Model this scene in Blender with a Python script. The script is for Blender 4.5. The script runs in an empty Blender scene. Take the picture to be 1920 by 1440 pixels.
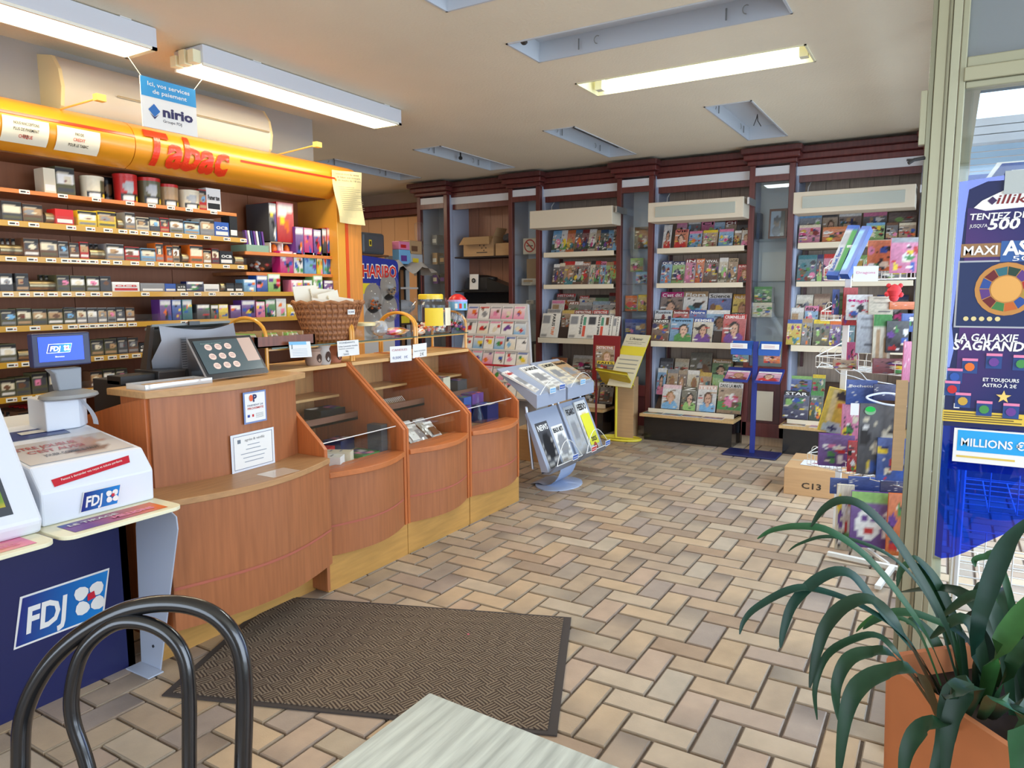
import bpy, math, random
from mathutils import Vector, Matrix
SC=bpy.context.scene
COL=bpy.context.collection
R=math.radians
# ---------------- camera, light, exposure ----------------
cam_d=bpy.data.cameras.new('camera'); cam=bpy.data.objects.new('camera',cam_d); COL.objects.link(cam); SC.camera=cam
cam_d.lens=1350/1920*36; cam_d.sensor_width=36; cam_d.clip_start=.05; cam_d.clip_end=200
_y,_p,_r=R(31.07),R(7.06),R(-.27)
_f=Vector((math.cos(_y)*math.cos(_p),math.sin(_y)*math.cos(_p),-math.sin(_p)))
_rt=Vector((math.sin(_y),-math.cos(_y),0)); _up=_rt.cross(_f)
_rr=_rt*math.cos(_r)+_up*math.sin(_r); _uu=_up*math.cos(_r)-_rt*math.sin(_r)
M4=Matrix((( _rr.x,_uu.x,-_f.x,0),(_rr.y,_uu.y,-_f.y,0),(_rr.z,_uu.z,-_f.z,1.55),(0,0,0,1)))
cam.matrix_world=M4
W=bpy.data.worlds.new('world'); SC.world=W; W.use_nodes=True
_bg=W.node_tree.nodes['Background']; _bg.inputs[0].default_value=(.62,.78,1,1); _bg.inputs[1].default_value=2.3
SC.view_settings.view_transform='Standard'; SC.view_settings.look='None'; SC.view_settings.gamma=1; SC.view_settings.use_curve_mapping=False
SC.view_settings.exposure=0.32
SC.cycles.use_denoising=True; SC.cycles.max_bounces=7; SC.cycles.diffuse_bounces=4; SC.cycles.transparent_max_bounces=16; SC.cycles.caustics_reflective=False; SC.cycles.caustics_refractive=False; SC.cycles.sample_clamp_indirect=4
def area(name,loc,rot,sx,sy,power,col):
    l=bpy.data.lights.new(name,'AREA'); l.shape='RECTANGLE'; l.size=sx; l.size_y=sy; l.energy=power; l.color=col
    o=bpy.data.objects.new(name,l); COL.objects.link(o); o.location=loc; o.rotation_euler=rot; return o
# daylight entering by the shop windows behind the camera and on the street side
area('daylight_front_window',(-2.95,0.9,1.55),(0,R(-90),0),2.3,3.6,60,(.84,.92,1))
area('daylight_street_window',(1.0,-2.45,1.6),(R(90),0,0),3.0,2.3,78,(.78,.88,1))
area('daylight_entrance',(5.3,-0.8,1.25),(R(62),0,0),3.6,1.5,84,(.66,.81,1))
area('passage_ceiling_light',(5.9,6.5,2.93),(0,0,0),1.2,.4,26,(1,.84,.62))
# ---------------- colours and materials ----------------
def lin(c):
    c=c/255. if c>1 else c
    return c/12.92 if c<=.04045 else ((c+.055)/1.055)**2.4
def srgb(r,g=None,b=None):
    if g is None: r,g,b=r
    return (lin(r/255),lin(g/255),lin(b/255))
MATS={}
def nd(nt,t,x=0,y=0):
    n=nt.nodes.new(t); n.location=(x,y); return n
def mat(name,rough=.6,metal=0,spec=.5,noise=None,bump=None,coat=0,emit=0,sss=0):
    """noise=(scale xyz, amount, detail); bump=(scale xyz, strength, distance)"""
    if name in MATS: return MATS[name]
    m=bpy.data.materials.new(name); m.use_nodes=True; nt=m.node_tree; b=nt.nodes['Principled BSDF']
    a=nd(nt,'ShaderNodeAttribute',-900,0); a.attribute_name='Col'
    b.inputs['Roughness'].default_value=rough; b.inputs['Metallic'].default_value=metal
    b.inputs['Specular IOR Level'].default_value=spec
    if coat: b.inputs['Coat Weight'].default_value=coat; b.inputs['Coat Roughness'].default_value=.08
    col=a.outputs['Color']
    tc=None
    def coord(sc):
        g=nd(nt,'ShaderNodeNewGeometry',-1300,-300); mp=nd(nt,'ShaderNodeMapping',-1100,-300)
        mp.inputs['Scale'].default_value=sc; nt.links.new(g.outputs['Position'],mp.inputs[0]); return mp.outputs[0]
    if noise:
        n=nd(nt,'ShaderNodeTexNoise',-900,-300); n.inputs['Scale'].default_value=1; n.inputs['Detail'].default_value=noise[2]
        nt.links.new(coord(noise[0]),n.inputs['Vector'])
        mr=nd(nt,'ShaderNodeMapRange',-700,-300); mr.inputs[1].default_value=.3; mr.inputs[2].default_value=.7
        mr.inputs[3].default_value=1-noise[1]; mr.inputs[4].default_value=1+noise[1]
        nt.links.new(n.outputs[0],mr.inputs[0])
        mx=nd(nt,'ShaderNodeVectorMath',-500,0); mx.operation='SCALE'
        nt.links.new(col,mx.inputs[0]); nt.links.new(mr.outputs[0],mx.inputs['Scale']); col=mx.outputs[0]
    nt.links.new(col,b.inputs['Base Color'])
    if emit:
        nt.links.new(col,b.inputs['Emission Color']); b.inputs['Emission Strength'].default_value=emit
    if bump:
        n=nd(nt,'ShaderNodeTexNoise',-900,-600); n.inputs['Scale'].default_value=1; n.inputs['Detail'].default_value=3
        nt.links.new(coord(bump[0]),n.inputs['Vector'])
        bp=nd(nt,'ShaderNodeBump',-500,-600); bp.inputs['Strength'].default_value=bump[1]; bp.inputs['Distance'].default_value=bump[2]
        nt.links.new(n.outputs[0],bp.inputs['Height']); nt.links.new(bp.outputs[0],b.inputs['Normal'])
    MATS[name]=m; return m
def glassmat(name,tint=(1,1,1),refl=.08,alpha=.0,rough=.02):
    m=bpy.data.materials.new(name); m.use_nodes=True; nt=m.node_tree
    for n in list(nt.nodes): nt.nodes.remove(n)
    o=nd(nt,'ShaderNodeOutputMaterial'); t=nd(nt,'ShaderNodeBsdfTransparent'); t.inputs[0].default_value=(*tint,1)
    g=nd(nt,'ShaderNodeBsdfGlossy'); g.inputs['Roughness'].default_value=rough; g.inputs[0].default_value=(.9,.95,1,1)
    fr=nd(nt,'ShaderNodeLayerWeight'); pw=nd(nt,'ShaderNodeMath'); pw.operation='POWER'; pw.inputs[1].default_value=4
    nt.links.new(fr.outputs['Facing'],pw.inputs[0])
    ad=nd(nt,'ShaderNodeMath'); ad.operation='MULTIPLY_ADD'; ad.inputs[1].default_value=.6; ad.inputs[2].default_value=.04+refl
    nt.links.new(pw.outputs[0],ad.inputs[0])
    mx=nd(nt,'ShaderNodeMixShader'); nt.links.new(ad.outputs[0],mx.inputs[0]); nt.links.new(t.outputs[0],mx.inputs[1]); nt.links.new(g.outputs[0],mx.inputs[2])
    last=mx.outputs[0]
    if alpha:
        d=nd(nt,'ShaderNodeBsdfDiffuse'); a=nd(nt,'ShaderNodeAttribute'); a.attribute_name='Col'; nt.links.new(a.outputs['Color'],d.inputs[0])
        m2=nd(nt,'ShaderNodeMixShader'); m2.inputs[0].default_value=alpha; nt.links.new(last,m2.inputs[1]); nt.links.new(d.outputs[0],m2.inputs[2]); last=m2.outputs[0]
    nt.links.new(last,o.inputs[0]); MATS[name]=m; return m
MATTE=mat('matte_paint',.75,spec=.3)
PAPER=mat('printed_paper',.45,spec=.35)
GLOSSY=mat('glossy_print',.18,spec=.6)
PLAST=mat('smooth_plastic',.35)
FILMY=mat('plastic_wrap',.12,spec=.9,coat=.6,bump=((35,35,35),.5,.01))
METAL=mat('brushed_metal',.35,metal=.85)
BLACKM=mat('black_lacquer',.22,spec=.6,coat=.4)
BEECH=mat('beech_wood',.38,spec=.45,noise=((60,60,3.5),.13,6))
BEECHH=mat('beech_top',.42,spec=.4,noise=((5,70,40),.12,6))
OAK=mat('grey_oak_laminate',.5,spec=.4,noise=((5,70,5),.26,8))
MAHO=mat('mahogany_wood',.33,spec=.5,noise=((45,45,3),.22,5))
GOLD=mat('gold_lacquer',.3,spec=.5,coat=.25)
CEIL=mat('ceiling_plaster',.55,spec=.3,noise=((1.2,1.2,1.2),.04,4),bump=((60,60,60),.25,.01))
WALLM=mat('wall_paint',.8,noise=((2,2,2),.05,4))
BRICK=mat('clay_paver',.42,spec=.45,noise=((9,9,9),.10,8),bump=((140,140,140),.25,.003))
GROUT=mat('grout',.9,noise=((30,30,30),.15,4))
CARD=mat('cardboard',.85,spec=.15,noise=((4,4,60),.05,4))
WICK=mat('wicker',.6,noise=((80,80,80),.25,3))
LEAF=mat('leaf',.45,spec=.35,noise=((25,25,25),.15,4))
TOYP=mat('toy_print',.4,spec=.35)
TERRA=mat('terracotta',.8,noise=((6,6,6),.08,6))
ALU=mat('champagne_aluminium',.38,metal=.35,spec=.5)
LAMP=mat('fluorescent_glow',.5,emit=6)
SCREEN=mat('screen_glow',.3,emit=1.3)
DULLSCR=mat('dim_screen',.2,spec=.6,emit=.25)
GLASS=glassmat('clear_glass',(.97,.985,.98),-.01)
ACRYL=glassmat('clear_acrylic',(.97,.98,.98),-.015,.012)
STRIP=glassmat('clear_strip',(.96,.96,.96),-.04,.02,.2)
BLUEF=glassmat('blue_window_film',(.13,.30,.95),.05,.10)
# ---------------- mesh builder ----------------
class MB:
    def __init__(s): s.v=[];s.f=[];s.c=[]
    def add(s,vs,fs,col):
        o=len(s.v); s.v.extend([tuple(v) for v in vs])
        pv=(len(col)==len(vs) and hasattr(col[0],'__len__'))
        for f in fs:
            s.f.append([i+o for i in f]); s.c.append([col[i] for i in f] if pv else [col]*len(f))
        return s
    def box(s,a,b,col):
        x0,y0,z0=a;x1,y1,z1=b
        x0,x1=min(x0,x1),max(x0,x1);y0,y1=min(y0,y1),max(y0,y1);z0,z1=min(z0,z1),max(z0,z1)
        return s.add([(x0,y0,z0),(x1,y0,z0),(x1,y1,z0),(x0,y1,z0),(x0,y0,z1),(x1,y0,z1),(x1,y1,z1),(x0,y1,z1)],
          [(0,3,2,1),(4,5,6,7),(0,1,5,4),(1,2,6,5),(2,3,7,6),(3,0,4,7)],col)
    def fbox(s,P,U,Wv,w,h,d,col,back=None):
        P=Vector(P);U=Vector(U);Wv=Vector(Wv);N=U.cross(Wv)
        q=[P,P+U*w,P+U*w+Wv*h,P+Wv*h]; r=[p-N*d for p in q]
        s.add(q,[(0,1,2,3)],col); return s.add(q+r,[(5,4,7,6),(1,5,6,2),(4,0,3,7),(3,2,6,7),(4,5,1,0)],back or col)
    def quad(s,P,U,Wv,w,h,col,off=.001):
        P=Vector(P);U=Vector(U);Wv=Vector(Wv);P=P+U.cross(Wv)*off
        return s.add([P,P+U*w,P+U*w+Wv*h,P+Wv*h],[(0,1,2,3)],col)
    def poly(s,pts,col): return s.add(pts,[tuple(range(len(pts)))],col)
    def prism(s,pts,ext,col):
        e=Vector(ext);n=len(pts);p=[Vector(q) for q in pts]
        return s.add(p+[q+e for q in p],[tuple(range(n))[::-1],tuple(range(n,2*n))]+[(i,(i+1)%n,n+(i+1)%n,n+i) for i in range(n)],col)
    def tube(s,path,r,col,n=8,closed=False,caps=True):
        P=[Vector(p) for p in path]; m=len(P); rr=r if hasattr(r,'__len__') else [r]*m
        vs=[];prev=None
        for i,p in enumerate(P):
            t=(P[(i+1)%m]-P[i-1]) if closed else (P[min(i+1,m-1)]-P[max(i-1,0)])
            t.normalize()
            if prev is None:
                a=Vector((0,0,1)) if abs(t.z)<.9 else Vector((1,0,0)); u=t.cross(a).normalized()
            else:
                u=(prev-t*prev.dot(t))
                u=u.normalized() if u.length>1e-6 else t.cross(Vector((0,0,1))).normalized()
            prev=u; w=t.cross(u)
            for k in range(n):
                an=2*math.pi*k/n; vs.append(p+(u*math.cos(an)+w*math.sin(an))*rr[i])
        fs=[]
        for i in range(m if closed else m-1):
            j=(i+1)%m
            for k in range(n): fs.append((i*n+k,i*n+(k+1)%n,j*n+(k+1)%n,j*n+k))
        if caps and not closed: fs+= [tuple(range(n))[::-1],tuple(range((m-1)*n,m*n))]
        return s.add(vs,fs,col)
    def lathe(s,c,prof,col,n=20,sx=1,sy=1):
        cx,cy,cz=c; vs=[];m=len(prof)
        for (r,z) in prof:
            for k in range(n):
                a=2*math.pi*k/n; vs.append((cx+r*sx*math.cos(a),cy+r*sy*math.sin(a),cz+z))
        fs=[(i*n+k,i*n+(k+1)%n,(i+1)*n+(k+1)%n,(i+1)*n+k) for i in range(m-1) for k in range(n)]
        if prof[0][0]>1e-4: fs.append(tuple(range(n))[::-1])
        if prof[-1][0]>1e-4: fs.append(tuple(range((m-1)*n,m*n)))
        if callable(col): cc=[col(i) for i in range(m) for k in range(n)]
        else: cc=col
        return s.add(vs,fs,cc)
    def sweep(s,rows,col,closed=False):
        """rows: list of equally long point lists -> skin"""
        m=len(rows);n=len(rows[0]); vs=[p for r in rows for p in r]
        fs=[(i*n+k,i*n+k+1,(i+1)*n+k+1,(i+1)*n+k) for i in range(m-1) for k in range(n-1)]
        return s.add(vs,fs,col)
    def art(s,P,U,Wv,w,h,nx,ny,fn,off=.0012,sharp=False):
        P=Vector(P);U=Vector(U);Wv=Vector(Wv);P=P+U.cross(Wv)*off
        if sharp:
            for j in range(ny):
                for i in range(nx):
                    c=fn((i+.5)/nx,(j+.5)/ny)
                    if c is None: continue
                    a=P+U*(w*i/nx)+Wv*(h*j/ny)
                    s.add([a,a+U*(w/nx),a+U*(w/nx)+Wv*(h/ny),a+Wv*(h/ny)],[(0,1,2,3)],c)
            return s
        vs=[];cs=[]
        for j in range(ny+1):
            for i in range(nx+1):
                vs.append(P+U*(w*i/nx)+Wv*(h*j/ny)); cs.append(fn(i/nx,j/ny))
        fs=[(j*(nx+1)+i,j*(nx+1)+i+1,(j+1)*(nx+1)+i+1,(j+1)*(nx+1)+i) for j in range(ny) for i in range(nx)]
        return s.add(vs,fs,cs)
    def text(s,t,P,U,Wv,h,col,w=None,al='l',bold=.0,shear=0,off=.002,vc=False,f=None):
        vs,fs,tw=glyphs(t,bold,shear)
        if not vs: return s
        P=Vector(P);U=Vector(U);Wv=Vector(Wv);N=U.cross(Wv)
        sy=h/.7; sx=sy
        if w is not None: sx=w/tw
        ox={'l':0,'c':-tw*sx/2,'r':-tw*sx}[al]
        if f: return s.add([f(x*sx+ox,y*sy) for x,y in vs],fs,col)
        return s.add([P+U*(x*sx+ox)+Wv*(y*sy)+N*off for x,y in vs],fs,col)
    def build(s,name,m,parent=None,smooth=False,bevel=0,keep=False,**tags):
        me=bpy.data.meshes.new(name)
        if keep: org=Vector((0,0,0))
        else:
            xs=[v[0] for v in s.v];ys=[v[1] for v in s.v];zs=[v[2] for v in s.v]
            org=Vector(((min(xs)+max(xs))/2,(min(ys)+max(ys))/2,min(zs)))
        me.from_pydata([(v[0]-org.x,v[1]-org.y,v[2]-org.z) for v in s.v],[],s.f)
        ca=me.color_attributes.new('Col','FLOAT_COLOR','CORNER')
        buf=[]
        for cl in s.c:
            for c in cl: buf.extend((c[0],c[1],c[2],1.0))
        ca.data.foreach_set('color',buf)
        me.materials.append(m)
        if smooth:
            me.polygons.foreach_set('use_smooth',[True]*len(me.polygons))
            try: me.set_sharp_from_angle(angle=R(42))
            except Exception: pass
        o=bpy.data.objects.new(name,me); COL.objects.link(o)
        wp=Vector((0,0,0))
        q=parent
        while q is not None: wp+=q.location; q=q.parent
        o.location=org-wp
        if parent is not None: o.parent=parent
        if bevel:
            b=o.modifiers.new('bevel','BEVEL'); b.width=bevel; b.segments=2; b.limit_method='ANGLE'; b.angle_limit=R(40)
        for k,v in tags.items():
            if v is not None: o[{'cat':'category'}.get(k,k)]=v
        return o
GL={}
def finer(vs,fs,lim):
    vs=list(vs); out=[]; st=[]
    for f in fs:
        for k in range(1,len(f)-1): st.append((f[0],f[k],f[k+1]))
    while st:
        a,b,c=st.pop(); L=[((vs[p][0]-vs[q][0])**2+(vs[p][1]-vs[q][1])**2,p,q,r) for p,q,r in ((a,b,c),(b,c,a),(c,a,b))]
        m=max(L)
        if m[0]<lim*lim: out.append((a,b,c)); continue
        _,p,q,r=m; vs.append(((vs[p][0]+vs[q][0])/2,(vs[p][1]+vs[q][1])/2)); n=len(vs)-1; st+=[(p,n,r),(n,q,r)]
    return vs,out
def glyphs(t,bold=0,shear=0):
    k=(t,bold,shear)
    if k in GL: return GL[k]
    cu=bpy.data.curves.new('glyph','FONT'); cu.body=t; cu.size=1; cu.resolution_u=2; cu.offset=bold; cu.shear=shear; cu.fill_mode='FRONT'
    o=bpy.data.objects.new('glyph',cu); COL.objects.link(o)
    dg=bpy.context.evaluated_depsgraph_get(); me=bpy.data.meshes.new_from_object(o.evaluated_get(dg))
    vs=[(v.co.x,v.co.y) for v in me.vertices]; fs=[tuple(p.vertices) for p in me.polygons]
    bpy.data.objects.remove(o); bpy.data.curves.remove(cu); bpy.data.meshes.remove(me)
    if vs:
        mn=min(v[0] for v in vs); vs=[(x-mn,y) for x,y in vs]; w=max(v[0] for v in vs)
    else: w=1
    GL[k]=(vs,fs,w or 1); return GL[k]
def thing(name,loc,label,cat,group=None):
    o=bpy.data.objects.new(name,None); COL.objects.link(o); o.location=loc; o.empty_display_size=.1
    o['label']=label; o['category']=cat
    if group: o['group']=group
    return o
X_=Vector((1,0,0));Y_=Vector((0,1,0));Z_=Vector((0,0,1));NY=Vector((0,-1,0))
ORD=['first','second','third','fourth','fifth','sixth','seventh','eighth','ninth','tenth','eleventh','twelfth','thirteenth','fourteenth','fifteenth','sixteenth','seventeenth','eighteenth','nineteenth','twentieth','twenty-first','twenty-second','twenty-third','twenty-fourth','twenty-fifth']
CN={'white':(235,232,226),'black':(25,24,26),'red':(196,36,34),'dark red':(120,25,28),'orange':(226,112,35),'yellow':(236,204,50),'green':(70,140,70),'light green':(150,195,110),'dark green':(35,70,50),'blue':(45,85,165),'light blue':(120,175,215),'dark blue':(28,38,92),'teal':(50,120,130),'purple':(105,60,140),'pink':(226,130,165),'magenta':(200,40,120),'grey':(140,140,142),'dark grey':(70,70,74),'cream':(226,214,186),'brown':(110,75,52),'tan':(180,145,105),'gold':(200,160,60),'olive':(95,92,62),'silver':(175,176,178)}
def cc(n): return srgb(CN[n]) if isinstance(n,str) else srgb(n)
def mixc(a,b,t): return tuple(a[i]*(1-t)+b[i]*t for i in range(3))
def ops_fn(ops,rng=None,amp=0):
    def fn(u,v):
        c=(.5,.5,.5)
        for o in ops:
            k=o[0]
            if k=='g': c=mixc(o[1],o[2],v)
            elif k=='r':
                if o[1]<=u<=o[3] and o[2]<=v<=o[4]: c=o[5]
            elif k=='e':
                if ((u-o[1])/o[3])**2+((v-o[2])/o[4])**2<=1: c=o[5]
        if amp and rng:
            t=1+rng.uniform(-amp,amp); c=(c[0]*t,c[1]*t,c[2]*t)
        return c
    return fn
SKIN=[(214,168,140),(196,145,118),(226,184,158),(150,105,80)]
def mute(c,k=.30): return mixc(c,(.12,.10,.09),k)
def cover_ops(rng,mast,bg,style):
    o=_cover_ops(rng,mast,bg,style); r=[]
    for q in o:
        if q[0]=='g': r.append(('g',mute(q[1]),mute(q[2])))
        else: r.append(q[:-1]+(mute(q[-1],.22),))
    if style!='news':
        for _ in range(16):
            x=rng.uniform(0,.85);y=rng.uniform(.02,.78)
            if style=='face' and .25<x<.75 and .25<y<.7: continue
            r.append(('r',x,y,x+rng.uniform(.05,.22),y+rng.uniform(.015,.05),mute(cc(rng.choice(['white','black','cream','dark grey','brown','tan','red','dark blue','white','black'])),.15)))
    return r
def _cover_ops(rng,mast,bg,style):
    b=cc(bg); ops=[('g',mixc(b,(0,0,0),.35),mixc(b,(1,1,1),.18))]
    if style=='face':
        sk=srgb(rng.choice(SKIN)); hr=srgb(rng.choice([(40,28,22),(90,60,38),(160,120,70),(30,30,34)])); cl=cc(rng.choice(list(CN)))
        x=rng.uniform(.42,.62)
        ops+=[('e',x,.12,.42,.26,cl),('e',x,.50,.24,.24,hr),('e',x,.30,.08,.12,sk),('e',x+.01,.47,.165,.19,sk),('e',x-.06,.50,.03,.014,hr),('e',x+.07,.50,.03,.014,hr),('e',x,.38,.05,.018,srgb(150,60,60))]
    elif style=='scene':
        ops+=[('r',0,.1,1,.4,cc(rng.choice(['brown','olive','green','dark green','tan']))),('e',rng.uniform(.3,.7),.42,.3,.2,cc(rng.choice(list(CN)))),('e',rng.uniform(.2,.8),.3,.16,.12,cc(rng.choice(list(CN)))),('e',rng.uniform(.2,.8),.55,.12,.1,cc(rng.choice(list(CN))))]
    elif style=='many':
        for _ in range(9): ops.append(('e',rng.uniform(.1,.9),rng.uniform(.08,.72),rng.uniform(.06,.17),rng.uniform(.05,.13),cc(rng.choice(list(CN)))))
    elif style=='news':
        ops=[('g',srgb(214,208,196),srgb(222,216,205)),('r',.08,.5,.62,.78,cc(rng.choice(['grey','brown','dark grey','tan'])))]
        for i in range(6): ops.append(('r',.08 if i%2 else .56,.04+.07*i,.46 if i%2 else .94,.065+.07*i,srgb(90,88,86)))
    m=cc(mast)
    if style!='news': ops.append(('r',0,.82,1,1,m if rng.random()<.6 else mixc(b,m,.4)))
    else: ops.append(('r',.05,.84,.95,.97,m))
    if style in('face','scene','many'):
        for i in range(rng.randint(2,4)):
            y=rng.uniform(.05,.7); x=rng.choice([.04,.04,.6]); ops.append(('r',x,y,x+rng.uniform(.2,.36),y+.04,cc(rng.choice(['white','yellow','red','black','white']))))
    return ops
def sheet_frame(lean):
    return NY,Vector((math.sin(lean),0,math.cos(lean)))
TITLES={}
def magazine(P,U,Wv,w,h,rng,mast,bg,style,title,label,group,th=.004,name='magazine',cat='magazine',tcol=None,mat_=None,nx=16,ny=22,rot=False):
    b=MB(); b.fbox(P,U,Wv,w,h,th,cc('white'))
    ops=cover_ops(rng,mast,bg,style); b.art(P,U,Wv,w,h,nx,ny,ops_fn(ops,rng,.16))
    if title:
        lum=sum(CN[mast])/3 if isinstance(mast,str) else sum(mast)/3
        tc=cc(tcol) if tcol else (cc('white') if lum<150 else cc('black'))
        P2=Vector(P)+Vector(U)*(w*.06)+Vector(Wv)*(h*.85)
        b.text(title,P2,U,Wv,h*.105,tc,w=w*.86,bold=.02,off=.0022)
    return b.build(name,mat_ or PAPER,label=label,cat=cat,group=group)
# ---------------- the room ----------------
CZ=2.98
m=MB(); m.box((-3,-2.5,-.1),(8.2,7.5,-.012),srgb(112,98,86)); floor=m.build('floor',GROUT,kind='structure')
# herringbone clay pavers
s=.1262; J=.0058
X0,Y0=2.517,.922
rng=random.Random(7)
PAV=[(178,158,134),(174,152,126),(184,166,142),(168,148,126),(176,154,134),(164,138,112),(172,150,130),(182,160,132),(184,156,122)]
meshes={}
def paver_mesh(kind,k):
    if (kind,k) in meshes: return meshes[(kind,k)]
    r=random.Random(k*13+(1 if kind=='H' else 2)); w,l=(s-2*J,2*s-2*J)
    if kind=='V': w,l=l,w
    base=r.choice(PAV); base=(base[0],base[1]+1,base[2]+3); dark=r.random()<.28; hue=r.uniform(-10,10)
    b=MB(); nx,ny=(2,5) if kind=='H' else (5,2)
    de=r.choice([0,1]); dk=r.uniform(.25,.5)
    def fn(u,v):
        t=(v if kind=='H' else u); t=t if de else 1-t
        c=(base[0]+hue,base[1]+hue*.5,base[2])
        if dark: kk=max(0,1-t*1.7)*dk; c=tuple(c[i]*(1-kk)+(96,88,84)[i]*kk for i in range(3))
        return srgb(c)
    b.box((-w/2,-l/2,-.02),(w/2,l/2,-.002),srgb(base))
    ch=.004
    vs=[];cs=[]
    top=[(-w/2+ch,-l/2+ch),(w/2-ch,-l/2+ch),(w/2-ch,l/2-ch),(-w/2+ch,l/2-ch)]; bot=[(-w/2,-l/2),(w/2,-l/2),(w/2,l/2),(-w/2,l/2)]
    cb=srgb(tuple(q*.8 for q in base))
    b.add([(x,y,-.002) for x,y in bot]+[(x,y,0) for x,y in top],[(0,1,5,4),(1,2,6,5),(2,3,7,6),(3,0,4,7)],cb)
    b.art((-w/2+ch,-l/2+ch,0),X_,Y_,w-2*ch,l-2*ch,nx,ny,fn,off=0)
    o=b.build('brick',BRICK,keep=True); meshes[(kind,k)]=(o.data,b); bpy.data.objects.remove(o); return meshes[(kind,k)]
cells=[]
for i in range(-36,46):
    for j in range(-28,40):
        d=(i-j)%4
        if d==0: cells.append(('H',X0+(i+.5)*s,Y0+(j+1)*s))
        elif d==1: cells.append(('V',X0+(i+1)*s,Y0+(j+.5)*s))
def vis(x,y):
    v=Vector((x,y,0))-Vector((0,0,1.55)); d=v.dot(_f)
    if d<.3: return None
    a=v.dot(_rr)/d*1350; b_=v.dot(_uu)/d*1350
    if abs(a)>1000 or abs(b_)>760: return None
    return d
def covered(x,y):
    return (y>2.75 and x<4.62) or x>7.3 or (x<1.0 and y<.82 and x>.2) or (y>2.92 and x<1.6)
near=[];rest=[]
for c in cells:
    k,x,y=c
    if not(-1.2<x<7.95 and -1.6<y<(3.2 if x<4.4 else 5.6)): continue
    d=vis(x,y)
    if d is None or covered(x,y): rest.append(c)
    else: near.append((d,c))
near.sort(key=lambda q:q[0])
for d,(k,x,y) in near[:300]:
    me,_=paver_mesh(k,rng.randrange(14)); o=bpy.data.objects.new('brick',me); COL.objects.link(o); o.parent=floor
    o.location=Vector((x,y,rng.uniform(-.0015,.0008)))-floor.location
b=MB()
for k,x,y in [q[1] for q in near[300:]]+rest:
    _,mb=paver_mesh(k,rng.randrange(14)); o=len(b.v)
    b.v.extend([(v[0]+x,v[1]+y,v[2]) for v in mb.v]); b.f.extend([[i+o for i in f] for f in mb.f]); b.c.extend(mb.c)
b.build('paving_bricks',BRICK,parent=floor,kind='stuff')
# ceiling with recessed lamp openings cut out
RC=[(3.70,4.09,.77,2.26),(4.62,4.98,.79,2.27),(2.76,3.14,.77,2.27),(5.70,7.12,1.34,1.70),(5.75,7.2,2.83,3.14),(5.79,7.2,4.28,4.62),(5.72,7.2,5.62,5.96)]
xs=sorted({-3,8.2,2.66}|{r[0] for r in RC}|{r[1] for r in RC}); ys=sorted({-2.5,7.5,0}|{r[2] for r in RC}|{r[3] for r in RC})
b=MB(); cc_=srgb(237,225,200)
for i in range(len(xs)-1):
    for j in range(len(ys)-1):
        mx,my=(xs[i]+xs[i+1])/2,(ys[j]+ys[j+1])/2
        if any(r[0]<mx<r[1] and r[2]<my<r[3] for r in RC) or (mx>2.66 and my<0): continue
        b.add([(xs[i],ys[j],CZ),(xs[i],ys[j+1],CZ),(xs[i+1],ys[j+1],CZ),(xs[i+1],ys[j],CZ)],[(0,1,2,3)],cc_)
b.box((-3,0,CZ+.16),(8.2,7.5,CZ+.2),srgb(150,145,140)); b.box((-3,-2.5,CZ+.16),(2.66,0,CZ+.2),srgb(150,145,140))
b.build('ceiling',CEIL,kind='structure')
RN=['unlit recessed lamp box above the middle of the room','lit recessed tube lamp in the ceiling','unlit recessed lamp box nearest the hanging lamps, cut by the top edge','square-looking empty recess nearest the window post','narrow ceiling recess with a slatted insert, above the shelves','dark recessed lamp box near the cardboard boxes','farthest recessed lamp box, behind the tobacco sign']
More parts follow.
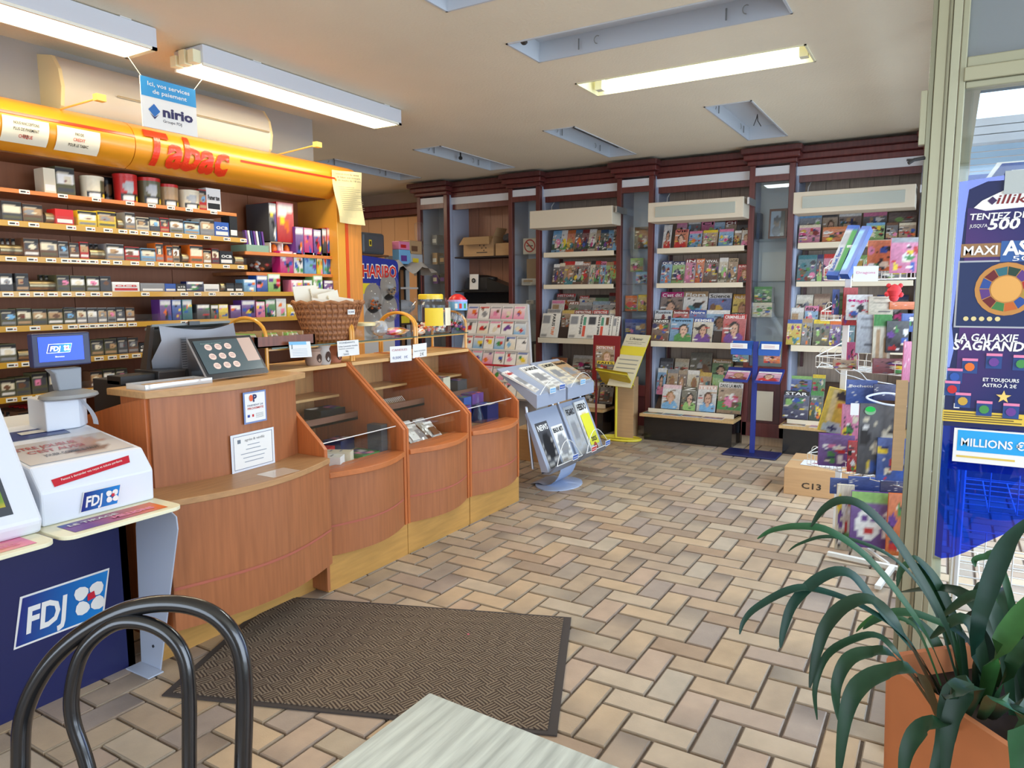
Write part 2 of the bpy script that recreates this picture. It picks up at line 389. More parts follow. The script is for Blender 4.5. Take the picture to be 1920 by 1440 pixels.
for n,(x0,x1,y0,y1) in enumerate(RC):
    t=thing('recessed_lamp',((x0+x1)/2,(y0+y1)/2,CZ),RN[n],'ceiling lamp','recessed ceiling lamp boxes')
    b=MB(); c=srgb(196,200,205) if n!=1 else srgb(238,234,200); h=.11; e=.006
    b.box((x0,y0,CZ-e),(x0+.012,y1,CZ+h),c);b.box((x1-.012,y0,CZ-e),(x1,y1,CZ+h),c);b.box((x0,y0,CZ-e),(x1,y0+.012,CZ+h),c);b.box((x0,y1-.012,CZ-e),(x1,y1,CZ+h),c);b.box((x0,y0,CZ+h),(x1,y1,CZ+h+.01),c)
    b.build('housing',PLAST,parent=t)
    al=(x1-x0)>(y1-y0)
    # clips hanging inside
    for q in (.15,.22,.72,.8):
        b=MB()
        if al: px,py=x0+(x1-x0)*q,y1-.03
        else: px,py=x1-.05,y0+(y1-y0)*q
        if q in(.22,.8): b.tube([(px,py,CZ+.07),(px,py,CZ+.01)],.005,srgb(120,120,118),6)
        else: b.tube([(px+.02*math.cos(a)*(1 if al else 0),py+(.02*math.cos(a) if not al else 0),CZ+.045+.022*math.sin(a)) for a in [R(-90+30*k) for k in range(8)]],.003,srgb(140,140,135),5)
        b.build('clip',PLAST,parent=t)
    if n==1:
        b=MB(); b.tube([(x1-.09,y0+.1,CZ+.035),(x1-.09,y1-.1,CZ+.035)],.02,(1,.98,.86),12); b.build('fluorescent_tube',mat('tube_glow',.5,emit=16),parent=t,smooth=True)
        for yy in (y0+.03,y1-.09):
            b=MB(); b.box((x1-.12,yy,CZ+.005),(x1-.06,yy+.05,CZ+.08),srgb(230,228,205)); b.build('lamp_holder',PLAST,parent=t)
    elif n==4:
        for k in range(4):
            b=MB(); b.box((x0+.3,y0+.06+k*.04,CZ+.07),(x1-.05,y0+.075+k*.04,CZ+.1),srgb(150,152,155)); b.build('reflector_fin',METAL,parent=t)
    elif n in(0,5):
        b=MB(); b.lathe((x0+.07 if not al else (x0+x1)/2,(y1-.08),CZ+.0),[(.012,0),(.022,.01),(.02,.03),(.008,.04),(.008,.1)],srgb(50,48,45),8); b.build('connector',PLAST,parent=t)
    elif n==3:
        b=MB(); b.tube([(6.6,1.5,CZ+.1),(6.62,1.5,CZ+.05),(6.66,1.48,CZ+.01)],.004,srgb(70,70,70),6); b.tube([(6.6,1.5,CZ+.1),(6.57,1.5,CZ+.06),(6.56,1.52,CZ+.0)],.004,srgb(70,70,70),6); b.build('loose_wire',PLAST,parent=t)
area('recessed_tube_light',(4.8,1.53,CZ-.01),(0,0,0),.3,1.3,28,(.93,.97,1))
# walls
wc=srgb(205,196,182)
m=MB(); m.box((8.05,-1.5,0),(8.2,7.5,CZ+.1),srgb(180,160,145)); m.build('wall_back',WALLM,kind='structure')
m=MB(); m.box((-3,4.78,0),(4.62,4.9,CZ+.05),srgb(170,150,130)); m.build('wall_left',WALLM,kind='structure')
m=MB(); m.box((4.5,4.9,0),(4.62,7.5,CZ+.05),wc); m.build('wall_passage',WALLM,kind='structure')
m=MB(); m.box((4.5,7.4,0),(8.2,7.5,CZ+.05),wc); m.build('wall_passage_end',WALLM,kind='structure')
m=MB()
m.box((-3.1,-2.5,0),(-3,4.9,.5),wc);m.box((-3.1,-2.5,2.75),(-3,4.9,3.05),wc);m.box((-3.1,2.8,.5),(-3,4.9,2.75),wc);m.box((-3.1,-2.5,.5),(-3,-.9,2.75),wc)
m.build('wall_front',WALLM,kind='structure')
m=MB(); m.box((-3,-2.6,0),(2.6,-2.5,.4),wc); m.box((-3,-2.6,2.8),(2.6,-2.5,3.05),wc); m.box((-3,-2.6,.4),(-.6,-2.5,2.8),wc); m.build('wall_street',WALLM,kind='structure')
# soffit behind the tobacco sign
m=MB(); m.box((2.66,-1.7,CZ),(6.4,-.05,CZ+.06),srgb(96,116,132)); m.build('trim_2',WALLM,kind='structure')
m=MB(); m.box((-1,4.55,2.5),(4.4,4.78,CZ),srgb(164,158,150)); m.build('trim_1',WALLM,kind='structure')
# side glazing towards the entrance recess (runs from the post to the magazine wall)
gl=srgb(158,154,126)
m=MB(); m.box((2.66,-.05,0),(8.05,.0,.12),gl);m.box((2.66,-.05,2.2),(8.05,.0,2.28),gl);m.box((2.66,-.05,2.9),(8.05,0,CZ+.05),gl)
for xx in (4.4,6.2,7.98): m.box((xx,-.05,.12),(xx+.05,0,2.9),gl)
m.build('window_1',ALU,kind='structure')
m=MB(); m.box((2.7,-.03,.12),(7.98,-.024,2.9),(1,1,1)); m.build('window_2',GLASS,kind='structure')
# ---------------- post, pane and the street beyond ----------------
po=MB(); PX=2.6
po.box((PX-.02,.013,0),(PX+.05,.036,CZ),srgb(162,160,134)); po.box((PX-.012,.037,0),(PX+.06,.075,CZ),gl); po.box((PX+.0,.076,0),(PX+.06,.09,CZ),srgb(146,144,118)); po.box((PX-.014,.044,0),(PX-.011,.048,CZ),srgb(120,116,92))
po.box((PX-.0,.09,2.0),(PX+.03,.108,2.16),gl)
po.build('window_post',ALU,bevel=.004,label='champagne aluminium window post in front of the wire toy rack',cat='post')
b=MB(); b.tube([(2.60,.088,1.96),(2.585,.115,1.955),(2.58,.13,1.945)],.006,srgb(40,40,42),6); b.tube([(2.585,.11,1.955),(2.58,.135,1.955)],.004,srgb(40,40,42),6)
b.build('cable_end',PLAST,label='short black cable end sticking out of the window post',cat='cable')
d=thing('door_1',(PX,-.5,0),'x','x'); del d['label']; del d['category']; d['kind']='structure'
fr=MB(); c2=srgb(152,150,124)
fr.box((PX-.02,-.006,0),(PX+.03,.012,CZ),c2)
fr.box((PX-.02,-1.1,0),(PX+.03,-.006,.36),c2); 
fr.box((PX-.02,-1.1,2.145),(PX+.03,-.006,2.165),c2); fr.box((PX-.028,-1.1,2.165),(PX+.03,-.0,2.205),gl); fr.box((PX-.02,-1.1,2.205),(PX+.03,-.006,2.235),c2)
fr.box((PX-.02,-1.1,2.42),(PX+.03,-.006,CZ),c2); fr.box((PX-.02,-1.15,0),(PX+.03,-1.1,CZ),c2)
fr.build('door_frame',ALU,parent=d,bevel=.003)
b=MB(); b.box((PX,-1.1,.36),(PX+.006,-.006,2.145),(1,1,1)); b.build('pane',GLASS,parent=d)
b=MB(); b.box((PX,-1.1,2.235),(PX+.006,-.006,2.42),(1,1,1)); b.build('pane',glassmat('tinted_glass',(.22,.36,.38),.03,.15),parent=d)
# street side
m=MB(); m.box((2.7,-6,-.14),(14,-.05,-.02),srgb(168,160,158)); m.build('pavement',mat('pavement_stone',.8,noise=((5,5,5),.12,5)),kind='structure')
m=MB(); m.box((6.5,-1.9,0),(6.6,-.1,1.0),srgb(150,110,100)); m.box((6.5,-1.9,1.9),(6.6,-.1,2.05),srgb(225,228,232)); m.build('far_wall',WALLM,kind='structure')
t=thing('roller_shutter',(4.9,-.9,2.0),'white horizontal roller shutter box behind the glass above the poster','shutter')
b=MB()
for k in range(3): b.box((4.85,-1.5,2.37+k*.045),(4.95+.01*k,-.06,2.41+k*.045),srgb(232,236,240)); 
b.build('shutter_box',PLAST,parent=t)
for k in range(7):
    b=MB(); b.box((4.89,-1.5,2.12+k*.035),(4.90,-.06,2.15+k*.035),srgb(170,195,215)); b.build('slat',PLAST,parent=t)
# blue film on the lower pane with a curved lower edge
b=MB(); top=1.98
edge=[(2.6,-0.011,0.717),(2.6,-0.03,0.71),(2.6,-0.059,0.719),(2.6,-0.093,0.742),(2.6,-0.133,0.775),(2.6,-0.186,0.815),(2.6,-0.237,0.852)]
Pf=[(PX-.004,-.008,top-.1),(PX-.004,-1.08,top),(PX-.004,-1.08,.95)]+[(PX-.004,min(e[1],-.008),e[2]) for e in edge[::-1]]
b.prism([Vector(p) for p in Pf],(.002,0,0),srgb(40,90,220)); b.build('window_film',BLUEF,label='translucent blue film with a curved lower edge on the street pane',cat='window film')
# second board behind: lottery logo panel
def fdj_logo(b,P,U,Wv,w,h,off=.002,border=True):
    P=Vector(P);U=Vector(U);Wv=Vector(Wv);N=U.cross(Wv)
    def q(u,v,o): return P+U*(u*w)+Wv*(v*h)+N*(off+o)
    sh=.12
    def par(i,c,o,grad=None):
        pts=[(i,i*2),(1-sh-i+.02,i*2),(1-i,1-i*2),(sh+i-.02,1-i*2)]
        if grad: b.add([q(u,v,o) for u,v in pts],[(0,1,2,3)],[grad[0],grad[1],grad[1],grad[0]])
        else: b.poly([q(u,v,o) for u,v in pts],c)
    par(0,cc('white'),0); par(.02,None,.001,(srgb(25,40,120),srgb(30,130,205)))
    b.text('FDJ',q(.12,.24,0),U,Wv,h*.5,cc('white'),w=w*.42,bold=.03,shear=.2,off=.003)
    cx,cy=.76,.5
    for a in (45,135,225,315):
        ca,sa=math.cos(R(a)),math.sin(R(a)); pts=[]
        for k in range(10):
            t=2*math.pi*k/10; rx=.17*h*(1+.25*math.cos(t)); px=.2*h*ca+rx*.85*math.cos(t)*ca-.15*h*math.sin(t)*sa; py=.2*h*sa+rx*.85*math.cos(t)*sa+.15*h*math.sin(t)*ca
            pts.append(P+U*(cx*w+px)+Wv*(cy*h+py)+N*(off+.004))
        b.poly(pts,cc('white'))
    b.add([P+U*(cx*w-.05*h)+Wv*(cy*h-.05*h)+N*(off+.005),P+U*(cx*w+.12*h)+Wv*(cy*h-.02*h)+N*(off+.005),P+U*(cx*w+.1*h)+Wv*(cy*h+.13*h)+N*(off+.005),P+U*(cx*w-.04*h)+Wv*(cy*h+.1*h)+N*(off+.005)],[(0,1,2,3)],srgb(200,40,60))
b=MB(); b.box((PX+.012,-.9,1.0),(PX+.02,-.03,1.9),srgb(40,70,160))
fdj_logo(b,(PX+.012,-.04,1.83),NY,Z_,.6,.1)
b.text('',(0,0,0),NY,Z_,.1,cc('white'))
b.build('outer_board',PAPER,label='blue board with white lettering corner behind the lottery poster',cat='board')
# lottery poster
ps=MB(); PPx=PX-.012; y0=-.012-.02
zt,zb=1.855,1.14
pts=[(-.03,zb),(-.62,zb+.0),(-.62,zt+.02),(-.10,zt+.02),(-.055,zt),(-.05,zt-.06),(-.035,1.45),(-.045,1.38),(-.03,1.27)]
ps.prism([(PPx,y,z) for y,z in pts],(.006,0,0),srgb(24,30,78))
fnb=ops_fn([('g',srgb(60,32,92),srgb(20,34,88))])
ps.art((PPx,-.055,1.2),NY,Z_,.56,.6,8,10,lambda u,v: mixc(srgb(26,34,92),srgb(96,40,110),max(0,.75-u*1.3-abs(v-.55))),off=.001)
def T(s_,yy,zz,h,w=None,c='white',**k): ps.text(s_,(PPx,yy,zz),NY,Z_,h,cc(c),w=w,off=.004,**k)
ps.prism([(PPx-.002,y,z) for y,z in [(-.07,1.80),(-.1,1.79),(-.2,1.795),(-.33,1.80),(-.33,1.845),(-.22,1.85),(-.14,1.845),(-.09,1.82)]],(-.001,0,0),cc('white'))
T('illiko',-.125,1.808,.026,.1,c='dark red',bold=.01,shear=.2)
ps.poly([(PPx-.004,-.115+dy,1.818+dz) for dy,dz in ((0,.012),(.012,0),(0,-.012),(-.012,0))][::-1],srgb(60,40,80))
T('TENTEZ DE GAGNER',-.062,1.765,.018,.26,bold=.02,shear=.1)
T("JUSQU'A",-.062,1.742,.010,.045,shear=.1)
T('500 000 €',-.108,1.735,.030,.22,bold=.03,shear=.15)
ps.quad((PPx,-.045,1.655),NY,Z_,.14,.04,srgb(150,110,70),.002); ps.quad((PPx,-.145,1.64),NY,Z_,.3,.06,srgb(50,90,150),.003)
T('MAXI',-.052,1.662,.026,.085,bold=.02); T('ASTRO',-.15,1.66,.040,.17,bold=.03)
T('500 000',-.175,1.642,.014,.14)
ps.quad((PPx,-.04,1.445),NY,Z_,.235,.2,cc('silver'),.002); ps.quad((PPx,-.045,1.45),NY,Z_,.225,.19,srgb(24,40,84),.003)
def disc(b,cy,cz,r,col,x,n=24,r2=0):
    if r2: b.add([(x,cy-r*math.cos(a),cz+r*math.sin(a)) for a in [2*math.pi*k/n for k in range(n)]]+[(x,cy-r2*math.cos(a),cz+r2*math.sin(a)) for a in [2*math.pi*k/n for k in range(n)]],[(k,n+k,n+(k+1)%n,(k+1)%n) for k in range(n)],col)
    else: b.poly([(x,cy-r*math.cos(2*math.pi*k/n),cz+r*math.sin(2*math.pi*k/n)) for k in range(n)][::-1],col)
cy,cz=-.165,1.56
disc(ps,cy,cz,.078,srgb(190,130,60),PPx-.0045)
for k in range(12):
    a0,a1=2*math.pi*k/12,2*math.pi*(k+1)/12-.04; c=cc(['red','purple','dark green','teal','dark red','blue','purple','dark red','green','orange','blue','gold'][k])
    ps.add([(PPx-.005,cy-rr*math.cos(a),cz+rr*math.sin(a)) for rr,a in ((.042,a0),(.042,a1),(.066,a1),(.066,a0))],[(0,1,2,3)],mixc(c,(0,0,0),.3))
disc(ps,cy,cz,.038,srgb(220,160,80),PPx-.0055)
for k in range(5): disc(ps,-.07-.02*k,1.472,.007,srgb(220,200,140),PPx-.005,10)
T('LA GALAXIE',-.045,1.405,.022,.16,bold=.02,shear=.12); T("S'AGRANDIT !",-.042,1.378,.027,.23,bold=.03,shear=.12)
for k in range(12):
    a=2*math.pi*k/12+.2; yy=-.175-.13*math.cos(a); zz=1.27+.075*math.sin(a)
    ps.quad((PPx,yy+.02,zz-.02),NY,Z_,.04,.045,srgb(40,70,130),.002+.0004*k); disc(ps,yy,zz,.013,cc(['red','gold','green','purple','orange','blue'][k%6]),PPx-.008,10)
    ps.quad((PPx,yy+.02,zz+.018),NY,Z_,.04,.008,cc('pink'),.008)
T('ET TOUJOURS',-.125,1.285,.010,.09,bold=.02); T('ASTRO À 2€',-.125,1.268,.010,.085,bold=.02)
st=[];
for k in range(10):
    r_=.02 if k%2==0 else .008; a=R(90+36*k); st.append((PPx-.006,-.18-r_*math.cos(a),1.24+r_*math.sin(a)))
ps.add(st+[(PPx-.006,-.18,1.24)],[((k+1)%10,k,10) for k in range(10)],srgb(240,200,110))
ps.quad((PPx,-.02,1.155),NY,Z_,.5,.035,srgb(226,190,70),.003)
for k in range(4): ps.quad((PPx,-.03,1.16+.007*k),NY,Z_,.2-.02*(k%2),.003,srgb(90,75,40),.004)
ps.quad((PPx,-.24,1.158),NY,Z_,.05,.03,cc('white'),.004)
ps.quad((PPx,-.055,1.197),NY,Z_,.015,.015,cc('white'),.004)
_o=ps.build('lottery_poster',PAPER,label='dark blue lottery poster with a zodiac wheel taped to the street pane',cat='poster'); _o.location.y+=.021
b=MB(); b.box((PX-.02,-.19,1.835),(PX-.014,-.12,1.90),srgb(170,175,170)); b.build('adhesive_tape',PLAST,label='grey strip of tape holding the top of the lottery poster',cat='tape')
b=MB(); b.box((PX-.012,-.25,1.03),(PX-.006,-.04,1.135),cc('white')); b.quad((PX-.012,-.05,1.065),NY,Z_,.19,.065,srgb(40,160,220),.001); b.text('MILLIONS €',(PX-.012,-.06,1.082),NY,Z_,.024,cc('white'),w=.16,bold=.02,off=.003); b.quad((PX-.012,-.05,1.045),NY,Z_,.15,.006,srgb(220,190,90),.001)
b.build('jackpot_sign',PAPER,label='small light blue sign reading MILLIONS below the lottery poster',cat='sign')
# white wire baskets outside
t=thing('wire_basket_stand',(3.9,-.45,0),'white wire basket stand seen through the blue street pane','basket stand')
b=MB()
wh=cc('white')
for z in (.25,.62,1.0):
    for k in range(9): b.tube([(3.6,-.1-.1*k,z),(3.6,-.1-.1*k,z+.28)],.003,wh,4)
    for k in range(5): b.tube([(3.6,-.1,z+.07*k),(3.6,-.9,z+.07*k)],.003,wh,4)
    for k in range(9): b.tube([(3.6,-.1-.1*k,z),(4.2,-.1-.1*k,z)],.003,wh,4)
    for k in range(7): b.tube([(3.6+.1*k,-.1,z),(3.6+.1*k,-.9,z)],.003,wh,4)
b.build('wire_baskets',PLAST,parent=t)
for yy in (-.1,-.9):
    for xx in (3.6,4.2):
        b=MB(); b.tube([(xx,yy,0),(xx,yy,1.35)],.012,wh,6); b.build('leg',PLAST,parent=t)
# ---------------- mahogany wall units along the far wall ----------------
mh=srgb(100,46,42); mhd=srgb(82,40,38); side=srgb(176,182,200); cream=srgb(226,212,186)
FX=7.6; BX=7.97
def narrow(y1,y0,label,glassdoor=True,shelves=(2.38,1.85,1.45,1.1,.75),base=.62,backc=(208,214,220),lite=False):
    """narrow glazed column between two posts; y1 = left (larger Y), y0 = right"""
    t=thing('glazed_column',((FX+BX)/2,(y0+y1)/2,0),label,'cabinet','glazed mahogany columns'); f=FX-.10
    pw=.055
    for a in (y1,y0+pw):
        b=MB(); b.box((f,a-pw,.1),(f+.06,a,2.8),mh); b.build('post',MAHO,parent=t,bevel=.004)
    b=MB(); b.box((BX-.02,y0,.1),(BX,y1,2.8),srgb(backc)); b.build('back_panel',MATTE,parent=t)
    b=MB(); b.box((f+.06,y1-.02,.1),(BX-.02,y1,2.8),side); b.build('side_panel',MATTE,parent=t)
    b=MB(); b.box((f+.06,y0,.1),(BX-.02,y0+.02,2.8),side); b.build('side_panel',MATTE,parent=t)
    b=MB(); b.box((f+.01,y0+pw,2.70),(f+.03,y1-pw,2.78),srgb(226,226,228)); b.build('white_band',MATTE,parent=t)
    b=MB(); b.box((f,y0+pw,2.64),(f+.05,y1-pw,2.70),mh); b.build('rail',MAHO,parent=t)
    b=MB(); b.box((f,y0+pw,base-.12),(f+.05,y1-pw,base),mh); b.build('rail',MAHO,parent=t)
    b=MB(); b.box((f+.02,y0+pw,.22),(f+.04,y1-pw,base-.12),mhd); b.build('base_panel',MAHO,parent=t)
    b=MB(); b.box((f,y0+.01,.1),(f+.05,y1-.01,.24),mh); b.build('rail',MAHO,parent=t)
    b=MB(); b.box((f+.06,y0,0),(BX,y1,.1),srgb(176,150,122)); b.build('plinth',BEECH,parent=t)
    for z in shelves:
        b=MB(); b.box((f+.065,y0+.02,z-.004),(BX-.02,y1-.02,z+.004),srgb(120,150,140)); b.build('glass_shelf',GLASS,parent=t)
    # capital and cornice
    b=MB(); b.box((f-.03,y0-.02,2.80),(BX,y1+.02,2.845),mh); b.box((f-.08,y0-.05,2.845),(BX,y1+.05,2.90),mh); b.box((f-.12,y0-.07,2.90),(BX,y1+.07,2.955),mhd); b.build('cornice',MAHO,parent=t,bevel=.012)
    if glassdoor:
        b=MB(); b.box((f+.02,y0+pw,base),(f+.026,y1-pw,2.64),(1,1,1)); b.build('glass_door',GLASS,parent=t)
    if lite:
        b=MB(); b.box((f-.004,y0+.12,.27),(f+.0,y1-.1,.47+.1),srgb(205,190,165)); b.build('inset_panel',MATTE,parent=t)
    return t
NA=narrow(5.94,5.46,'leftmost glazed mahogany column, beside the back passage',shelves=(2.2,1.95,1.7,1.4))
NC=narrow(4.56,4.13,'glazed mahogany column holding the no-smoking sign',shelves=(2.03,1.66,1.36))
NE=narrow(3.17,2.75,'glazed mahogany column with books, left of the middle magazine bay',shelves=(2.04,1.66,1.36,1.02),base=.55)
NG=narrow(1.76,1.33,'glazed mahogany column behind the blue newspaper stand',shelves=(2.09,1.67,1.31,.9),base=.82,backc=(218,222,222),lite=True)
def bay(y1,y0,label,kind='mag',ledge=True,lamp=0):
    t=thing('magazine_bay',((FX+BX)/2,(y0+y1)/2,0),label,'shelving','wide wall bays')
    bc=srgb(176,156,138) if kind=='mag' else srgb(168,118,92)
    n=5; w=(y1-y0)/n
    for k in range(n):
        b=MB(); b.box((BX-.02,y0+k*w+.002,.1),(BX,y0+(k+1)*w-.002,2.8),bc); b.build('back_panel',BEECH,parent=t)
    b=MB(); b.box((FX,y1-.022,.1),(BX-.02,y1-.002,2.8),side); b.build('side_panel',MATTE,parent=t)
    b=MB(); b.box((FX,y0+.002,.1),(BX-.02,y0+.022,2.8),side); b.build('side_panel',MATTE,parent=t)
    b=MB(); b.box((FX-.01,y0,2.685),(FX+.01,y1,2.77),srgb(226,226,228)); b.build('white_band',MATTE,parent=t)
    b=MB(); b.box((FX-.005,y0+.02,2.62),(FX+.04,y1-.02,2.685),mh); b.build('rail',MAHO,parent=t)
    b=MB(); b.box((FX-.02,y0,2.77),(BX,y1,2.83),mh); b.box((FX-.05,y0,2.83),(BX,y1,2.89),mh); b.box((FX-.09,y0,2.89),(BX,y1,2.95),mhd); b.build('cornice',MAHO,parent=t,bevel=.01)
    b=MB(); b.box((FX+.02,y0,0),(BX,y1,.1),srgb(150,125,100)); b.build('plinth',BEECH,parent=t)
    if kind=='mag':
        for z,fx,hh in ((2.035,7.5,.055),(1.665,7.5,.05),(1.055,7.36,.06),(.335,7.32,.06)):
            b=MB(); b.box((fx,y0+.03,z-hh),(fx+.012,y1-.05,z),cream); b.box((fx+.012,y0+.03,z-hh),(BX-.02,y1-.05,z-hh+.015),cream); b.build('shelf',MATTE,parent=t,bevel=.002)
            # sloped backing the magazines lean on
        for z0,x0,z1,x1 in ((1.0,7.45,1.40,7.88),(.29,7.45,.66,7.84)):
            b=MB(); b.prism([(x0,y0+.05,z0),(x1,y0+.05,z1),(x1+.03,y0+.05,z1),(x1+.03,y0+.05,z0)],(0,y1-y0-.12,0),srgb(92,72,60)); b.build('stepped_backing',MATTE,parent=t)
        for z0,z1 in ((1.055+.05,1.61),(1.665,1.98),(.8,1.0)):
            for yy in (y1-.06,):
                b=MB(); b.box((BX-.08,yy-.02,z0),(BX-.03,yy+.005,z1),mhd); b.build('upright',MAHO,parent=t)
    if ledge:
        b=MB(); b.box((7.19,y0+.0,.26),(FX,y1-.0,.29),srgb(196,160,108)); b.build('wooden_ledge',BEECHH,parent=t,bevel=.003)
        b=MB(); b.box((7.26,y0+.03,0),(FX,y1-.03,.26),srgb(26,24,24)); b.build('black_drawer_base',BLACKM,parent=t)
    if lamp:
        yy1,yy0,z0,z1=lamp
        b=MB(); c=srgb(222,208,184); b.box((7.26,yy0,z0),(7.55,yy1,z1),c); 
        b.build('light_box',MATTE,parent=t,bevel=.004)
        if kind=='mag' and yy1<3:
            b=MB(); b.box((7.252,yy0+.08,z0+.045),(7.262,yy1-.08,z1-.045),srgb(176,180,168)); b.build('diffuser',GLOSSY if yy1<1.5 else PLAST,parent=t)
        b=MB(); b.box((7.27,yy0-.05,z0+.12),(7.56,yy0-.03,z1-.01),srgb(180,180,180)); b.build('lamp_bracket',METAL,parent=t)
        b=MB(); b.tube([(7.7,yy1-.05,2.5),(7.68,yy1-.06,2.58),(7.72,yy1-.08,2.64)],.005,cc('white'),6); b.build('lamp_cable',PLAST,parent=t)
    return t
BB=bay(5.46,4.56,'wide open bay with cardboard boxes and a camera poster on its shelves',kind='store',ledge=False)
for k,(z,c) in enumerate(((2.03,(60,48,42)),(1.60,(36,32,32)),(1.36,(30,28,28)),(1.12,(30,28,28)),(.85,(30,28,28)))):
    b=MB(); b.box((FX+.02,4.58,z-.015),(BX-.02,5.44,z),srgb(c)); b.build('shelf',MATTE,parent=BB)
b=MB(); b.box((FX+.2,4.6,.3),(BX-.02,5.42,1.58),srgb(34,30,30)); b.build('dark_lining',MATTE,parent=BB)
BD=bay(4.13,3.17,'wide magazine bay on the left, with the blank cream light box',lamp=(4.13,3.12,2.295,2.49))
BF=bay(2.75,1.76,'wide magazine bay in the middle',lamp=(2.72,1.75,2.29,2.485))
BH=bay(1.33,.25,'wide magazine bay on the right, behind the white wire rack',lamp=(1.295,.295,2.29,2.485))
NI=narrow(.25,.02,'rightmost mahogany column, hidden behind the window post')
# peach cupboards and cornice behind the passage
t=thing('wall_cupboard',(7.98,6.6,2.0),'peach wall cupboard doors under a dark cornice in the back passage','cupboard')
for k in range(6):
    b=MB(); b.box((7.93,5.96+.24*k,1.2),(7.96,6.195+.24*k,2.62),srgb(214,166,124)); b.build('door',MATTE,parent=t)
b=MB(); b.box((7.96,5.95,.1),(8.05,7.4,2.64),srgb(150,110,84)); b.build('body',MATTE,parent=t)
b=MB(); b.box((7.86,5.95,2.64),(8.05,7.4,2.72),mh); b.box((7.82,5.95,2.72),(8.05,7.4,2.79),mh); b.build('cornice',MAHO,parent=t,bevel=.01)
# ---------------- magazines ----------------
MR=random.Random(11)
STY=['face','scene','many','face','scene','face']
PALM=['red','white','black','dark blue','pink','orange','yellow','teal','dark red','magenta','blue','green']
PALB=['grey','tan','cream','light blue','brown','olive','teal','dark grey','pink','white','dark blue','light green','dark red']
def maglabel(mast,bg,style,pos,row):
    what={'face':"a face on the cover",'scene':'a scene on the cover','many':'many small pictures','news':'newsprint columns'}[style]
    return f"{bg} magazine, {mast} title strip, {what}, {pos} in the {row}"
def mag_row(L,X,z,row,lean=.28,group=None,dims=None,back=.0):
    """L: (y_left,y_right,height[,mast,bg,style,title])"""
    U,Wv=sheet_frame(lean)
    n=len(L)
    for k,e in enumerate(L):
        y1,y0,h=e[:3]; sp=e[3:] if len(e)>3 else ()
        mast=sp[0] if len(sp)>0 else MR.choice(PALM); bg=sp[1] if len(sp)>1 else MR.choice(PALB)
        sty=sp[2] if len(sp)>2 else MR.choice(STY); ti=sp[3] if len(sp)>3 else ''
        L_=h/math.cos(lean)
        pos=ORD[k]+' from left' if n>1 else 'alone'
        magazine((X+k*.0009,y1,z),U,Wv,y1-y0,L_,MR,mast,bg,sty,ti,f"{bg} magazine, {mast} strip, {pos}, {row}",group or 'magazines in the wall bays',th=.006,mat_=PAPER)
r='left bay'
mag_row([(4.004,3.892,0.253,'light blue','light blue','scene'),(3.906,3.816,0.255,'white','white','scene'),(3.83,3.714,0.251,'brown','orange','scene'),(3.714,3.626,0.252,'light blue','black','scene'),(3.639,3.539,0.248,'dark red','dark red','scene'),(3.546,3.453,0.249,'white','cream','scene'),(3.466,3.401,0.234,'tan','tan','many'),(3.414,3.304,0.236,'blue','dark green','scene'),(3.323,3.239,0.227,'light blue','light blue','scene'),(3.252,3.15,0.246,'red','olive','face','INTER')],7.54,2.036,'left bay top row')
mag_row([(3.996,3.919,0.239,'white','black','scene'),(3.919,3.849,0.25,'cream','brown','scene'),(3.863,3.725,0.266,'red','tan','face'),(3.732,3.623,0.262,'white','brown','scene'),(3.637,3.529,0.254,'orange','brown','scene','TRAINS'),(3.522,3.463,0.263,'black','cream','many'),(3.463,3.397,0.261,'red','olive','scene'),(3.41,3.331,0.254,'pink','light blue','many','Cous'),(3.338,3.241,0.246,'tan','light green','many'),(3.254,3.151,0.255,'red','black','scene')],7.54,1.666,'left bay second row')
mag_row([(4.047,3.798,0.23,'red','brown','scene','HISTOIRE'),(3.742,3.617,0.204,'red','cream','many','TRANS'),(3.617,3.535,0.215,'black','cream','many'),(3.542,3.367,0.215,'black','green','scene'),(3.367,3.229,0.238,'red','black','scene')],7.72,1.33,'left bay third shelf rearmost')
mag_row([(4.056,3.885,0.255,'pink','pink','news'),(3.829,3.69,0.242,'red','olive','many','ARTS'),(3.69,3.533,0.23,'white','dark grey','scene'),(3.52,3.307,0.242,'light blue','grey','scene'),(3.307,3.177,0.236,'dark blue','grey','face','mille')],7.60,1.23,'left bay third shelf third tier')
mag_row([(4.054,3.877,0.251,'grey','white','news'),(3.856,3.704,0.239,'yellow','tan','many'),(3.697,3.474,0.24,'red','brown','scene','DETECTIVE'),(3.461,3.277,0.241,'red','dark grey','scene','DETECTIVE'),(3.264,3.136,0.248,'cream','cream','news')],7.49,1.13,'left bay third shelf second tier')
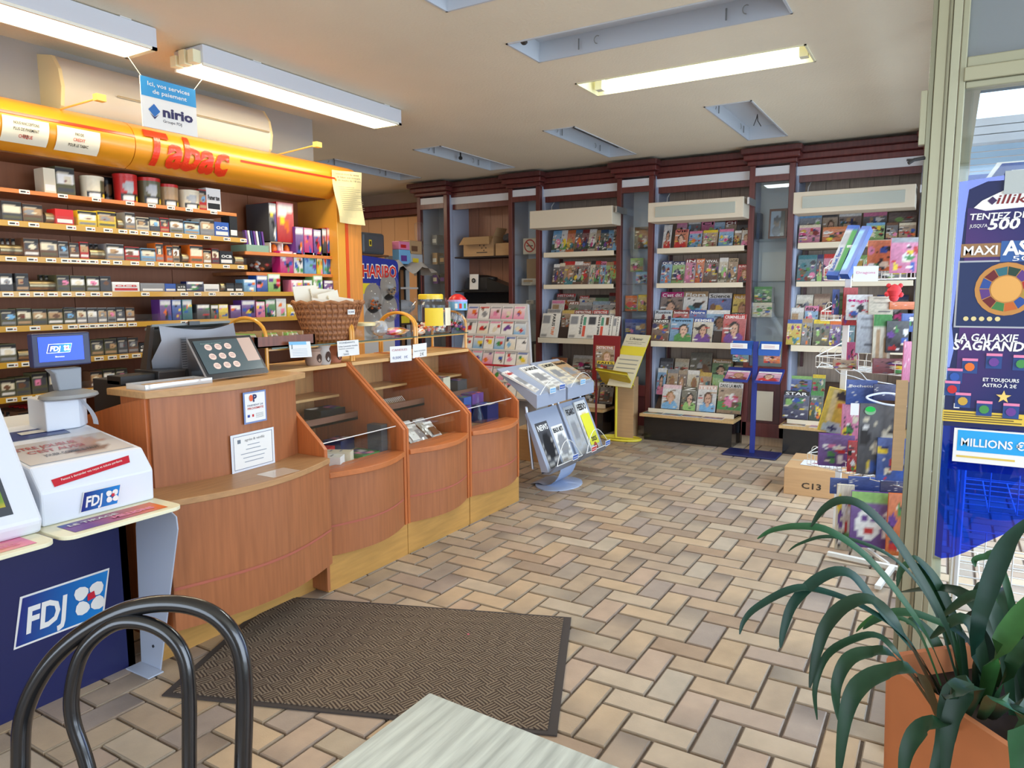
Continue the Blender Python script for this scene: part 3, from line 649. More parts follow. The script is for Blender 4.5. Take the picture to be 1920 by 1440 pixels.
def newspapers(L,X,z,row):
    U,Wv=sheet_frame(.3)
    for k,(y1,y0,h,t1,t2) in enumerate(L):
        b=MB(); w=y1-y0; L_=h/math.cos(.3); b.fbox((X,y1,z),U,Wv,w,L_,.012,srgb(226,220,208))
        rr=random.Random(k+40)
        ops=[('g',srgb(222,216,204),srgb(230,225,214)),('r',.05,.6,.45,.94,cc(rr.choice(['brown','grey','dark grey'])))]
        for i in range(8): ops.append(('r',.06,.05+.06*i,.4,.065+.06*i,srgb(150,146,140)))
        b.art((X,y1,z),U,Wv,w,L_,12,18,ops_fn(ops,rr,.06))
        # the masthead runs sideways because the papers are folded and stood on end
        P0=Vector((X,y1,z))+U*(w*.60)+Wv*(L_*.97)
        b.text(t1,P0,-Wv,U,w*.15,cc('black'),w=L_*.8,bold=.03,off=.002) if k else b.text(t1,P0,-Wv,U,w*.15,cc('black'),w=L_*.5,bold=.03,off=.002)
        if t2:
            if k: b.quad(Vector((X,y1,z))+U*(w*.76)+Wv*(L_*.08),U,Wv,w*.15,L_*.44,srgb(214,90,70),.002)
            else: b.text(t2,P0-Wv*(L_*.52),-Wv,U,w*.15,cc('orange'),w=L_*.35,bold=.03,off=.002)
            if k: b.quad(Vector((X,y1,z))+U*(w*.76)+Wv*(L_*.55),U,Wv,w*.15,L_*.34,srgb(90,150,120),.002)
        b.build('newspaper',PAPER,label=f'folded newspaper stood on end, {ORD[k]} from left on the front of the left bay',cat='newspaper',group='folded newspapers in the left bay')
newspapers([(4.07,3.839,0.276,'PARIS','TURF'),(3.708,3.48,0.268,'Paradoxes et projets','x'),(3.48,3.264,0.264,'Face a la presse','x'),(3.264,3.175,0.26,'Dordogne',''),(3.168,3.092,0.249,'LE FIGARO','')],7.39,1.057,'')
b=MB(); b.fbox((7.40,3.844,1.057),*sheet_frame(.3),.17,.13,.02,srgb(58,44,36)); b.build('slot_divider',MATTE,label='empty brown slot between the first two folded newspapers',cat='divider')
mag_row([(4.079,3.87,0.196,'tan','orange','many'),(3.792,3.521,0.234,'white','cream','scene'),(3.507,3.252,0.22,'red','olive','many')],7.66,.60,'left bay lowest shelf rearmost')
mag_row([(3.742,3.487,0.201,'red','brown','scene','HERO'),(3.487,3.273,0.151,'pink','tan','scene')],7.56,.48,'left bay lowest shelf middle tier')
mag_row([(3.473,3.314,0.225,'white','tan','many'),(3.301,3.14,0.211,'cream','grey','scene','101')],7.36,.336,'left bay lowest shelf front')
b=MB(); b.fbox((7.37,3.676,.337),*sheet_frame(.3),.24,.14,.02,srgb(46,38,34)); b.build('slot_divider',MATTE,label='empty dark slot at the left end of the lowest shelf, left bay',cat='divider')
mag_row([(2.554,2.443,0.288,'pink','pink','face'),(2.431,2.298,0.292,'white','dark grey','many'),(2.287,2.151,0.267,'pink','magenta','many','CI'),(2.151,2.04,0.249,'white','light blue','scene'),(2.035,1.92,0.259,'dark red','tan','scene','CH'),(1.915,1.802,0.247,'brown','dark grey','face')],7.66,2.045,'middle bay top row rear',lean=.2)
mag_row([(2.661,2.572,0.25,'white','white','face'),(2.531,2.387,0.192,'pink','orange','face','VIE'),(2.375,2.24,0.168,'pink','light blue','many'),(2.229,2.079,0.171,'yellow','tan','many'),(2.063,1.917,0.174,'pink','light blue','many'),(1.906,1.837,0.152,'white','tan','scene'),(1.831,1.742,0.153,'cream','white','face')],7.54,2.036,'middle bay top row front')
mag_row([(2.676,2.558,0.239,'dark blue','light blue','many','QUE'),(2.552,2.418,0.23,'dark blue','light green','scene','QUE'),(2.412,2.303,0.254,'dark red','pink','many','IN'),(2.297,2.213,0.251,'orange','orange','many','EXP'),(2.207,2.062,0.247,'dark grey','brown','many','VIVAL'),(2.057,1.969,0.255,'white','cream','scene'),(1.964,1.867,0.246,'cream','tan','scene','COUTURE'),(1.862,1.745,0.179,'red','red','face','BURDA')],7.54,1.666,'middle bay second row')
mag_row([(2.714,2.462,0.337,'magenta','brown','face',"C'est dit!"),(2.456,2.196,0.341,'tan','white','many','Flora'),(2.185,1.944,0.322,'white','blue','scene','Science'),(1.928,1.759,0.31,'red','yellow','face','VALEURS')],7.62,1.235,'middle bay third shelf rear')
mag_row([(2.729,2.538,0.248,'light blue','white','many','Rustica'),(2.526,2.351,0.249,'dark red','red','face','Intimite'),(2.346,2.169,0.25,'blue','blue','scene','Notre'),(2.164,1.926,0.251,'white','light blue','face'),(1.915,1.744,0.226,'black','red','many','AFFAIRES')],7.50,1.13,'middle bay third shelf second tier')
mag_row([(2.711,2.522,0.227,'black','brown','many','UNIVERS'),(2.51,2.275,0.241,'light blue','light blue','face','Femme'),(2.264,2.058,0.244,'blue','cream','face','FEMME'),(1.96,1.731,0.285,'red','red','face','CRIMINELLES')],7.39,1.057,'middle bay third shelf front')
b=MB(); b.fbox((7.40,2.05,1.057),*sheet_frame(.3),.085,.12,.02,srgb(70,60,54)); b.build('slot_divider',MATTE,label='empty grey slot on the third shelf of the middle bay',cat='divider')
mag_row([(2.709,2.568,0.243,'dark grey','dark grey','scene'),(2.544,2.388,0.244,'tan','cream','scene'),(2.377,2.144,0.316,'grey','olive','scene'),(2.132,1.917,0.256,'tan','green','face','Poulettes'),(1.901,1.791,0.196,'cream','cream','news')],7.66,.60,'middle bay lowest shelf rear')
mag_row([(2.693,2.596,0.283,'white','light blue','face'),(2.584,2.464,0.277,'grey','tan','face'),(2.458,2.364,0.271,'cream','brown','face'),(2.358,2.231,0.276,'white','cream','face'),(2.225,2.1,0.26,'yellow','tan','many'),(2.088,1.977,0.244,'teal','light green','many'),(1.966,1.845,0.218,'red','grey','face')],7.52,.46,'middle bay lowest shelf second tier')
mag_row([(2.572,2.373,0.251,'pink','white','face'),(2.361,2.201,0.24,'black','olive','face','Z'),(2.19,1.995,0.268,'orange','white','face','TETU'),(1.979,1.736,0.305,'white','tan','scene','DANS LA MAIN')],7.36,.336,'middle bay lowest shelf front')
def flat_mags(L,z,bay_):
    for k,(y,x,a) in enumerate(L):
        U=Vector((math.sin(a),-math.cos(a),0)); Wv=Vector((math.cos(a),math.sin(a),0))
        P=Vector((x,y,z+.004)); b=MB(); b.fbox(P,U,Wv,.2,.13,.004,cc('white'))
        rr=random.Random(k+int(y*10)); b.art(P,U,Wv,.2,.13,10,8,ops_fn(cover_ops(rr,rr.choice(PALM),rr.choice(PALB),'face'),rr,.1)); b.build('magazine',PAPER,label=f'magazine lying flat on the wooden ledge, {ORD[k]} from left under the {bay_} bay',cat='magazine',group='magazines lying flat on the ledges')
flat_mags([(2.72,7.22,.05),(2.51,7.21,-.04),(2.30,7.22,.03),(2.08,7.21,0),(1.9,7.22,.06)][:4]+[(1.86,7.21,.0)][:0],.2905,'middle')
flat_mags([(1.30,7.22,.05),(1.06,7.21,-.04),(.8,7.22,.02)],.2905,'right')
mag_row([(1.306,1.104,0.264,'light blue','grey','many'),(1.095,0.961,0.258,'dark grey','tan','face'),(0.951,0.755,0.258,'white','brown','many'),(0.737,0.538,0.245,'pink','dark grey','many'),(0.52,0.293,0.23,'grey','brown','many')],7.68,2.065,'right bay top row rear',lean=.15)
mag_row([(1.286,1.093,0.174,'cream','pink','many'),(1.07,0.85,0.142,'tan','orange','many'),(0.696,0.541,0.163,'light blue','light green','many'),(0.528,0.433,0.156,'brown','dark grey','scene'),(0.424,0.288,0.149,'cream','tan','many')],7.54,2.036,'right bay top row front')
mag_row([(1.286,1.115,0.256,'teal','teal','many'),(1.111,1.058,0.257,'dark blue','dark blue','face'),(1.053,0.954,0.26,'red','pink','many'),(0.935,0.777,0.245,'olive','tan','many'),(0.768,0.66,0.24,'black','light green','many'),(0.642,0.335,0.223,'blue','grey','many')],7.54,1.666,'right bay second row')
mag_row([(1.302,1.148,0.301,'white','cream','many'),(1.138,0.992,0.311,'dark blue','tan','many'),(0.954,0.765,0.289,'green','dark grey','many'),(0.582,0.316,0.297,'blue','black','scene')],7.62,1.235,'right bay third shelf rear')
mag_row([(1.327,1.208,0.282,'white','white','news'),(1.198,1.077,0.298,'pink','light blue','many','filly'),(1.058,0.887,0.258,'red','tan','many')],7.50,1.13,'right bay third shelf second tier')
mag_row([(1.333,1.201,0.24,'blue','yellow','many'),(1.196,1.105,0.251,'tan','grey','many'),(1.095,0.953,0.243,'yellow','olive','many'),(0.949,0.851,0.235,'orange','purple','many'),(0.847,0.732,0.216,'black','teal','many')],7.39,1.057,'right bay third shelf front')
mag_row([(1.367,1.115,0.197,'light green','blue','many'),(1.11,0.992,0.218,'yellow','green','many')],7.60,.53,'right bay lowest shelf rear')
mag_row([(1.334,1.098,0.264,'black','dark blue','many','STAR'),(1.088,0.973,0.276,'green','dark green','many')],7.36,.336,'right bay lowest shelf front')
# ---------------- tobacco wall ----------------
TB=thing('tobacco_display',(2.6,4.5,0),'golden tobacco display wall with brown back and seven shelves','display wall')
gold=srgb(222,160,44); wood=srgb(206,124,62); brn=srgb(150,92,58); lip=srgb(196,148,44)
w0=-.9
for k in range(8):
    a=w0+k*.675; b=MB(); b.box((a+.002,4.68,.1),(min(a+.673,4.5),4.70,2.5),brn); b.build('back_panel',mat('brown_laminate',.55,noise=((50,50,3),.08,4)),parent=TB)
b=MB(); b.box((4.40,4.3,.1),(4.42,4.68,2.40),srgb(196,184,170)); b.build('side_panel',MATTE,parent=TB)
b=MB(); b.box((4.327,4.24,0),(4.418,4.70,2.42),srgb(224,160,60)); b.build('end_post',GOLD,parent=TB,bevel=.004)
b=MB(); b.box((4.418,4.237,0),(4.449,4.70,2.42),srgb(214,80,30)); b.build('red_stripe',GOLD,parent=TB)
b=MB(); b.box((4.449,4.24,0),(4.609,4.9,2.42),srgb(216,140,62)); b.build('end_panel',BEECH,parent=TB,bevel=.004)
SH=[]
def shelf(x0,x1,z,c,th,lipped,d=.38,y=4.3):
    b=MB(); b.box((x0,y,z-th),(x1,4.68,z),srgb(170,110,66)); b.box((x0,y-.012,z-th),(x1,y,z+.0),c)
    return b.build('shelf',GOLD if lipped else BEECHH,parent=TB,bevel=.0015)
S1=shelf(w0,3.47,2.133,wood,.022,False,y=4.38)
ZS=[2.133,1.956,1.769,1.581,1.396,1.203,1.017,.80]
S=[S1]+[shelf(w0,3.475 if z>1.6 else 4.40,z,lip,.032,True) for z in ZS[1:5]]+[shelf(w0,4.40,z,lip,.032,True) for z in ZS[5:]]
RAz,RBz=1.868,1.722
SRA=shelf(3.48,4.40,RAz,wood,.024,False,y=4.32); SRB=shelf(3.48,4.40,RBz,wood,.024,False,y=4.32)
# price tags on the lips (sub-parts)
tagr=random.Random(5); tmesh=None
def tags(sh,xs_,z,y,th,w=.055):
    global tmesh
    for x in xs_:
        if tmesh is None:
            b=MB(); b.box((-.027,-.0015,-.011),(.027,0,.011),srgb(232,228,214)); b.quad((-.020,-.0015,-.004),X_,Z_,.026,.008,srgb(50,48,48),.0006); b.quad((.012,-.0015,-.004),X_,Z_,.01,.006,srgb(150,60,60),.0006)
            o=b.build('price_tag',PAPER,keep=True); tmesh=o.data; bpy.data.objects.remove(o)
        o=bpy.data.objects.new('price_tag',tmesh); COL.objects.link(o); o.parent=sh
        o.location=Vector((x,y-.0125,z-th/2))-TB.location-sh.location
tags(S[0],[2.087,2.288,2.479,2.685,2.828,2.961,3.093,3.281],2.133,4.38,.022)
tags(S[1],[1.982,2.082,2.278,2.386,2.489,2.579,2.646,2.715,2.789,2.865,2.947,3.051,3.16,3.315,3.452],1.956,4.3,.032)
tags(S[2],[1.954,2.059,2.155,2.235,2.285,2.338,2.39,2.459,2.533,2.64,2.74,2.823,2.878,2.938,3.004,3.083,3.152,3.299,3.418],1.769,4.3,.032)
tags(S[3],[1.924,2.004,2.077,2.149,2.223,2.3,2.385,2.458,2.695,2.964,3.062,3.173,3.344,3.402],1.581,4.3,.032)
tags(S[4],[1.926,2.043,2.16,2.244,2.304,2.362,2.415,2.473,2.532,2.599,2.952],1.396,4.3,.032)
tags(S[5],[1.916,1.987,2.379,2.459,2.531,2.609],1.203,4.3,.032)
tags(S[6],[1.896,1.972,2.043,2.349,2.429],1.017,4.3,.032)
# curved sign canopy
def can(t):
    """t 0 (top) .. 1 (bottom): profile of the curved fascia -> (y,z)"""
    q=(t-.5)*2; return (4.37-.17*math.sqrt(max(0,1-.93*q*q)), 2.595-.275*t)
cv=srgb(222,146,34)
for x0,x1 in ((w0,2.64),(2.645,4.56)):
    b=MB(); n=14; rows=[[(x,*can(k/n)) for k in range(n+1)] for x in (x0,(x0+x1)/2,x1)]
    b.sweep(rows,cv); b.poly([(x0,*can(k/n)) for k in range(n+1)],cv); b.poly([(x1,*can(k/n)) for k in range(n+1)][::-1],cv)
    b.build('canopy_section',GOLD,parent=TB,smooth=True)
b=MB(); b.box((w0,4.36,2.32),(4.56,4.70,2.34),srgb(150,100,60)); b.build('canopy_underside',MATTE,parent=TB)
def onc(x,t,o=.004):
    y,z=can(t); y2,z2=can(t+.01); n=Vector((0,(z2-z),-(y2-y))).normalized()
    if n.y>0: n=-n
    return (x,y+n.y*o,z+n.z*o)
rd=srgb(222,52,22)
def cstripe(x0,x1,t0,t1,c,name='red_stripe',n=4,m_=None,par=TB,o=.003,**k):
    b=MB(); b.sweep([[onc(x0+(x1-x0)*i/20,t0+(t1-t0)*j/n,o) for j in range(n+1)] for i in range(21)],c); return b.build(name,m_ or GOLD,parent=par,smooth=True,**k)
cstripe(w0,2.644,.33,.385,rd); cstripe(3.389,4.278,.44,.49,rd)
b=MB(); xa=2.703; xb=3.296
vs,fs,tw=glyphs('Tabac',.035,.12); vs,fs=finer(vs,fs,.09); sx=(xb-xa)/tw
b.add([onc(xa+x*sx,.84-.66*(y/.7),.008) for x,y in vs],fs,srgb(226,54,24)); b.build('sign_lettering',GOLD,parent=TB)
def notice_c(px0,px1,t0,t1,lines,label):
    x0,x1=px0,px1; b=MB(); n=5
    b.sweep([[onc(x0+(x1-x0)*i/4,t0+(t1-t0)*j/n,.006) for j in range(n+1)] for i in range(5)],srgb(236,228,204))
    for (s_,tt,hh,c,frac) in lines:
        vs,fs,tw=glyphs(s_,.01,0); wd=(x1-x0)*frac; sc=wd/tw
        b.add([onc((x0+x1)/2-wd/2+x*sc,tt-hh*(y/.7),.009) for x,y in vs],fs,cc(c))
    b.build('notice',PAPER,smooth=True,label=label,cat='notice')
notice_c(1.929,2.155,.43,.86,[("NOUS N'ACCEPTONS",.55,.05,'black',.55),('PLUS DE PAIEMENT',.65,.05,'black',.55),('PAR',.755,.05,'black',.12),('    CHEQUE',.765,.055,'red',.3)],'white paper reading no cheque payments stuck on the yellow canopy, left')
notice_c(2.196,2.43,.44,.87,[('PAS DE',.57,.05,'black',.2),('CREDIT',.67,.055,'red',.28),('POUR LE TABAC',.765,.05,'black',.46)],'white paper reading no credit stuck on the yellow canopy, beside the Tabac lettering')
# long notice hanging at the canopy end
b=MB(); q=[(4.239,4.19,2.528),(4.564,4.19,2.549),(4.59,4.19,2.126),(4.301,4.19,2.129)]
A,B_,C_,D_=[Vector(v) for v in q]
rows=[]
for i in range(9):
    u=i/8; rows.append([A.lerp(B_,u)*(1-j/8)+D_.lerp(C_,u)*(j/8)+Vector((0,.012*math.sin(u*5+j*.7),0)) for j in range(9)])
b.sweep(rows,srgb(226,212,160))
Ux=(B_-A).normalized(); Wn=(A-D_).normalized()
for k,(s_,h) in enumerate((('Interdiction de vente',.014),('de tabac aux mineurs',.014),('de moins de 18 ans',.014))):
    b.text(s_,A+Ux*(.02+.006*k)-Wn*(.035+.024*k)+Vector((0,-.014,0)),Ux,Vector((0,0,1)),h,cc('dark grey'),w=(B_-A).length*.8,off=.003)
for k in range(12): b.quad(A+Ux*(.03+.002*k)-Wn*(.13+.016*k)+Vector((0,-.016,0)),Ux,Vector((0,0,1)),(B_-A).length*(.75 if k%3 else .55),.003,srgb(150,140,115),.001)
b.build('notice',PAPER,label='long cream notice about minors hanging from the right end of the canopy',cat='notice')
# white cassette (air unit) above the canopy, rods
t=thing('air_unit',(3.0,4.5,2.55),'long white curved air unit on the soffit above the tobacco sign','air unit')
xa,xb=2.322,3.766
prof=[(4.55,2.93),(4.40,2.90),(4.34,2.82),(4.32,2.72),(4.34,2.62),(4.40,2.55),(4.55,2.54)]
b=MB(); b.sweep([[(x,y,z) for y,z in prof] for x in (xa,(xa+xb)/2,xb)],srgb(200,192,178)); b.build('curved_front',PLAST,parent=t,smooth=True)
for x in (xa,xb):
    b=MB(); b.prism([(x,y,z) for y,z in prof],(-.02 if x==xa else .02,0,0),srgb(222,200,150)); b.build('end_cap',PLAST,parent=t)
b=MB(); b.tube([(xa+.3,4.315,2.735),(xb-.02,4.315,2.735)],.006,srgb(236,230,200),6); b.build('trim_strip',METAL,parent=t)
for n_,(p0,p1) in enumerate([((2.273,4.3,2.586),(2.294,3.95,2.602)),((3.801,4.3,2.583),(3.856,3.95,2.624))]):
    b=MB(); b.tube([p0,p1],.005,srgb(220,180,90),6); b.build('support_rod',GOLD,label=['thin golden rod rising from the left of the canopy','thin golden rod rising from the right of the canopy'][n_],cat='rod')
    bb=MB(); bb.box((p1[0]-.02,p1[1]-.02,p1[2]-.015),(p1[0]+.03,p1[1]+.02,p1[2]+.02),srgb(226,190,100)); bb.build('spot_head',GOLD,parent=bpy.data.objects[[o.name for o in bpy.data.objects if o.name.startswith('support_rod')][-1]])
# hanging tube lamps
def pend(x0,x1,label,open_end=False):
    t=thing('hanging_tube_lamp',((x0+x1)/2,3.85,2.87),label,'ceiling lamp','white tube lamps over the counter'); b=MB(); hc=srgb(206,208,214)
    b.box((x0,3.72,2.875),(x1,3.985,CZ-.005),hc); b.build('housing',PLAST,parent=t,bevel=.003)
    b=MB(); b.box((x0+.02,3.745,2.865),(x1-.02,3.965,2.876),(1,.93,.72)); b.build('glowing_louvre',LAMP,parent=t)
    b=MB(); b.box((x0,3.72,2.86),(x1,3.735,2.875),srgb(240,236,220)); b.box((x0,3.97,2.86),(x1,3.985,2.875),srgb(240,236,220)); b.box((x1-.03,3.72,2.86),(x1,3.985,2.875),srgb(240,236,200)); b.build('rim',PLAST,parent=t)
    for x in (x0+.35,x1-.2):
        b=MB(); b.box((x,3.80,CZ-.006),(x+.06,3.715,CZ-.001),srgb(220,220,215)); b.build('clip',PLAST,parent=t)
    if open_end:
        for k,(yy,zz) in enumerate(((3.74,2.94),(3.82,2.95),(3.9,2.93))):
            b=MB(); b.box((x0-.05,yy,2.87),(x0,yy+.05,zz),srgb(236,228,190)); b.build('end_socket',PLAST,parent=t)
pend(.9,2.5,'left hanging tube lamp, cut by the picture edge'); pend(2.78,4.53,'right hanging tube lamp with an open socket end',True)
area('tube_lamp_light_left',(1.7,3.85,2.85),(0,0,0),1.5,.2,9,(1,.80,.46)); area('tube_lamp_light_right',(3.65,3.85,2.85),(0,0,0),1.7,.2,11,(1,.80,.46))
# hanging sign
t=thing('hanging_sign',(2.6,3.85,2.45),'blue and white payment services sign hanging from cords','sign')
A,B_,C_,D_=[Vector(v) for v in [(2.453,3.82,2.736),(2.79,3.82,2.745),(2.797,3.82,2.476),(2.464,3.82,2.471)]]
A.z=B_.z=(A.z+B_.z)/2; D_.z=C_.z=(C_.z+D_.z)/2; D_.x=A.x; C_.x=B_.x; w=B_.x-A.x; h=A.z-D_.z
b=MB(); b.fbox(D_,X_,Z_,w,h,.006,cc('white')); b.quad(D_+Z_*(h*.62),X_,Z_,w,h*.38,srgb(60,150,205),.001)
b.text('Ici, vos services',D_+X_*(w*.12)+Z_*(h*.84),X_,Z_,h*.085,cc('white'),w=w*.76,bold=.01); b.text('de paiement',D_+X_*(w*.2)+Z_*(h*.70),X_,Z_,h*.085,cc('white'),w=w*.62,bold=.01)
b.text('nirio',D_+X_*(w*.36)+Z_*(h*.28),X_,Z_,h*.19,srgb(52,48,92),w=w*.56,bold=.04); b.text('Groupe FDJ',D_+X_*(w*.36)+Z_*(h*.16),X_,Z_,h*.06,srgb(60,60,80),w=w*.34)
cx=D_+X_*(w*.21)+Z_*(h*.36); b.poly([cx+Vector((0,-.003,-.035)),cx+Vector((.035,-.003,0)),cx+Vector((0,-.003,.035)),cx+Vector((-.035,-.003,0))],srgb(50,110,180)); b.add([cx+Vector(v) for v in ((-.026,-.002,-.018),(0,-.002,-.046),(.026,-.002,-.018),(0,-.002,-.036))],[(0,1,2,3)],srgb(50,40,90))
b.build('sign_board',PAPER,parent=t)
for p0,p1 in ((A+Vector((.01,0,-.005)),Vector((2.40,3.88,2.875))),(B_+Vector((-.01,0,-.005)),Vector((2.92,3.88,2.875)))):
    b=MB(); b.tube([p0,p1],.0018,srgb(230,220,190),5); b.build('cord',PLAST,parent=t)
# ---------------- packs and tins ----------------
TR=random.Random(21)
def pack(x0,x1,z,h,col,label,y=4.305,d=.10,kind='pack',name='cigarette_pack',cat='cigarette pack',group=None,title='',tcol='white',depthcopies=0):
    w=x1-x0; b=MB(); P=Vector((x0,y,z)); c=cc(col); b.fbox(P,X_,Z_,w,h,d,c)
    rr=random.Random(int(x0*1000)+int(z*77))
    if kind=='pack':
        ph=cc(rr.choice(['tan','brown','pink','cream','grey','light blue'])); bg=cc(rr.choice(['cream','white','tan','dark grey']))
        ops=[('g',mixc(c,(0,0,0),.2),c),('r',.04,.36,.96,.72,bg),('e',rr.uniform(.35,.65),.54,.25,.14,ph),('e',rr.uniform(.35,.65),.5,.1,.07,cc(rr.choice(['dark red','brown','cream']))),('r',0,.74,1,.97,srgb(36,34,34)),('r',.1,.86,.9,.90,cc('white')),('r',.1,.78,.7,.80,srgb(180,170,150)),('r',.08,.10,.92,.22,cc(rr.choice(['grey','white','tan','dark grey','olive'])))]
        b.art(P,X_,Z_,w,h,8,14,ops_fn(ops,rr,.06),sharp=False)
    elif kind=='box':
        ops=[('g',mixc(c,(0,0,0),.35),mixc(c,(1,1,1),.15))]
        for _ in range(7): ops.append(('e',rr.uniform(.1,.9),rr.uniform(.08,.85),rr.uniform(.08,.22),rr.uniform(.05,.16),cc(rr.choice(['white','yellow','red','pink','blue','black','green','purple','orange']))))
        ops.append(('r',.08,.80,.92,.93,cc(tcol)) if not title else ('r',0,0,0,0,(0,0,0)))
        b.art(P,X_,Z_,w,h,8,10,ops_fn(ops,rr,.08))
    elif kind=='plain':
        b.quad(P+Z_*(h*.1)+X_*(w*.08),X_,Z_,w*.84,h*.25,cc(tcol),.001)
    if title: b.text(title,P+X_*(w*.1)+Z_*(h*(.62 if kind!='plain' else .5)),X_,Z_,h*.2,cc(tcol),w=w*.8,bold=.03,off=.003)
    return b.build(name,PAPER,label=label,cat=cat,group=group)
CT=['dark grey','olive','dark grey','olive','grey','brown','dark grey']
def prow(L,z,y,rowname,zoff=.0005,d=.09):
    for k,e in enumerate(L):
        x0,x1,h,col=e[:4]; kw=dict(e[4]) if len(e)>4 else {}
        nm=kw.pop('name','cigarette_pack'); ct=nm.replace('_',' ').replace('cigarette pack','cigarette pack'); fan=kw.pop('fan',0)
        kw.setdefault('d',d)
        pack(x0,x1,z+zoff,h,col,f"{col} {nm.replace('_',' ')}, {ORD[k]} from left on the {rowname}",y=y,name=nm,cat=' '.join(nm.split('_')[-2:]),group='packs on the '+rowname,**kw)
        for i in range(fan):
            pack(x0-.012*(i+1)-.001,x1-.012*(i+1)-.001,z+zoff,h+.0015*(i+1),col,f"{col} {nm.replace('_',' ')} {['just','two places','three places','four places'][i]} behind {ORD[k]} pack on the {rowname}",y=y+kw['d']+.012+.032*i,d=.022,name=nm,cat=' '.join(nm.split('_')[-2:]),group='packs behind others on the '+rowname)
P_={}
prow([(1.939,2.035,0.1,'dark grey'),(2.04,2.14,0.096,'brown'),(2.207,2.305,0.084,'red',{'kind': 'plain'}),(2.329,2.435,0.087,'yellow',{'fan': 3}),(2.442,2.55,0.094,'yellow',{'fan': 1}),(2.609,2.67,0.102,'grey',{'fan': 2}),(2.677,2.76,0.08,'cream'),(2.764,2.832,0.086,'dark grey',{'fan': 1}),(2.836,2.895,0.089,'red'),(2.902,2.997,0.089,'grey',{'fan': 2}),(3.004,3.115,0.082,'light blue',{'fan': 1}),(3.123,3.23,0.109,'grey',{'fan': 1}),(3.234,3.349,0.097,'blue',{'kind': 'plain','title': 'OCB','name': 'rolling_paper_box'}),(3.358,3.42,0.145,'black',{'kind': 'plain','name': 'rolling_paper_box'})],1.956,4.305,'upper yellow-edged shelf')
prow([(2.03,2.106,0.099,'brown',{'fan': 3}),(2.111,2.204,0.099,'brown'),(2.209,2.261,0.092,'grey'),(2.267,2.321,0.089,'brown'),(2.327,2.375,0.095,'red'),(2.481,2.586,0.094,'grey',{'fan': 3}),(2.593,2.684,0.083,'red'),(2.695,2.79,0.079,'light blue',{'fan': 1}),(2.794,2.845,0.116,'orange'),(2.867,2.908,0.103,'orange',{'fan': 1}),(2.912,2.957,0.106,'tan'),(3.035,3.131,0.118,'orange',{'fan': 3}),(3.135,3.193,0.09,'tan'),(3.201,3.256,0.104,'dark red'),(3.264,3.369,0.09,'black',{'kind': 'plain','title': 'OCB','name': 'rolling_paper_box'})],1.769,4.305,'third shelf down')
prow([(1.899,1.96,0.094,'dark grey',{'fan': 1}),(1.976,2.039,0.096,'dark grey',{'fan': 1}),(2.186,2.253,0.091,'olive',{'fan': 2}),(2.259,2.339,0.09,'olive'),(2.349,2.423,0.089,'olive'),(2.429,2.493,0.09,'dark grey'),(2.5,2.671,0.057,'white',{'kind': 'plain','title': 'OCB','tcol': 'red','name': 'long_paper_box','d': 0.06}),(2.678,2.839,0.052,'grey',{'kind': 'plain','name': 'long_paper_box','d': 0.06}),(2.843,2.918,0.05,'blue',{'kind': 'plain','name': 'rolling_paper_box','d': 0.06}),(2.922,2.991,0.051,'black',{'kind': 'plain','title': 'x12','name': 'rolling_paper_box','d': 0.06}),(2.995,3.123,0.066,'dark blue',{'kind': 'box','name': 'rolling_paper_box','d': 0.06}),(3.127,3.244,0.05,'white',{'kind': 'plain','tcol': 'grey','name': 'rolling_paper_box','d': 0.06}),(3.304,3.366,0.059,'black',{'kind': 'plain','name': 'cigarette_box'}),(3.375,3.438,0.06,'black',{'kind': 'plain','name': 'cigarette_box'}),(3.451,3.554,0.087,'light blue',{'kind': 'box','name': 'card_box'}),(3.563,3.66,0.116,'blue',{'kind': 'box','name': 'card_box'}),(3.665,3.779,0.13,'light green',{'kind': 'box','name': 'card_box'}),(3.883,4.0,0.09,'pink',{'kind': 'box','name': 'card_box'}),(4.006,4.1,0.092,'green',{'kind': 'box','name': 'card_box'}),(4.111,4.208,0.127,'light green',{'kind': 'box','name': 'card_box'}),(4.225,4.326,0.091,'purple',{'kind': 'box','name': 'card_box'})],1.581,4.305,'fourth shelf down')
prow([(1.888,1.961,0.09,'olive'),(1.966,2.038,0.094,'olive'),(2.043,2.118,0.089,'olive'),(2.123,2.203,0.088,'olive'),(2.209,2.274,0.086,'olive'),(2.28,2.335,0.091,'grey',{'fan': 1}),(2.341,2.397,0.09,'grey'),(2.403,2.454,0.089,'grey'),(2.46,2.509,0.088,'grey'),(2.512,2.565,0.09,'dark grey'),(2.572,2.627,0.089,'brown',{'fan': 1}),(2.797,2.875,0.133,'purple',{'kind': 'box','name': 'long_game_box'}),(2.882,2.947,0.132,'blue',{'kind': 'box','name': 'long_game_box'}),(2.955,3.026,0.132,'teal',{'kind': 'box','name': 'long_game_box'}),(3.062,3.16,0.099,'dark grey',{'kind': 'box','name': 'card_box'}),(3.169,3.228,0.094,'olive',{'kind': 'box','name': 'card_box'}),(3.232,3.306,0.097,'yellow',{'kind': 'box','name': 'card_box'}),(3.328,3.413,0.091,'purple',{'kind': 'box','name': 'card_box'}),(3.422,3.538,0.124,'purple',{'kind': 'box','name': 'card_box'}),(3.548,3.625,0.112,'pink',{'kind': 'box','name': 'card_box'}),(3.634,3.723,0.126,'green',{'kind': 'box','name': 'card_box'}),(3.734,3.826,0.133,'white',{'kind': 'box','name': 'card_box'}),(3.836,3.92,0.092,'yellow',{'kind': 'box','name': 'card_box'})],1.396,4.305,'fifth shelf down')
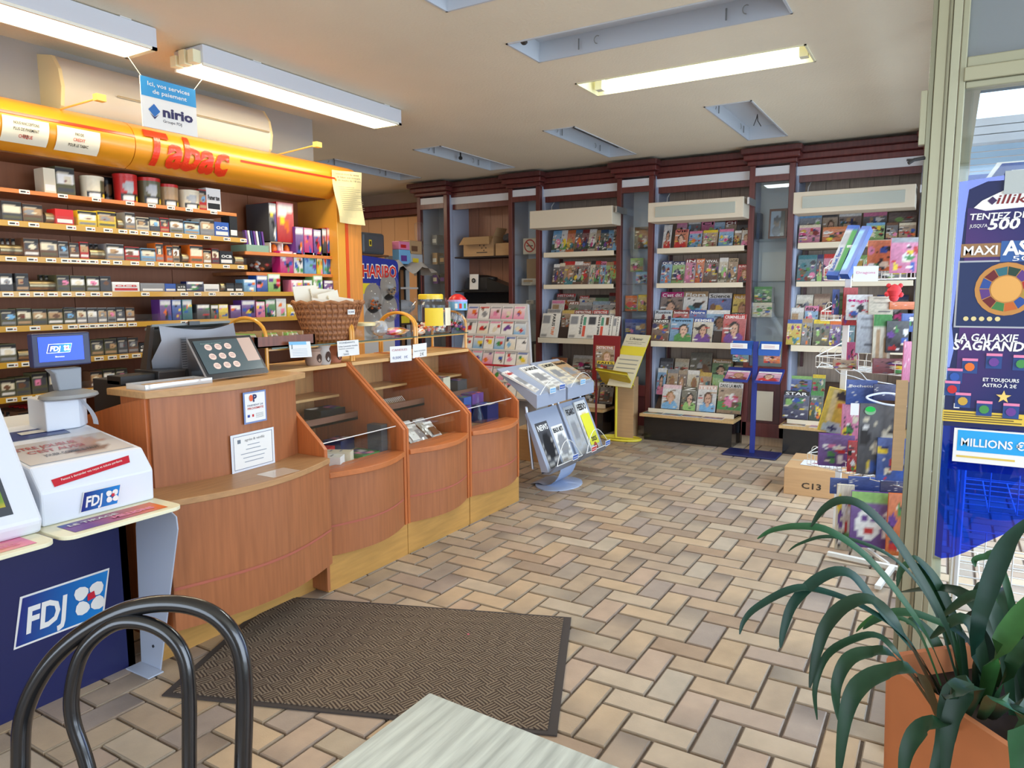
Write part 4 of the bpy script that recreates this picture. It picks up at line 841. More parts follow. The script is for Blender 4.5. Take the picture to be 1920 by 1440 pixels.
prow([(1.865,1.948,0.098,'olive'),(2.348,2.42,0.094,'olive'),(2.427,2.501,0.096,'olive'),(2.508,2.568,0.099,'dark grey'),(2.572,2.637,0.099,'brown'),(2.644,2.722,0.058,'black',{'kind': 'plain','title': 'OCB','name': 'rolling_paper_box'})],1.203,4.305,'sixth shelf down')
prow([(1.857,1.927,0.095,'olive'),(1.93,2.002,0.099,'olive'),(2.013,2.091,0.115,'olive'),(2.099,2.177,0.112,'dark grey'),(2.331,2.4,0.095,'brown'),(2.406,2.478,0.097,'olive'),(2.484,2.555,0.097,'olive')],1.017,4.305,'seventh shelf down')
prow([(1.928,2.026,0.126,'brown',{'fan': 4}),(2.031,2.119,0.133,'red',{'fan': 4})],.80,4.305,'lowest shelf behind the terminal')
prow([(3.969,4.05,0.209,'purple',{'kind': 'box','name': 'egg_box'}),(4.055,4.144,0.208,'magenta',{'kind': 'box','name': 'egg_box'}),(4.155,4.235,0.202,'purple',{'kind': 'box','name': 'egg_box'}),(4.247,4.294,0.216,'black',{'kind': 'box','name': 'card_box'}),(4.299,4.371,0.225,'red',{'kind': 'box','name': 'card_box'}),(4.377,4.425,0.23,'dark red',{'kind': 'box','name': 'card_box'})],RAz,4.33,'short wooden shelf on the right, upper')
prow([(3.809,3.934,0.165,'magenta',{'kind': 'box','name': 'card_box'}),(3.945,4.031,0.155,'white',{'kind': 'box','name': 'card_box'}),(4.053,4.17,0.164,'light blue',{'kind': 'box','name': 'card_box'}),(4.182,4.239,0.156,'yellow',{'kind': 'box','name': 'card_box'}),(4.251,4.292,0.168,'light blue',{'kind': 'box','name': 'card_box'}),(4.298,4.364,0.17,'blue',{'kind': 'box','name': 'card_box'}),(4.376,4.425,0.169,'teal',{'kind': 'box','name': 'card_box'})],RBz,4.33,'short wooden shelf on the right, lower')
# tins on the top shelf
def tin(x0,x1,z,h,body,lid,label,y=4.44,band=None):
    r=(x1-x0)/2; c=((x0+x1)/2,y,z); b=MB(); n=24
    prof=[(r*.94,0),(r,.004),(r,h*.42),(r,h*.86),(r*1.0,h*.86)]
    t=thing('tobacco_tin',c,label,'tin','tobacco tins on the top shelf')
    b.lathe(c,[(r*.95,0),(r*.97,h*.3),(r*.99,h*.6),(r,h*.86)],cc(body),n)
    rr=random.Random(int(x0*999)); 
    rows=[]
    ops=[('g',cc(body),cc(body)),('r',.0,.02,1,.34,srgb(30,28,28)),('r',.08,.20,.6,.25,cc('white')),('r',.08,.10,.6,.15,cc('white')),('e',.4,.62,.3,.25,cc(rr.choice(['cream','tan','silver']))),('r',.7,.02,1,.2,cc('yellow')),('r',.62,.36,.95,.9,cc(band or body))]
    f=ops_fn(ops,rr,.05); nx=16;ny=10;vs=[];cs=[]
    for j in range(ny+1):
        for i in range(nx+1):
            a=R(215+115*i/nx); q=r*(.952+.05*j/ny)+.001; vs.append((c[0]+q*math.cos(a),c[1]+q*math.sin(a),z+h*.85*j/ny)); cs.append(f(i/nx,j/ny))
    b.add(vs,[(j*(nx+1)+i,j*(nx+1)+i+1,(j+1)*(nx+1)+i+1,(j+1)*(nx+1)+i) for j in range(ny) for i in range(nx)],cs)
    b.build('body',PLAST,parent=t,smooth=True)
    b=MB(); b.lathe(c,[(r*1.03,h*.86),(r*1.04,h*.98),(r*.98,h)],cc(lid),n); b.build('lid',PLAST,parent=t,smooth=True)
for a in [(2.433,2.563,0.13,'cream','cream','cream tobacco tin with a dark band,first of the round tins','olive'),(2.639,2.773,0.17,'red','red','tall red tobacco tin on the top shelf','red'),(2.79,2.929,0.168,'olive','red','olive tobacco tin with a red lid and a pale portrait','olive'),(2.932,3.055,0.144,'tan','red','small pink-lidded tobacco tin',None),(3.074,3.211,0.124,'cream','cream','small cream tobacco tin with a dark lower band','cream')]:
    tin(a[0],a[1],2.1335,a[2],a[3],a[4],a[5],band=a[6])
tin(2.64,2.722,2.1335,.16,'black','black','dark tobacco tin standing behind the cream one',y=4.6)
prow([(2.209,2.272,0.139,'cream',{'kind': 'plain','name': 'tobacco_carton','d': 0.1}),(2.274,2.378,0.157,'olive',{'kind': 'pack','name': 'tobacco_carton','d': 0.12}),(3.195,3.253,0.138,'red',{'name': 'tobacco_carton','d': 0.08,'kind': 'pack'}),(3.253,3.368,0.155,'white',{'kind': 'plain','title': 'Fumer tue','tcol': 'black','name': 'tobacco_carton','d': 0.08})],2.133,4.40,'top wooden shelf')
# silver spring pushers in empty slots
def pusher(px,z,sh):
    b=MB(); b.tube([(px-.035,4.345,z+.032),(px+.035,4.345,z+.032)],.03,srgb(176,160,124),14); b.build('spring_pusher',METAL,parent=sh,smooth=True)
for x in [2.198,2.605]: pusher(x,1.956,S[1])
for x in [1.957,2.001,2.427,2.471,3.022,3.433]: pusher(x,1.769,S[2])
for x in [2.084,2.151,2.179,3.305]: pusher(x,1.581,S[3])
for x in [1.998]: pusher(x,1.203,S[5])
for k,(x0,x1) in enumerate(((w0,3.47),)*6):
    z=ZS[1+k]; b=MB(); b.box((x0,4.29,z+.001),(x1,4.293,z+.045),srgb(220,220,220)); b.build('clear_front_strip',STRIP,parent=S[1+k])
# odd things on the short shelves
t=thing('blister_carton',(3.6,4.4,RAz),'pale green counter carton holding a fan of purple lighters','carton')
xa,xb=3.509,3.709
b=MB(); b.box((xa,4.33,RAz+.0005),(xb,4.5,RAz+.05),srgb(130,160,140)); b.build('tray',PAPER,parent=t)
for k in range(7):
    x=xa+.015+k*(xb-xa-.03)/7; b=MB(); b.prism([(x,4.34,RAz+.04),(x+.014,4.34,RAz+.04),(x+.0,4.34,RAz+.15),(x-.014,4.34,RAz+.15)],(0,.03,0),cc(['purple','white','dark blue'][k%3])); b.build('lighter',PLAST,parent=t)
prow([(3.748,3.818,0.279,'dark grey',{'kind': 'box','name': 'egg_display_box','d': 0.25}),(3.823,3.985,0.295,'red',{'kind': 'box','name': 'egg_display_box','d': 0.25})],1.957,4.36,'raised stand of the short shelf')
b=MB(); xa,xb=3.755,3.987; b.box((xa,4.37,RAz+.0005),(xb,4.6,RAz+.006),srgb(226,150,80)); b.box((xa,4.37,RAz+.0005),(xa+.01,4.6,1.956),cc('white'));b.box((xb-.01,4.37,RAz+.0005),(xb,4.6,1.956),cc('white')); b.box(((xa+xb)/2,4.37,RAz+.0005),((xa+xb)/2+.008,4.6,1.956),cc('white')); b.box((xa,4.37,1.948),(xb,4.6,1.956),srgb(226,190,150)); b.build('egg_stand',PAPER,label='small two-slot stand carrying the red egg box',cat='stand')
for k,(px,c) in enumerate(zip([3.823,3.879,3.947,3.995],('orange','white','orange','cream'))):
    b=MB(); b.lathe((px,4.41,RAz+.007),[(.001,0),(.018,.006),(.026,.026),(.022,.05),(.01,.064),(.001,.067)],cc(c),12); b.build('toy_egg',PLAST,smooth=True,label=f'{c} toy egg, {ORD[k]} from left in the small stand',cat='egg',group='toy eggs')
t=thing('glass_bowl',(3.7,4.45,RBz),'clear glass bowl with sweets on the lower short shelf','bowl')
cx=3.718; b=MB(); b.lathe((cx,4.46,RBz+.0005),[(.05,0),(.085,.03),(.115,.08),(.13,.125),(.126,.125),(.11,.08),(.08,.033),(.02,.006)],(1,1,1),24); b.build('bowl',ACRYL,parent=t,smooth=True)
b=MB(); rr=random.Random(3)
for k in range(14): a=rr.uniform(0,6.28);q=rr.uniform(0,.06); b.lathe((cx+q*math.cos(a),4.46+q*math.sin(a),RBz+.012+rr.uniform(0,.05)),[(.001,0),(.016,.01),(.016,.02),(.001,.03)],cc(rr.choice(['orange','red','brown','white'])),7)
b.build('sweets',PLAST,parent=t,kind='stuff')
# ---------------- cash desk ----------------
be=srgb(162,100,62); beo=srgb(186,104,54); beh=srgb(188,146,98); ply=srgb(190,142,76); inl=srgb(172,96,76)
def curved(x0,x1,y0,amp,z0,z1,col,name,m_,parent,th=.02,n=16,bevel=0,back=None):
    """vertical or horizontal board whose front bulges towards -Y; back=None: thin bent panel, else filled to y=back"""
    fr=[(x0+(x1-x0)*i/n, y0-amp*math.sin(math.pi*i/n)) for i in range(n+1)]
    bk=[(x,y+th) for x,y in fr] if back is None else [(x1,back),(x0,back)]
    pts=fr+(bk[::-1] if back is None else bk)
    b=MB()
    if back is None:
        N=len(fr); vs=[(x,y,z) for z in (z0,z1) for x,y in fr]+[(x,y,z) for z in (z0,z1) for x,y in bk]; fs=[]
        for i in range(N-1):
            fs+= [(i,i+1,N+i+1,N+i),(2*N+i+1,2*N+i,3*N+i,3*N+i+1),(N+i,N+i+1,3*N+i+1,3*N+i),(i+1,i,2*N+i,2*N+i+1)]
        fs+=[(0,N,3*N,2*N),(N-1,3*N-1,4*N-1,2*N-1)]
        b.add(vs,fs,col)
    else: b.prism([(x,y,z0) for x,y in pts],(0,0,z1-z0),col)
    return b.build(name,m_,parent=parent,smooth=True,bevel=bevel)
CD=thing('cash_desk',(2.16,2.95,0),'two-level beech cash desk with bowed front carrying the touch screen','counter')
b=MB(); b.box((1.72,2.79,0),(2.60,2.81,.16),ply); b.build('plinth',BEECHH,parent=CD)
curved(1.71,2.60,2.66,.095,.17,.700,be,'lower_front_panel',BEECH,CD)
b=MB(); b.box((1.71,2.681,.10),(1.73,3.45,.700),beo); b.build('side_panel',BEECH,parent=CD)
b=MB(); b.box((2.58,2.681,.02),(2.60,3.45,.700),be); b.build('side_panel',BEECH,parent=CD)
curved(1.70,2.603,2.655,.10,.700,.728,srgb(178,134,90),'lower_ledge',BEECHH,CD,back=3.2,bevel=.003)
curved(1.80,2.602,2.885,.075,.728,1.120,be,'upper_front_panel',BEECH,CD)
b=MB(); b.box((1.80,2.906,.728),(1.82,3.10,1.12),beo); b.build('upper_side_panel',BEECH,parent=CD)
b=MB(); b.prism([(1.785,2.90,.728),(1.785,3.48,.728),(1.785,3.48,.98),(1.785,3.09,1.08),(1.785,2.90,1.12)],(.016,0,0),beo); b.build('staff_side_panel',BEECH,parent=CD)
b=MB(); b.box((2.585,2.906,.728),(2.603,3.10,1.12),srgb(150,92,60)); b.build('upper_side_panel',BEECH,parent=CD)
curved(1.775,2.665,2.875,.085,1.120,1.150,beh,'desk_top',BEECHH,CD,back=3.16,bevel=.003)
b=MB(); n=16
fr=[(1.712+(2.598-1.712)*i/n, 2.658-.095*math.sin(math.pi*i/n)) for i in range(n+1)]
b.sweep([[(x,y-.0015,z) for z in (.345,.358)] for x,y in fr],inl); b.build('pink_inlay',MATTE,parent=CD)
# ---------------- three glazed display counters ----------------
UN=[('first','next to the cash desk'),('middle','holding small plastic bags'),('last','at the far end holding toys')]
DU=[]
for k,x0 in enumerate((2.605,3.262,3.922)):
    x1=x0+.652; t=thing('display_counter',((x0+x1)/2,3.1,0),f'glass-fronted beech display counter, {UN[k][0]} of three, {UN[k][1]}','counter','glass-fronted display counters'); DU.append(t)
    b=MB(); b.box((x0,2.70,0),(x1,2.72,.195),ply); b.box((x0,2.72,0),(x0+.02,3.3,.195),srgb(170,110,60)); b.box((x1-.02,2.72,0),(x1,3.3,.195),ply); b.build('plinth',BEECHH,parent=t)
    for xa in (x0,x1-.022):
        b=MB(); b.prism([(xa,2.695,.19),(xa,2.695,.765),(xa,2.73,.80),(xa,3.15,1.145),(xa,3.5,1.145),(xa,3.5,.19)][::1],(.022,0,0),beo); b.build('side_panel',BEECH,parent=t,bevel=.002)
    curved(x0+.024,x1-.024,2.70,.075,.19,.610,be,'front_panel',BEECH,t)
    curved(x0+.022,x1-.022,2.685,.085,.610,.640,srgb(188,110,60),'front_ledge',BEECHH,t,back=2.80,bevel=.003)
    b=MB(); fr=[(x0+.026+(.6)*i/n, 2.699-.075*math.sin(math.pi*i/n)) for i in range(n+1)]
    b.sweep([[(x,y-.0015,z) for z in (.345,.357)] for x,y in fr],inl); b.build('pink_inlay',MATTE,parent=t)
    b=MB(); b.box((x0+.022,2.80,.61),(x1-.022,3.48,.625),srgb(196,148,96)); b.build('display_floor',BEECHH,parent=t)
    b=MB(); b.box((x0+.022,3.42,.625),(x1-.022,3.44,1.12),srgb(214,160,104)); b.build('back_board',BEECH,parent=t)
    b=MB(); b.box((x0+.022,3.05,.80),(x1-.022,3.42,.815),srgb(206,160,104)); b.box((x0+.022,3.05,.80),(x1-.022,3.06,.85),srgb(120,80,60)); b.build('step_shelf',BEECHH,parent=t)
    b=MB(); b.box((x0+.022,3.2,.93),(x1-.022,3.42,.945),srgb(206,160,104)); b.build('step_shelf',BEECHH,parent=t)
    b=MB(); b.box((x0+.022,3.13,1.12),(x1-.022,3.5,1.142),srgb(212,166,108)); b.build('top_board',BEECHH,parent=t,bevel=.002)
    b=MB(); b.box((x0+.026,2.745,.641),(x1-.026,2.750,.785),(1,1,1)); b.build('front_glass',GLASS,parent=t)
    b=MB(); b.prism([(x0+.026,2.745,.785),(x0+.026,3.14,1.125),(x0+.026,3.144,1.121),(x0+.026,2.749,.781)],(.6,0,0),(1,1,1)); b.build('sloping_glass',GLASS,parent=t)
    b=MB(); b.tube([(x0+.03,2.747,.785),(x1-.03,2.747,.785)],.003,srgb(230,225,220),5); b.build('glass_edge',PLAST,parent=t)
    # glass gallery above, carried by golden arches
b=MB()
GA=thing('glass_gallery',(3.6,3.3,1.145),'raised glass shelf on golden arched brackets above the display counters','shelf')
for xx in (2.66,3.31,3.33,3.94,3.96,4.56):
    b=MB(); pts=[(xx,3.16,1.145),(xx,3.16,1.33)]+[(xx,3.16+.22*(1-math.cos(a)),1.33+.085*math.sin(a)) for a in [R(10*i) for i in range(1,19)]]
    pts=[(xx,3.16,1.146),(xx,3.16,1.33)]+[(xx,3.32-.16*math.cos(R(15*i)),1.33+.10*math.sin(R(15*i))) for i in range(1,12)]+[(xx,3.48,1.33),(xx,3.48,1.146)]
    b.tube(pts,.010,srgb(226,160,60),8); b.build('arched_bracket',GOLD,parent=GA,smooth=True)
for xa,xb in ((2.67,3.30),(3.34,3.93),(3.97,4.55)):
    b=MB(); b.box((xa,3.13,1.262),(xb,3.5,1.27),srgb(120,150,130)); b.build('glass_shelf',GLASS,parent=GA)
    b=MB(); b.box((xa,3.128,1.262),(xb,3.130,1.27),srgb(70,90,76)); b.build('glass_shelf_edge',GLOSSY,parent=GA)
    b=MB(); b.box((xa,3.17,1.25),(xb,3.18,1.261),srgb(214,160,80)); b.build('crossbar',GOLD,parent=GA)
# notices on the desk front
def yd(x): u=(x-1.80)/(2.615-1.80); return 2.885-.075*math.sin(math.pi*u)
def desk_notice(x0,x1,z0,z1,border,label,draw):
    xm=(x0+x1)/2; y=min(yd(x0),yd(x1),yd(xm))-.003; a=math.atan2(yd(x1)-yd(x0),x1-x0); U=Vector((math.cos(a),math.sin(a),0)); P=Vector((x0,yd(x0)-.012,z0)); w=(x1-x0)/math.cos(a); h=z1-z0
    b=MB(); b.fbox(P,U,Z_,w,h,.0015,border); b.quad(P+U*.008+Z_*.008,U,Z_,w-.016,h-.016,cc('white'),.001); draw(b,P,U,w,h); b.build('notice',PAPER,label=label,cat='notice')
x0,x1=2.207,2.347
def dr1(b,P,U,w,h):
    b.text('P',P+U*(w*.40)+Z_*(h*.68),U,Z_,h*.22,srgb(30,40,90),bold=.04,off=.003); 
    b.add([P+U*(w*.32+.012*math.cos(q))+Z_*(h*.8+.016*math.sin(q))+U.cross(Z_)*.003 for q in [R(36*i) for i in range(10)]],[tuple(range(10))],srgb(226,100,60))
    b.text('PAIEMENT DE',P+U*(w*.16)+Z_*(h*.54),U,Z_,h*.055,srgb(40,50,100),w=w*.68); b.text('PROXIMITE',P+U*(w*.16)+Z_*(h*.44),U,Z_,h*.065,srgb(190,60,60),w=w*.7,bold=.02)
    b.quad(P+U*(w*.14)+Z_*(h*.2),U,Z_,w*.1,h*.08,srgb(50,70,150),.002); b.quad(P+U*(w*.34)+Z_*(h*.2),U,Z_,w*.08,h*.08,srgb(200,50,50),.002)
    for k in range(4): b.quad(P+U*(w*.5)+Z_*(h*(.16+.04*k)),U,Z_,w*.34,h*.012,cc('grey'),.002)
desk_notice(x0,x1,0.95,1.101,srgb(120,140,185),'blue-bordered local payment sticker on the upper front of the desk',dr1)
x0,x1=2.129,2.391
def dr2(b,P,U,w,h):
    for (a,c,d_,e) in ((.05,.06,.9,.012),(.05,.93,.9,.012),(.05,.06,.008,.88),(.94,.06,.008,.88)): b.quad(P+U*(w*a)+Z_*(h*c),U,Z_,w*d_,h*e,srgb(60,80,130),.002)
    b.text('agrée & vérifié',P+U*(w*.3)+Z_*(h*.78),U,Z_,h*.07,cc('grey'),w=w*.46,off=.003)
    for k,(u,wd) in enumerate(((.36,.28),(.32,.34),(.2,.6),(.25,.5),(.28,.44))): b.quad(P+U*(w*u)+Z_*(h*(.66-.11*k)),U,Z_,w*wd,h*.02,srgb(150,155,165),.002)
    b.quad(P+U*(w*.14)+Z_*(h*.75),U,Z_,w*.07,h*.1,srgb(110,120,130),.002)
desk_notice(x0,x1,0.729,0.909,srgb(225,228,236),'white certificate with thin blue frame taped below the payment sticker',dr2)
b=MB(); b.box((2.18,2.585,.7282),(2.34,2.70,.7288),srgb(214,196,176)); b.build('clear_tape',GLOSSY,label='pale patch of clear tape on the lower desk ledge',cat='tape')
# touch screen
sx0,sx1=2.044,2.655
A,B_,C_,D_=[Vector(v) for v in ((2.113,2.93,1.165),(2.495,2.93,1.186),(2.468,3.08,1.335),(2.099,3.08,1.333))]
U=(B_-A).normalized(); Wv=(D_-A); w=(B_-A).length; h=.205
U=Vector((.995,.06,0)).normalized(); Wv=Vector((-.06*.55,.55,.83)).normalized(); Wv=(Wv-U*Wv.dot(U)).normalized()
A=Vector((2.129,2.94,1.163)); A.z=max(A.z,1.158)
t=thing('touch_screen',(A.x+.2,3.05,1.151),'tilted black touch screen with nine round buttons on the cash desk','screen')
w=.375;h=.225
b=MB(); b.fbox(A,U,Wv,w,h,.014,srgb(30,30,34),back=srgb(170,170,172)); b.build('frame',PLAST,parent=t,bevel=.004)
b=MB(); b.quad(A+U*.016+Wv*.026,U,Wv,w-.032,h-.042,srgb(70,84,88),.0022); b.quad(A+U*(w*.74)+Wv*.075,U,Wv,w*.22,h-.09,srgb(186,160,146),.003)
b.text('Avantages et services',A+U*.05+Wv*(h*.83),U,Wv,.008,srgb(120,150,140),w=.12,off=.004)
for r_ in range(3):
    for c_ in range(3):
        cp=A+U*(.085+.058*c_)+Wv*(.065+.052*r_)+U.cross(Wv)*.0035; b.add([cp+U*(.021*math.cos(q))+Wv*(.018*math.sin(q)) for q in [R(30*i) for i in range(12)]],[tuple(range(12))],srgb(216,190,176))
        for j in (-1,1): b.quad(cp-U*.012+Wv*(.004*j),U,Wv,.024,.002,srgb(120,80,80),.001)
b.build('display',DULLSCR,parent=t)
b=MB(); b.prism([A+U*.14+Vector((0,.03,-.006)),A+U*.24+Vector((0,.03,-.006)),A+U*.24+Vector((0,.13,.11)),A+U*.14+Vector((0,.13,.11))],(0,.02,-.01),srgb(120,120,122)); b.box((A.x+.1,3.02,1.1505),(A.x+.28,3.14,1.162),srgb(60,60,62)); b.build('stand',PLAST,parent=t)
# second monitor seen from behind
t=thing('till_monitor',(2.22,3.3,1.12),'grey back of the curved till monitor behind the touch screen','monitor')
b=MB(); X0m,X1m=2.107,2.534; zt=1.41; zb=1.17; rows=[]
for i in range(9):
    u=i/8; rows.append([(X0m+(X1m-X0m)*u-(.04 if j==2 else 0)*(1-u),3.28-.05*math.sin(math.pi*u)+dy-.02*(1-v), zt-(zt-zb)*v-.03*math.sin(math.pi*u)*(1-v)*.9) for j,(v,dy) in enumerate(((0,.0),(.3,-.02),(.7,.0),(1,.05)))])
b.sweep(rows,srgb(150,152,160)); b.build('rear_shell',PLAST,parent=t,smooth=True)
b=MB(); b.prism([(X0m-.01,3.30,zt+.005),(X1m+.01,3.30,zt+.01),(X1m+.01,3.36,zt-.01),(X0m-.01,3.36,zt-.015)],(0,0,-.012),srgb(120,122,118)); b.prism([(X0m-.01,3.31,zt),(X0m-.01,3.34,zt),(X0m-.08,3.34,zb-.05),(X0m-.08,3.28,zb-.05)],(.02,0,0),srgb(60,52,48)); b.box(((X0m+X1m)/2-.03,3.285,zt-.005),((X0m+X1m)/2+.03,3.3,zt+.014),srgb(60,58,56)); b.box((X0m,3.32,zb-.04),(X1m,3.35,zt-.02),srgb(70,66,64)); b.build('screen_frame',PLAST,parent=t)
b=MB(); b.quad((X0m+.07,3.20,1.20),X_,Z_,.03,.15,srgb(120,122,128)); 
for k in range(12): b.quad((X0m+.072,3.20,1.205+.012*k),X_,Z_,.026,.005,srgb(70,72,78),.002)
b.build('vent_grille',PLAST,parent=t)
b=MB(); b.tube([(X0m+.15,3.3,zb+.02),(X0m+.16,3.3,1.10)],.03,srgb(60,60,62),10); b.box((X0m+.02,3.2,.985),(X0m+.32,3.42,1.10),srgb(44,44,46)); b.build('stand',PLAST,parent=t)
b=MB(); b.box((1.82,3.17,.80),(2.6,3.46,.98),srgb(150,96,60)); b.build('staff_side_shelf',BEECH,parent=CD)
# printers and tray
b=MB(); b.box((1.86,3.2,.981),(2.02,3.42,1.17),srgb(38,38,40)); b.box((1.86,3.19,1.15),(2.03,3.3,1.19),srgb(28,28,30)); b.box((1.88,3.195,1.165),(1.98,3.2,1.175),srgb(200,200,196)); b.build('receipt_printer',PLAST,bevel=.004,label='small black receipt printer left of the till monitor',cat='printer')
b=MB(); b.box((2.03,3.17,1.01),(2.17,3.36,1.20),srgb(44,44,46)); b.box((2.03,3.165,1.19),(2.17,3.17,1.2),srgb(70,70,70)); b.build('card_terminal_box',PLAST,bevel=.004,label='black box device under the till monitor, behind the paper tray',cat='device')
t=thing('change_tray',(2.02,2.96,1.151),'shallow clear plastic tray of papers on the left end of the desk','tray')
b=MB(); b.box((1.80,2.91,1.1505),(2.13,3.05,1.154),(1,1,1)); b.box((1.80,2.91,1.154),(1.803,3.05,1.175),(1,1,1));b.box((2.127,2.91,1.154),(2.13,3.05,1.175),(1,1,1));b.box((1.80,2.91,1.154),(2.13,2.913,1.175),(1,1,1));b.box((1.80,3.047,1.154),(2.13,3.05,1.175),(1,1,1)); b.build('tray_shell',glassmat('frosted_plastic',(.9,.9,.9),.08,.3),parent=t)
for k in range(3):
    b=MB(); b.box((1.82+.02*k,2.925,1.1545+.004*k),(2.06+.02*k,3.035,1.158+.004*k),cc(['cream','white','tan'][k])); b.build('paper_sheet',PAPER,parent=t)
# goods inside the display counters
def goods(x,y,z,w,d,h,rz,c,name,label,cat,kind='plain',m_=None,title='',tc='black'):
    b=MB(); ca,sa=math.cos(rz),math.sin(rz); U=Vector((ca,sa,0)); Dv=Vector((-sa,ca,0)); P=Vector((x,y,z)); col=cc(c)
    b.fbox(P,U,Z_,w,h,d,col)
    top=P+Z_*h
    rr=random.Random(int(x*997+y*31))
    if kind=='pic': b.art(top,U,Dv,w,d,8,6,ops_fn([('g',mixc(col,(0,0,0),.3),col)]+[('e',rr.random(),rr.random(),.18,.2,cc(rr.choice(['red','pink','green','blue','white','purple','dark blue']))) for _ in range(9)],rr,.1))
    elif kind=='lines':
        for k in range(3): b.quad(top+U*(w*.2)+Dv*(d*(.2+.2*k)),U,Dv,w*.6,d*.04,cc('grey'),.001)
    if title: b.text(title,top+U*(w*.15)+Dv*(d*.4),U,Dv,min(d*.25,.03),cc(tc),w=w*.7,off=.003)
    return b.build(name,m_ or PAPER,label=label,cat=cat)
Lz=.6255
goods(2.79,2.77,Lz,.09,.26,.055,.5,'white','cigarillo_box','long white box lying nearest the front glass','box','lines')
goods(2.90,2.80,Lz,.07,.28,.06,.5,'cream','cigarillo_box','long white box with a tick mark lying beside the first','box','lines')
goods(2.80,3.02,Lz,.10,.10,.10,.4,'white','vaping_box','white and orange vape box at the left of the first display counter','box','pic')
goods(2.93,3.0,Lz,.10,.12,.05,.4,'red','vaping_box','red and white vape box beside the orange one','box','lines')
goods(3.05,3.02,Lz,.15,.12,.07,.2,'dark blue','sweet_box','box of red and green sweets in the first display counter','box','pic')
goods(3.0,2.80,Lz,.15,.16,.02,.05,'green','postcard','green and white postcard lying by the front glass','card','pic')
goods(3.16,2.80,Lz,.06,.10,.17,.1,'dark grey','dark_bottle_box','dark upright vape liquid box in the front corner','box')
goods(2.64,3.1,.8155,.1,.02,.10,0,'dark blue','round_card','round card with dots on the step shelf','card')
goods(3.0,3.12,.8155,.2,.14,.06,.0,'black','sweet_box','dark tray of red sweets on the step shelf','box','pic')
goods(2.66,3.25,.9455,.12,.1,.07,.1,'light blue','lighter_pack','light blue pouch on the upper step of the first display counter','pouch')
rr=random.Random(8)
def bag(x,y,z,w,h,rz,tilt,c,label,group):
    b=MB(); ca,sa=math.cos(rz),math.sin(rz); U=Vector((ca,sa,0)); Wv=Vector((-sa*math.sin(tilt),ca*math.sin(tilt),math.cos(tilt))); N=U.cross(Wv); P=Vector((x,y,z))
    n=7; rows=[]; 
    for s_ in (1,-1):
        r0=[]
        for i in range(n+1):
            r0.append([P+U*(w*i/n)+Wv*(h*j/n)+N*(s_*.012*math.sin(math.pi*i/n)*math.sin(math.pi*j/n)+rr.uniform(-.003,.003)) for j in range(n+1)])
        rows.append(r0)
    b.sweep(rows[0],srgb(200,196,190)); b.sweep(rows[1],srgb(170,165,160))
    b.quad(P+U*(w*.2)+Wv*(h*.15),U,Wv,w*.6,h*.45,cc(c),.013); b.quad(P+U*(w*.1)+Wv*(h*.8),U,Wv,w*.8,h*.12,cc('white'),.013)
    return b.build('plastic_bag',FILMY,label=label,cat='bag',group=group)
for k,(x,y,rz,c) in enumerate([(3.33,2.82,.2,'tan'),(3.44,2.80,-.1,'white'),(3.55,2.82,.15,'grey'),(3.66,2.80,0,'brown'),(3.38,2.93,.1,'white'),(3.50,2.94,-.15,'tan'),(3.62,2.93,.1,'grey'),(3.74,2.92,0,'white')]):
    bag(x,y,Lz,.11,.15,rz,.9,c,f"clear bag, {c} label, {ORD[k%4]} from left, {'front' if k<4 else 'back'} row, middle counter",'clear bags in the middle display counter')
for k in range(16):
    b=MB(); x=3.45+.018*k; b.tube([(x,3.08,.852),(x,3.11,.88),(x,3.14,.852)],.002,cc('white'),4)
    if k==0: comb=MB()
    comb.v+= []; o=len(comb.v); comb.v.extend(b.v); comb.f.extend([[i+o for i in f] for f in b.f]); comb.c.extend(b.c)
comb.build('wire_holder',PLAST,label='white wire comb holder on the step of the middle counter',cat='holder')
for k,(x,y,z,w,d,h,c) in enumerate([(4.0,2.82,Lz,.12,.1,.16,'purple'),(4.15,2.9,Lz,.1,.1,.2,'blue'),(4.30,2.80,Lz,.18,.12,.13,'dark blue'),(4.33,2.95,Lz,.15,.1,.2,'purple'),(4.02,3.07,.8155,.12,.08,.12,'blue'),(4.18,3.1,.8155,.1,.1,.14,'cream'),(4.36,3.1,.8155,.12,.1,.1,'dark grey')]):
    goods(x,y,z,w,d,h,.05*(k%3),c,'toy_box',f"{c} toy box, {ORD[k]} in the last display counter",'box','pic')
b=MB(); b.lathe((4.22,2.83,Lz),[(.045,0),(.05,.03),(.03,.10),(.012,.16),(.012,.22)],(1,1,1),14); b.build('glass_bottle',ACRYL,smooth=True,label='clear narrow-necked bottle in the last display counter',cat='bottle')
# things on the gallery and counter tops
zt=1.1425
def burner(px,y,c,top,label,hole,h=.115,r=.045):
    t=thing('oil_burner',(px,y,zt),label,'oil burner','ceramic oil burners'); b=MB(); b.lathe((px,y,zt),[(r*.85,0),(r,.02),(r*.95,h*.6),(r*.8,h*.8),(r*1.05,h),(r*.95,h-.005),(r*.5,h-.02),(.001,h-.02)],srgb(c),16); b.build('body',MATTE,parent=t,smooth=True)
    b=MB(); n=12; b.add([(px+.022*math.cos(q)*(1 if hole else .9),y-r-.001+.004*abs(math.cos(q)),zt+h*.42+(.032 if hole else .026)*math.sin(q)) for q in [2*math.pi*i/n for i in range(n)]],[tuple(range(n))],srgb(70,48,38)); b.build('opening',MATTE,parent=t)
burner(3.036,3.2,(176,146,128),0,'square-windowed oil burner, left of three on the counter',False,.10,.05)
burner(3.093,3.18,(186,176,168),0,'grey oil burner with a drop-shaped window, middle of three',True)
burner(3.226,3.22,(190,120,92),0,'terracotta oil burner with a drop-shaped window, right of three',True)
GZ=1.2705
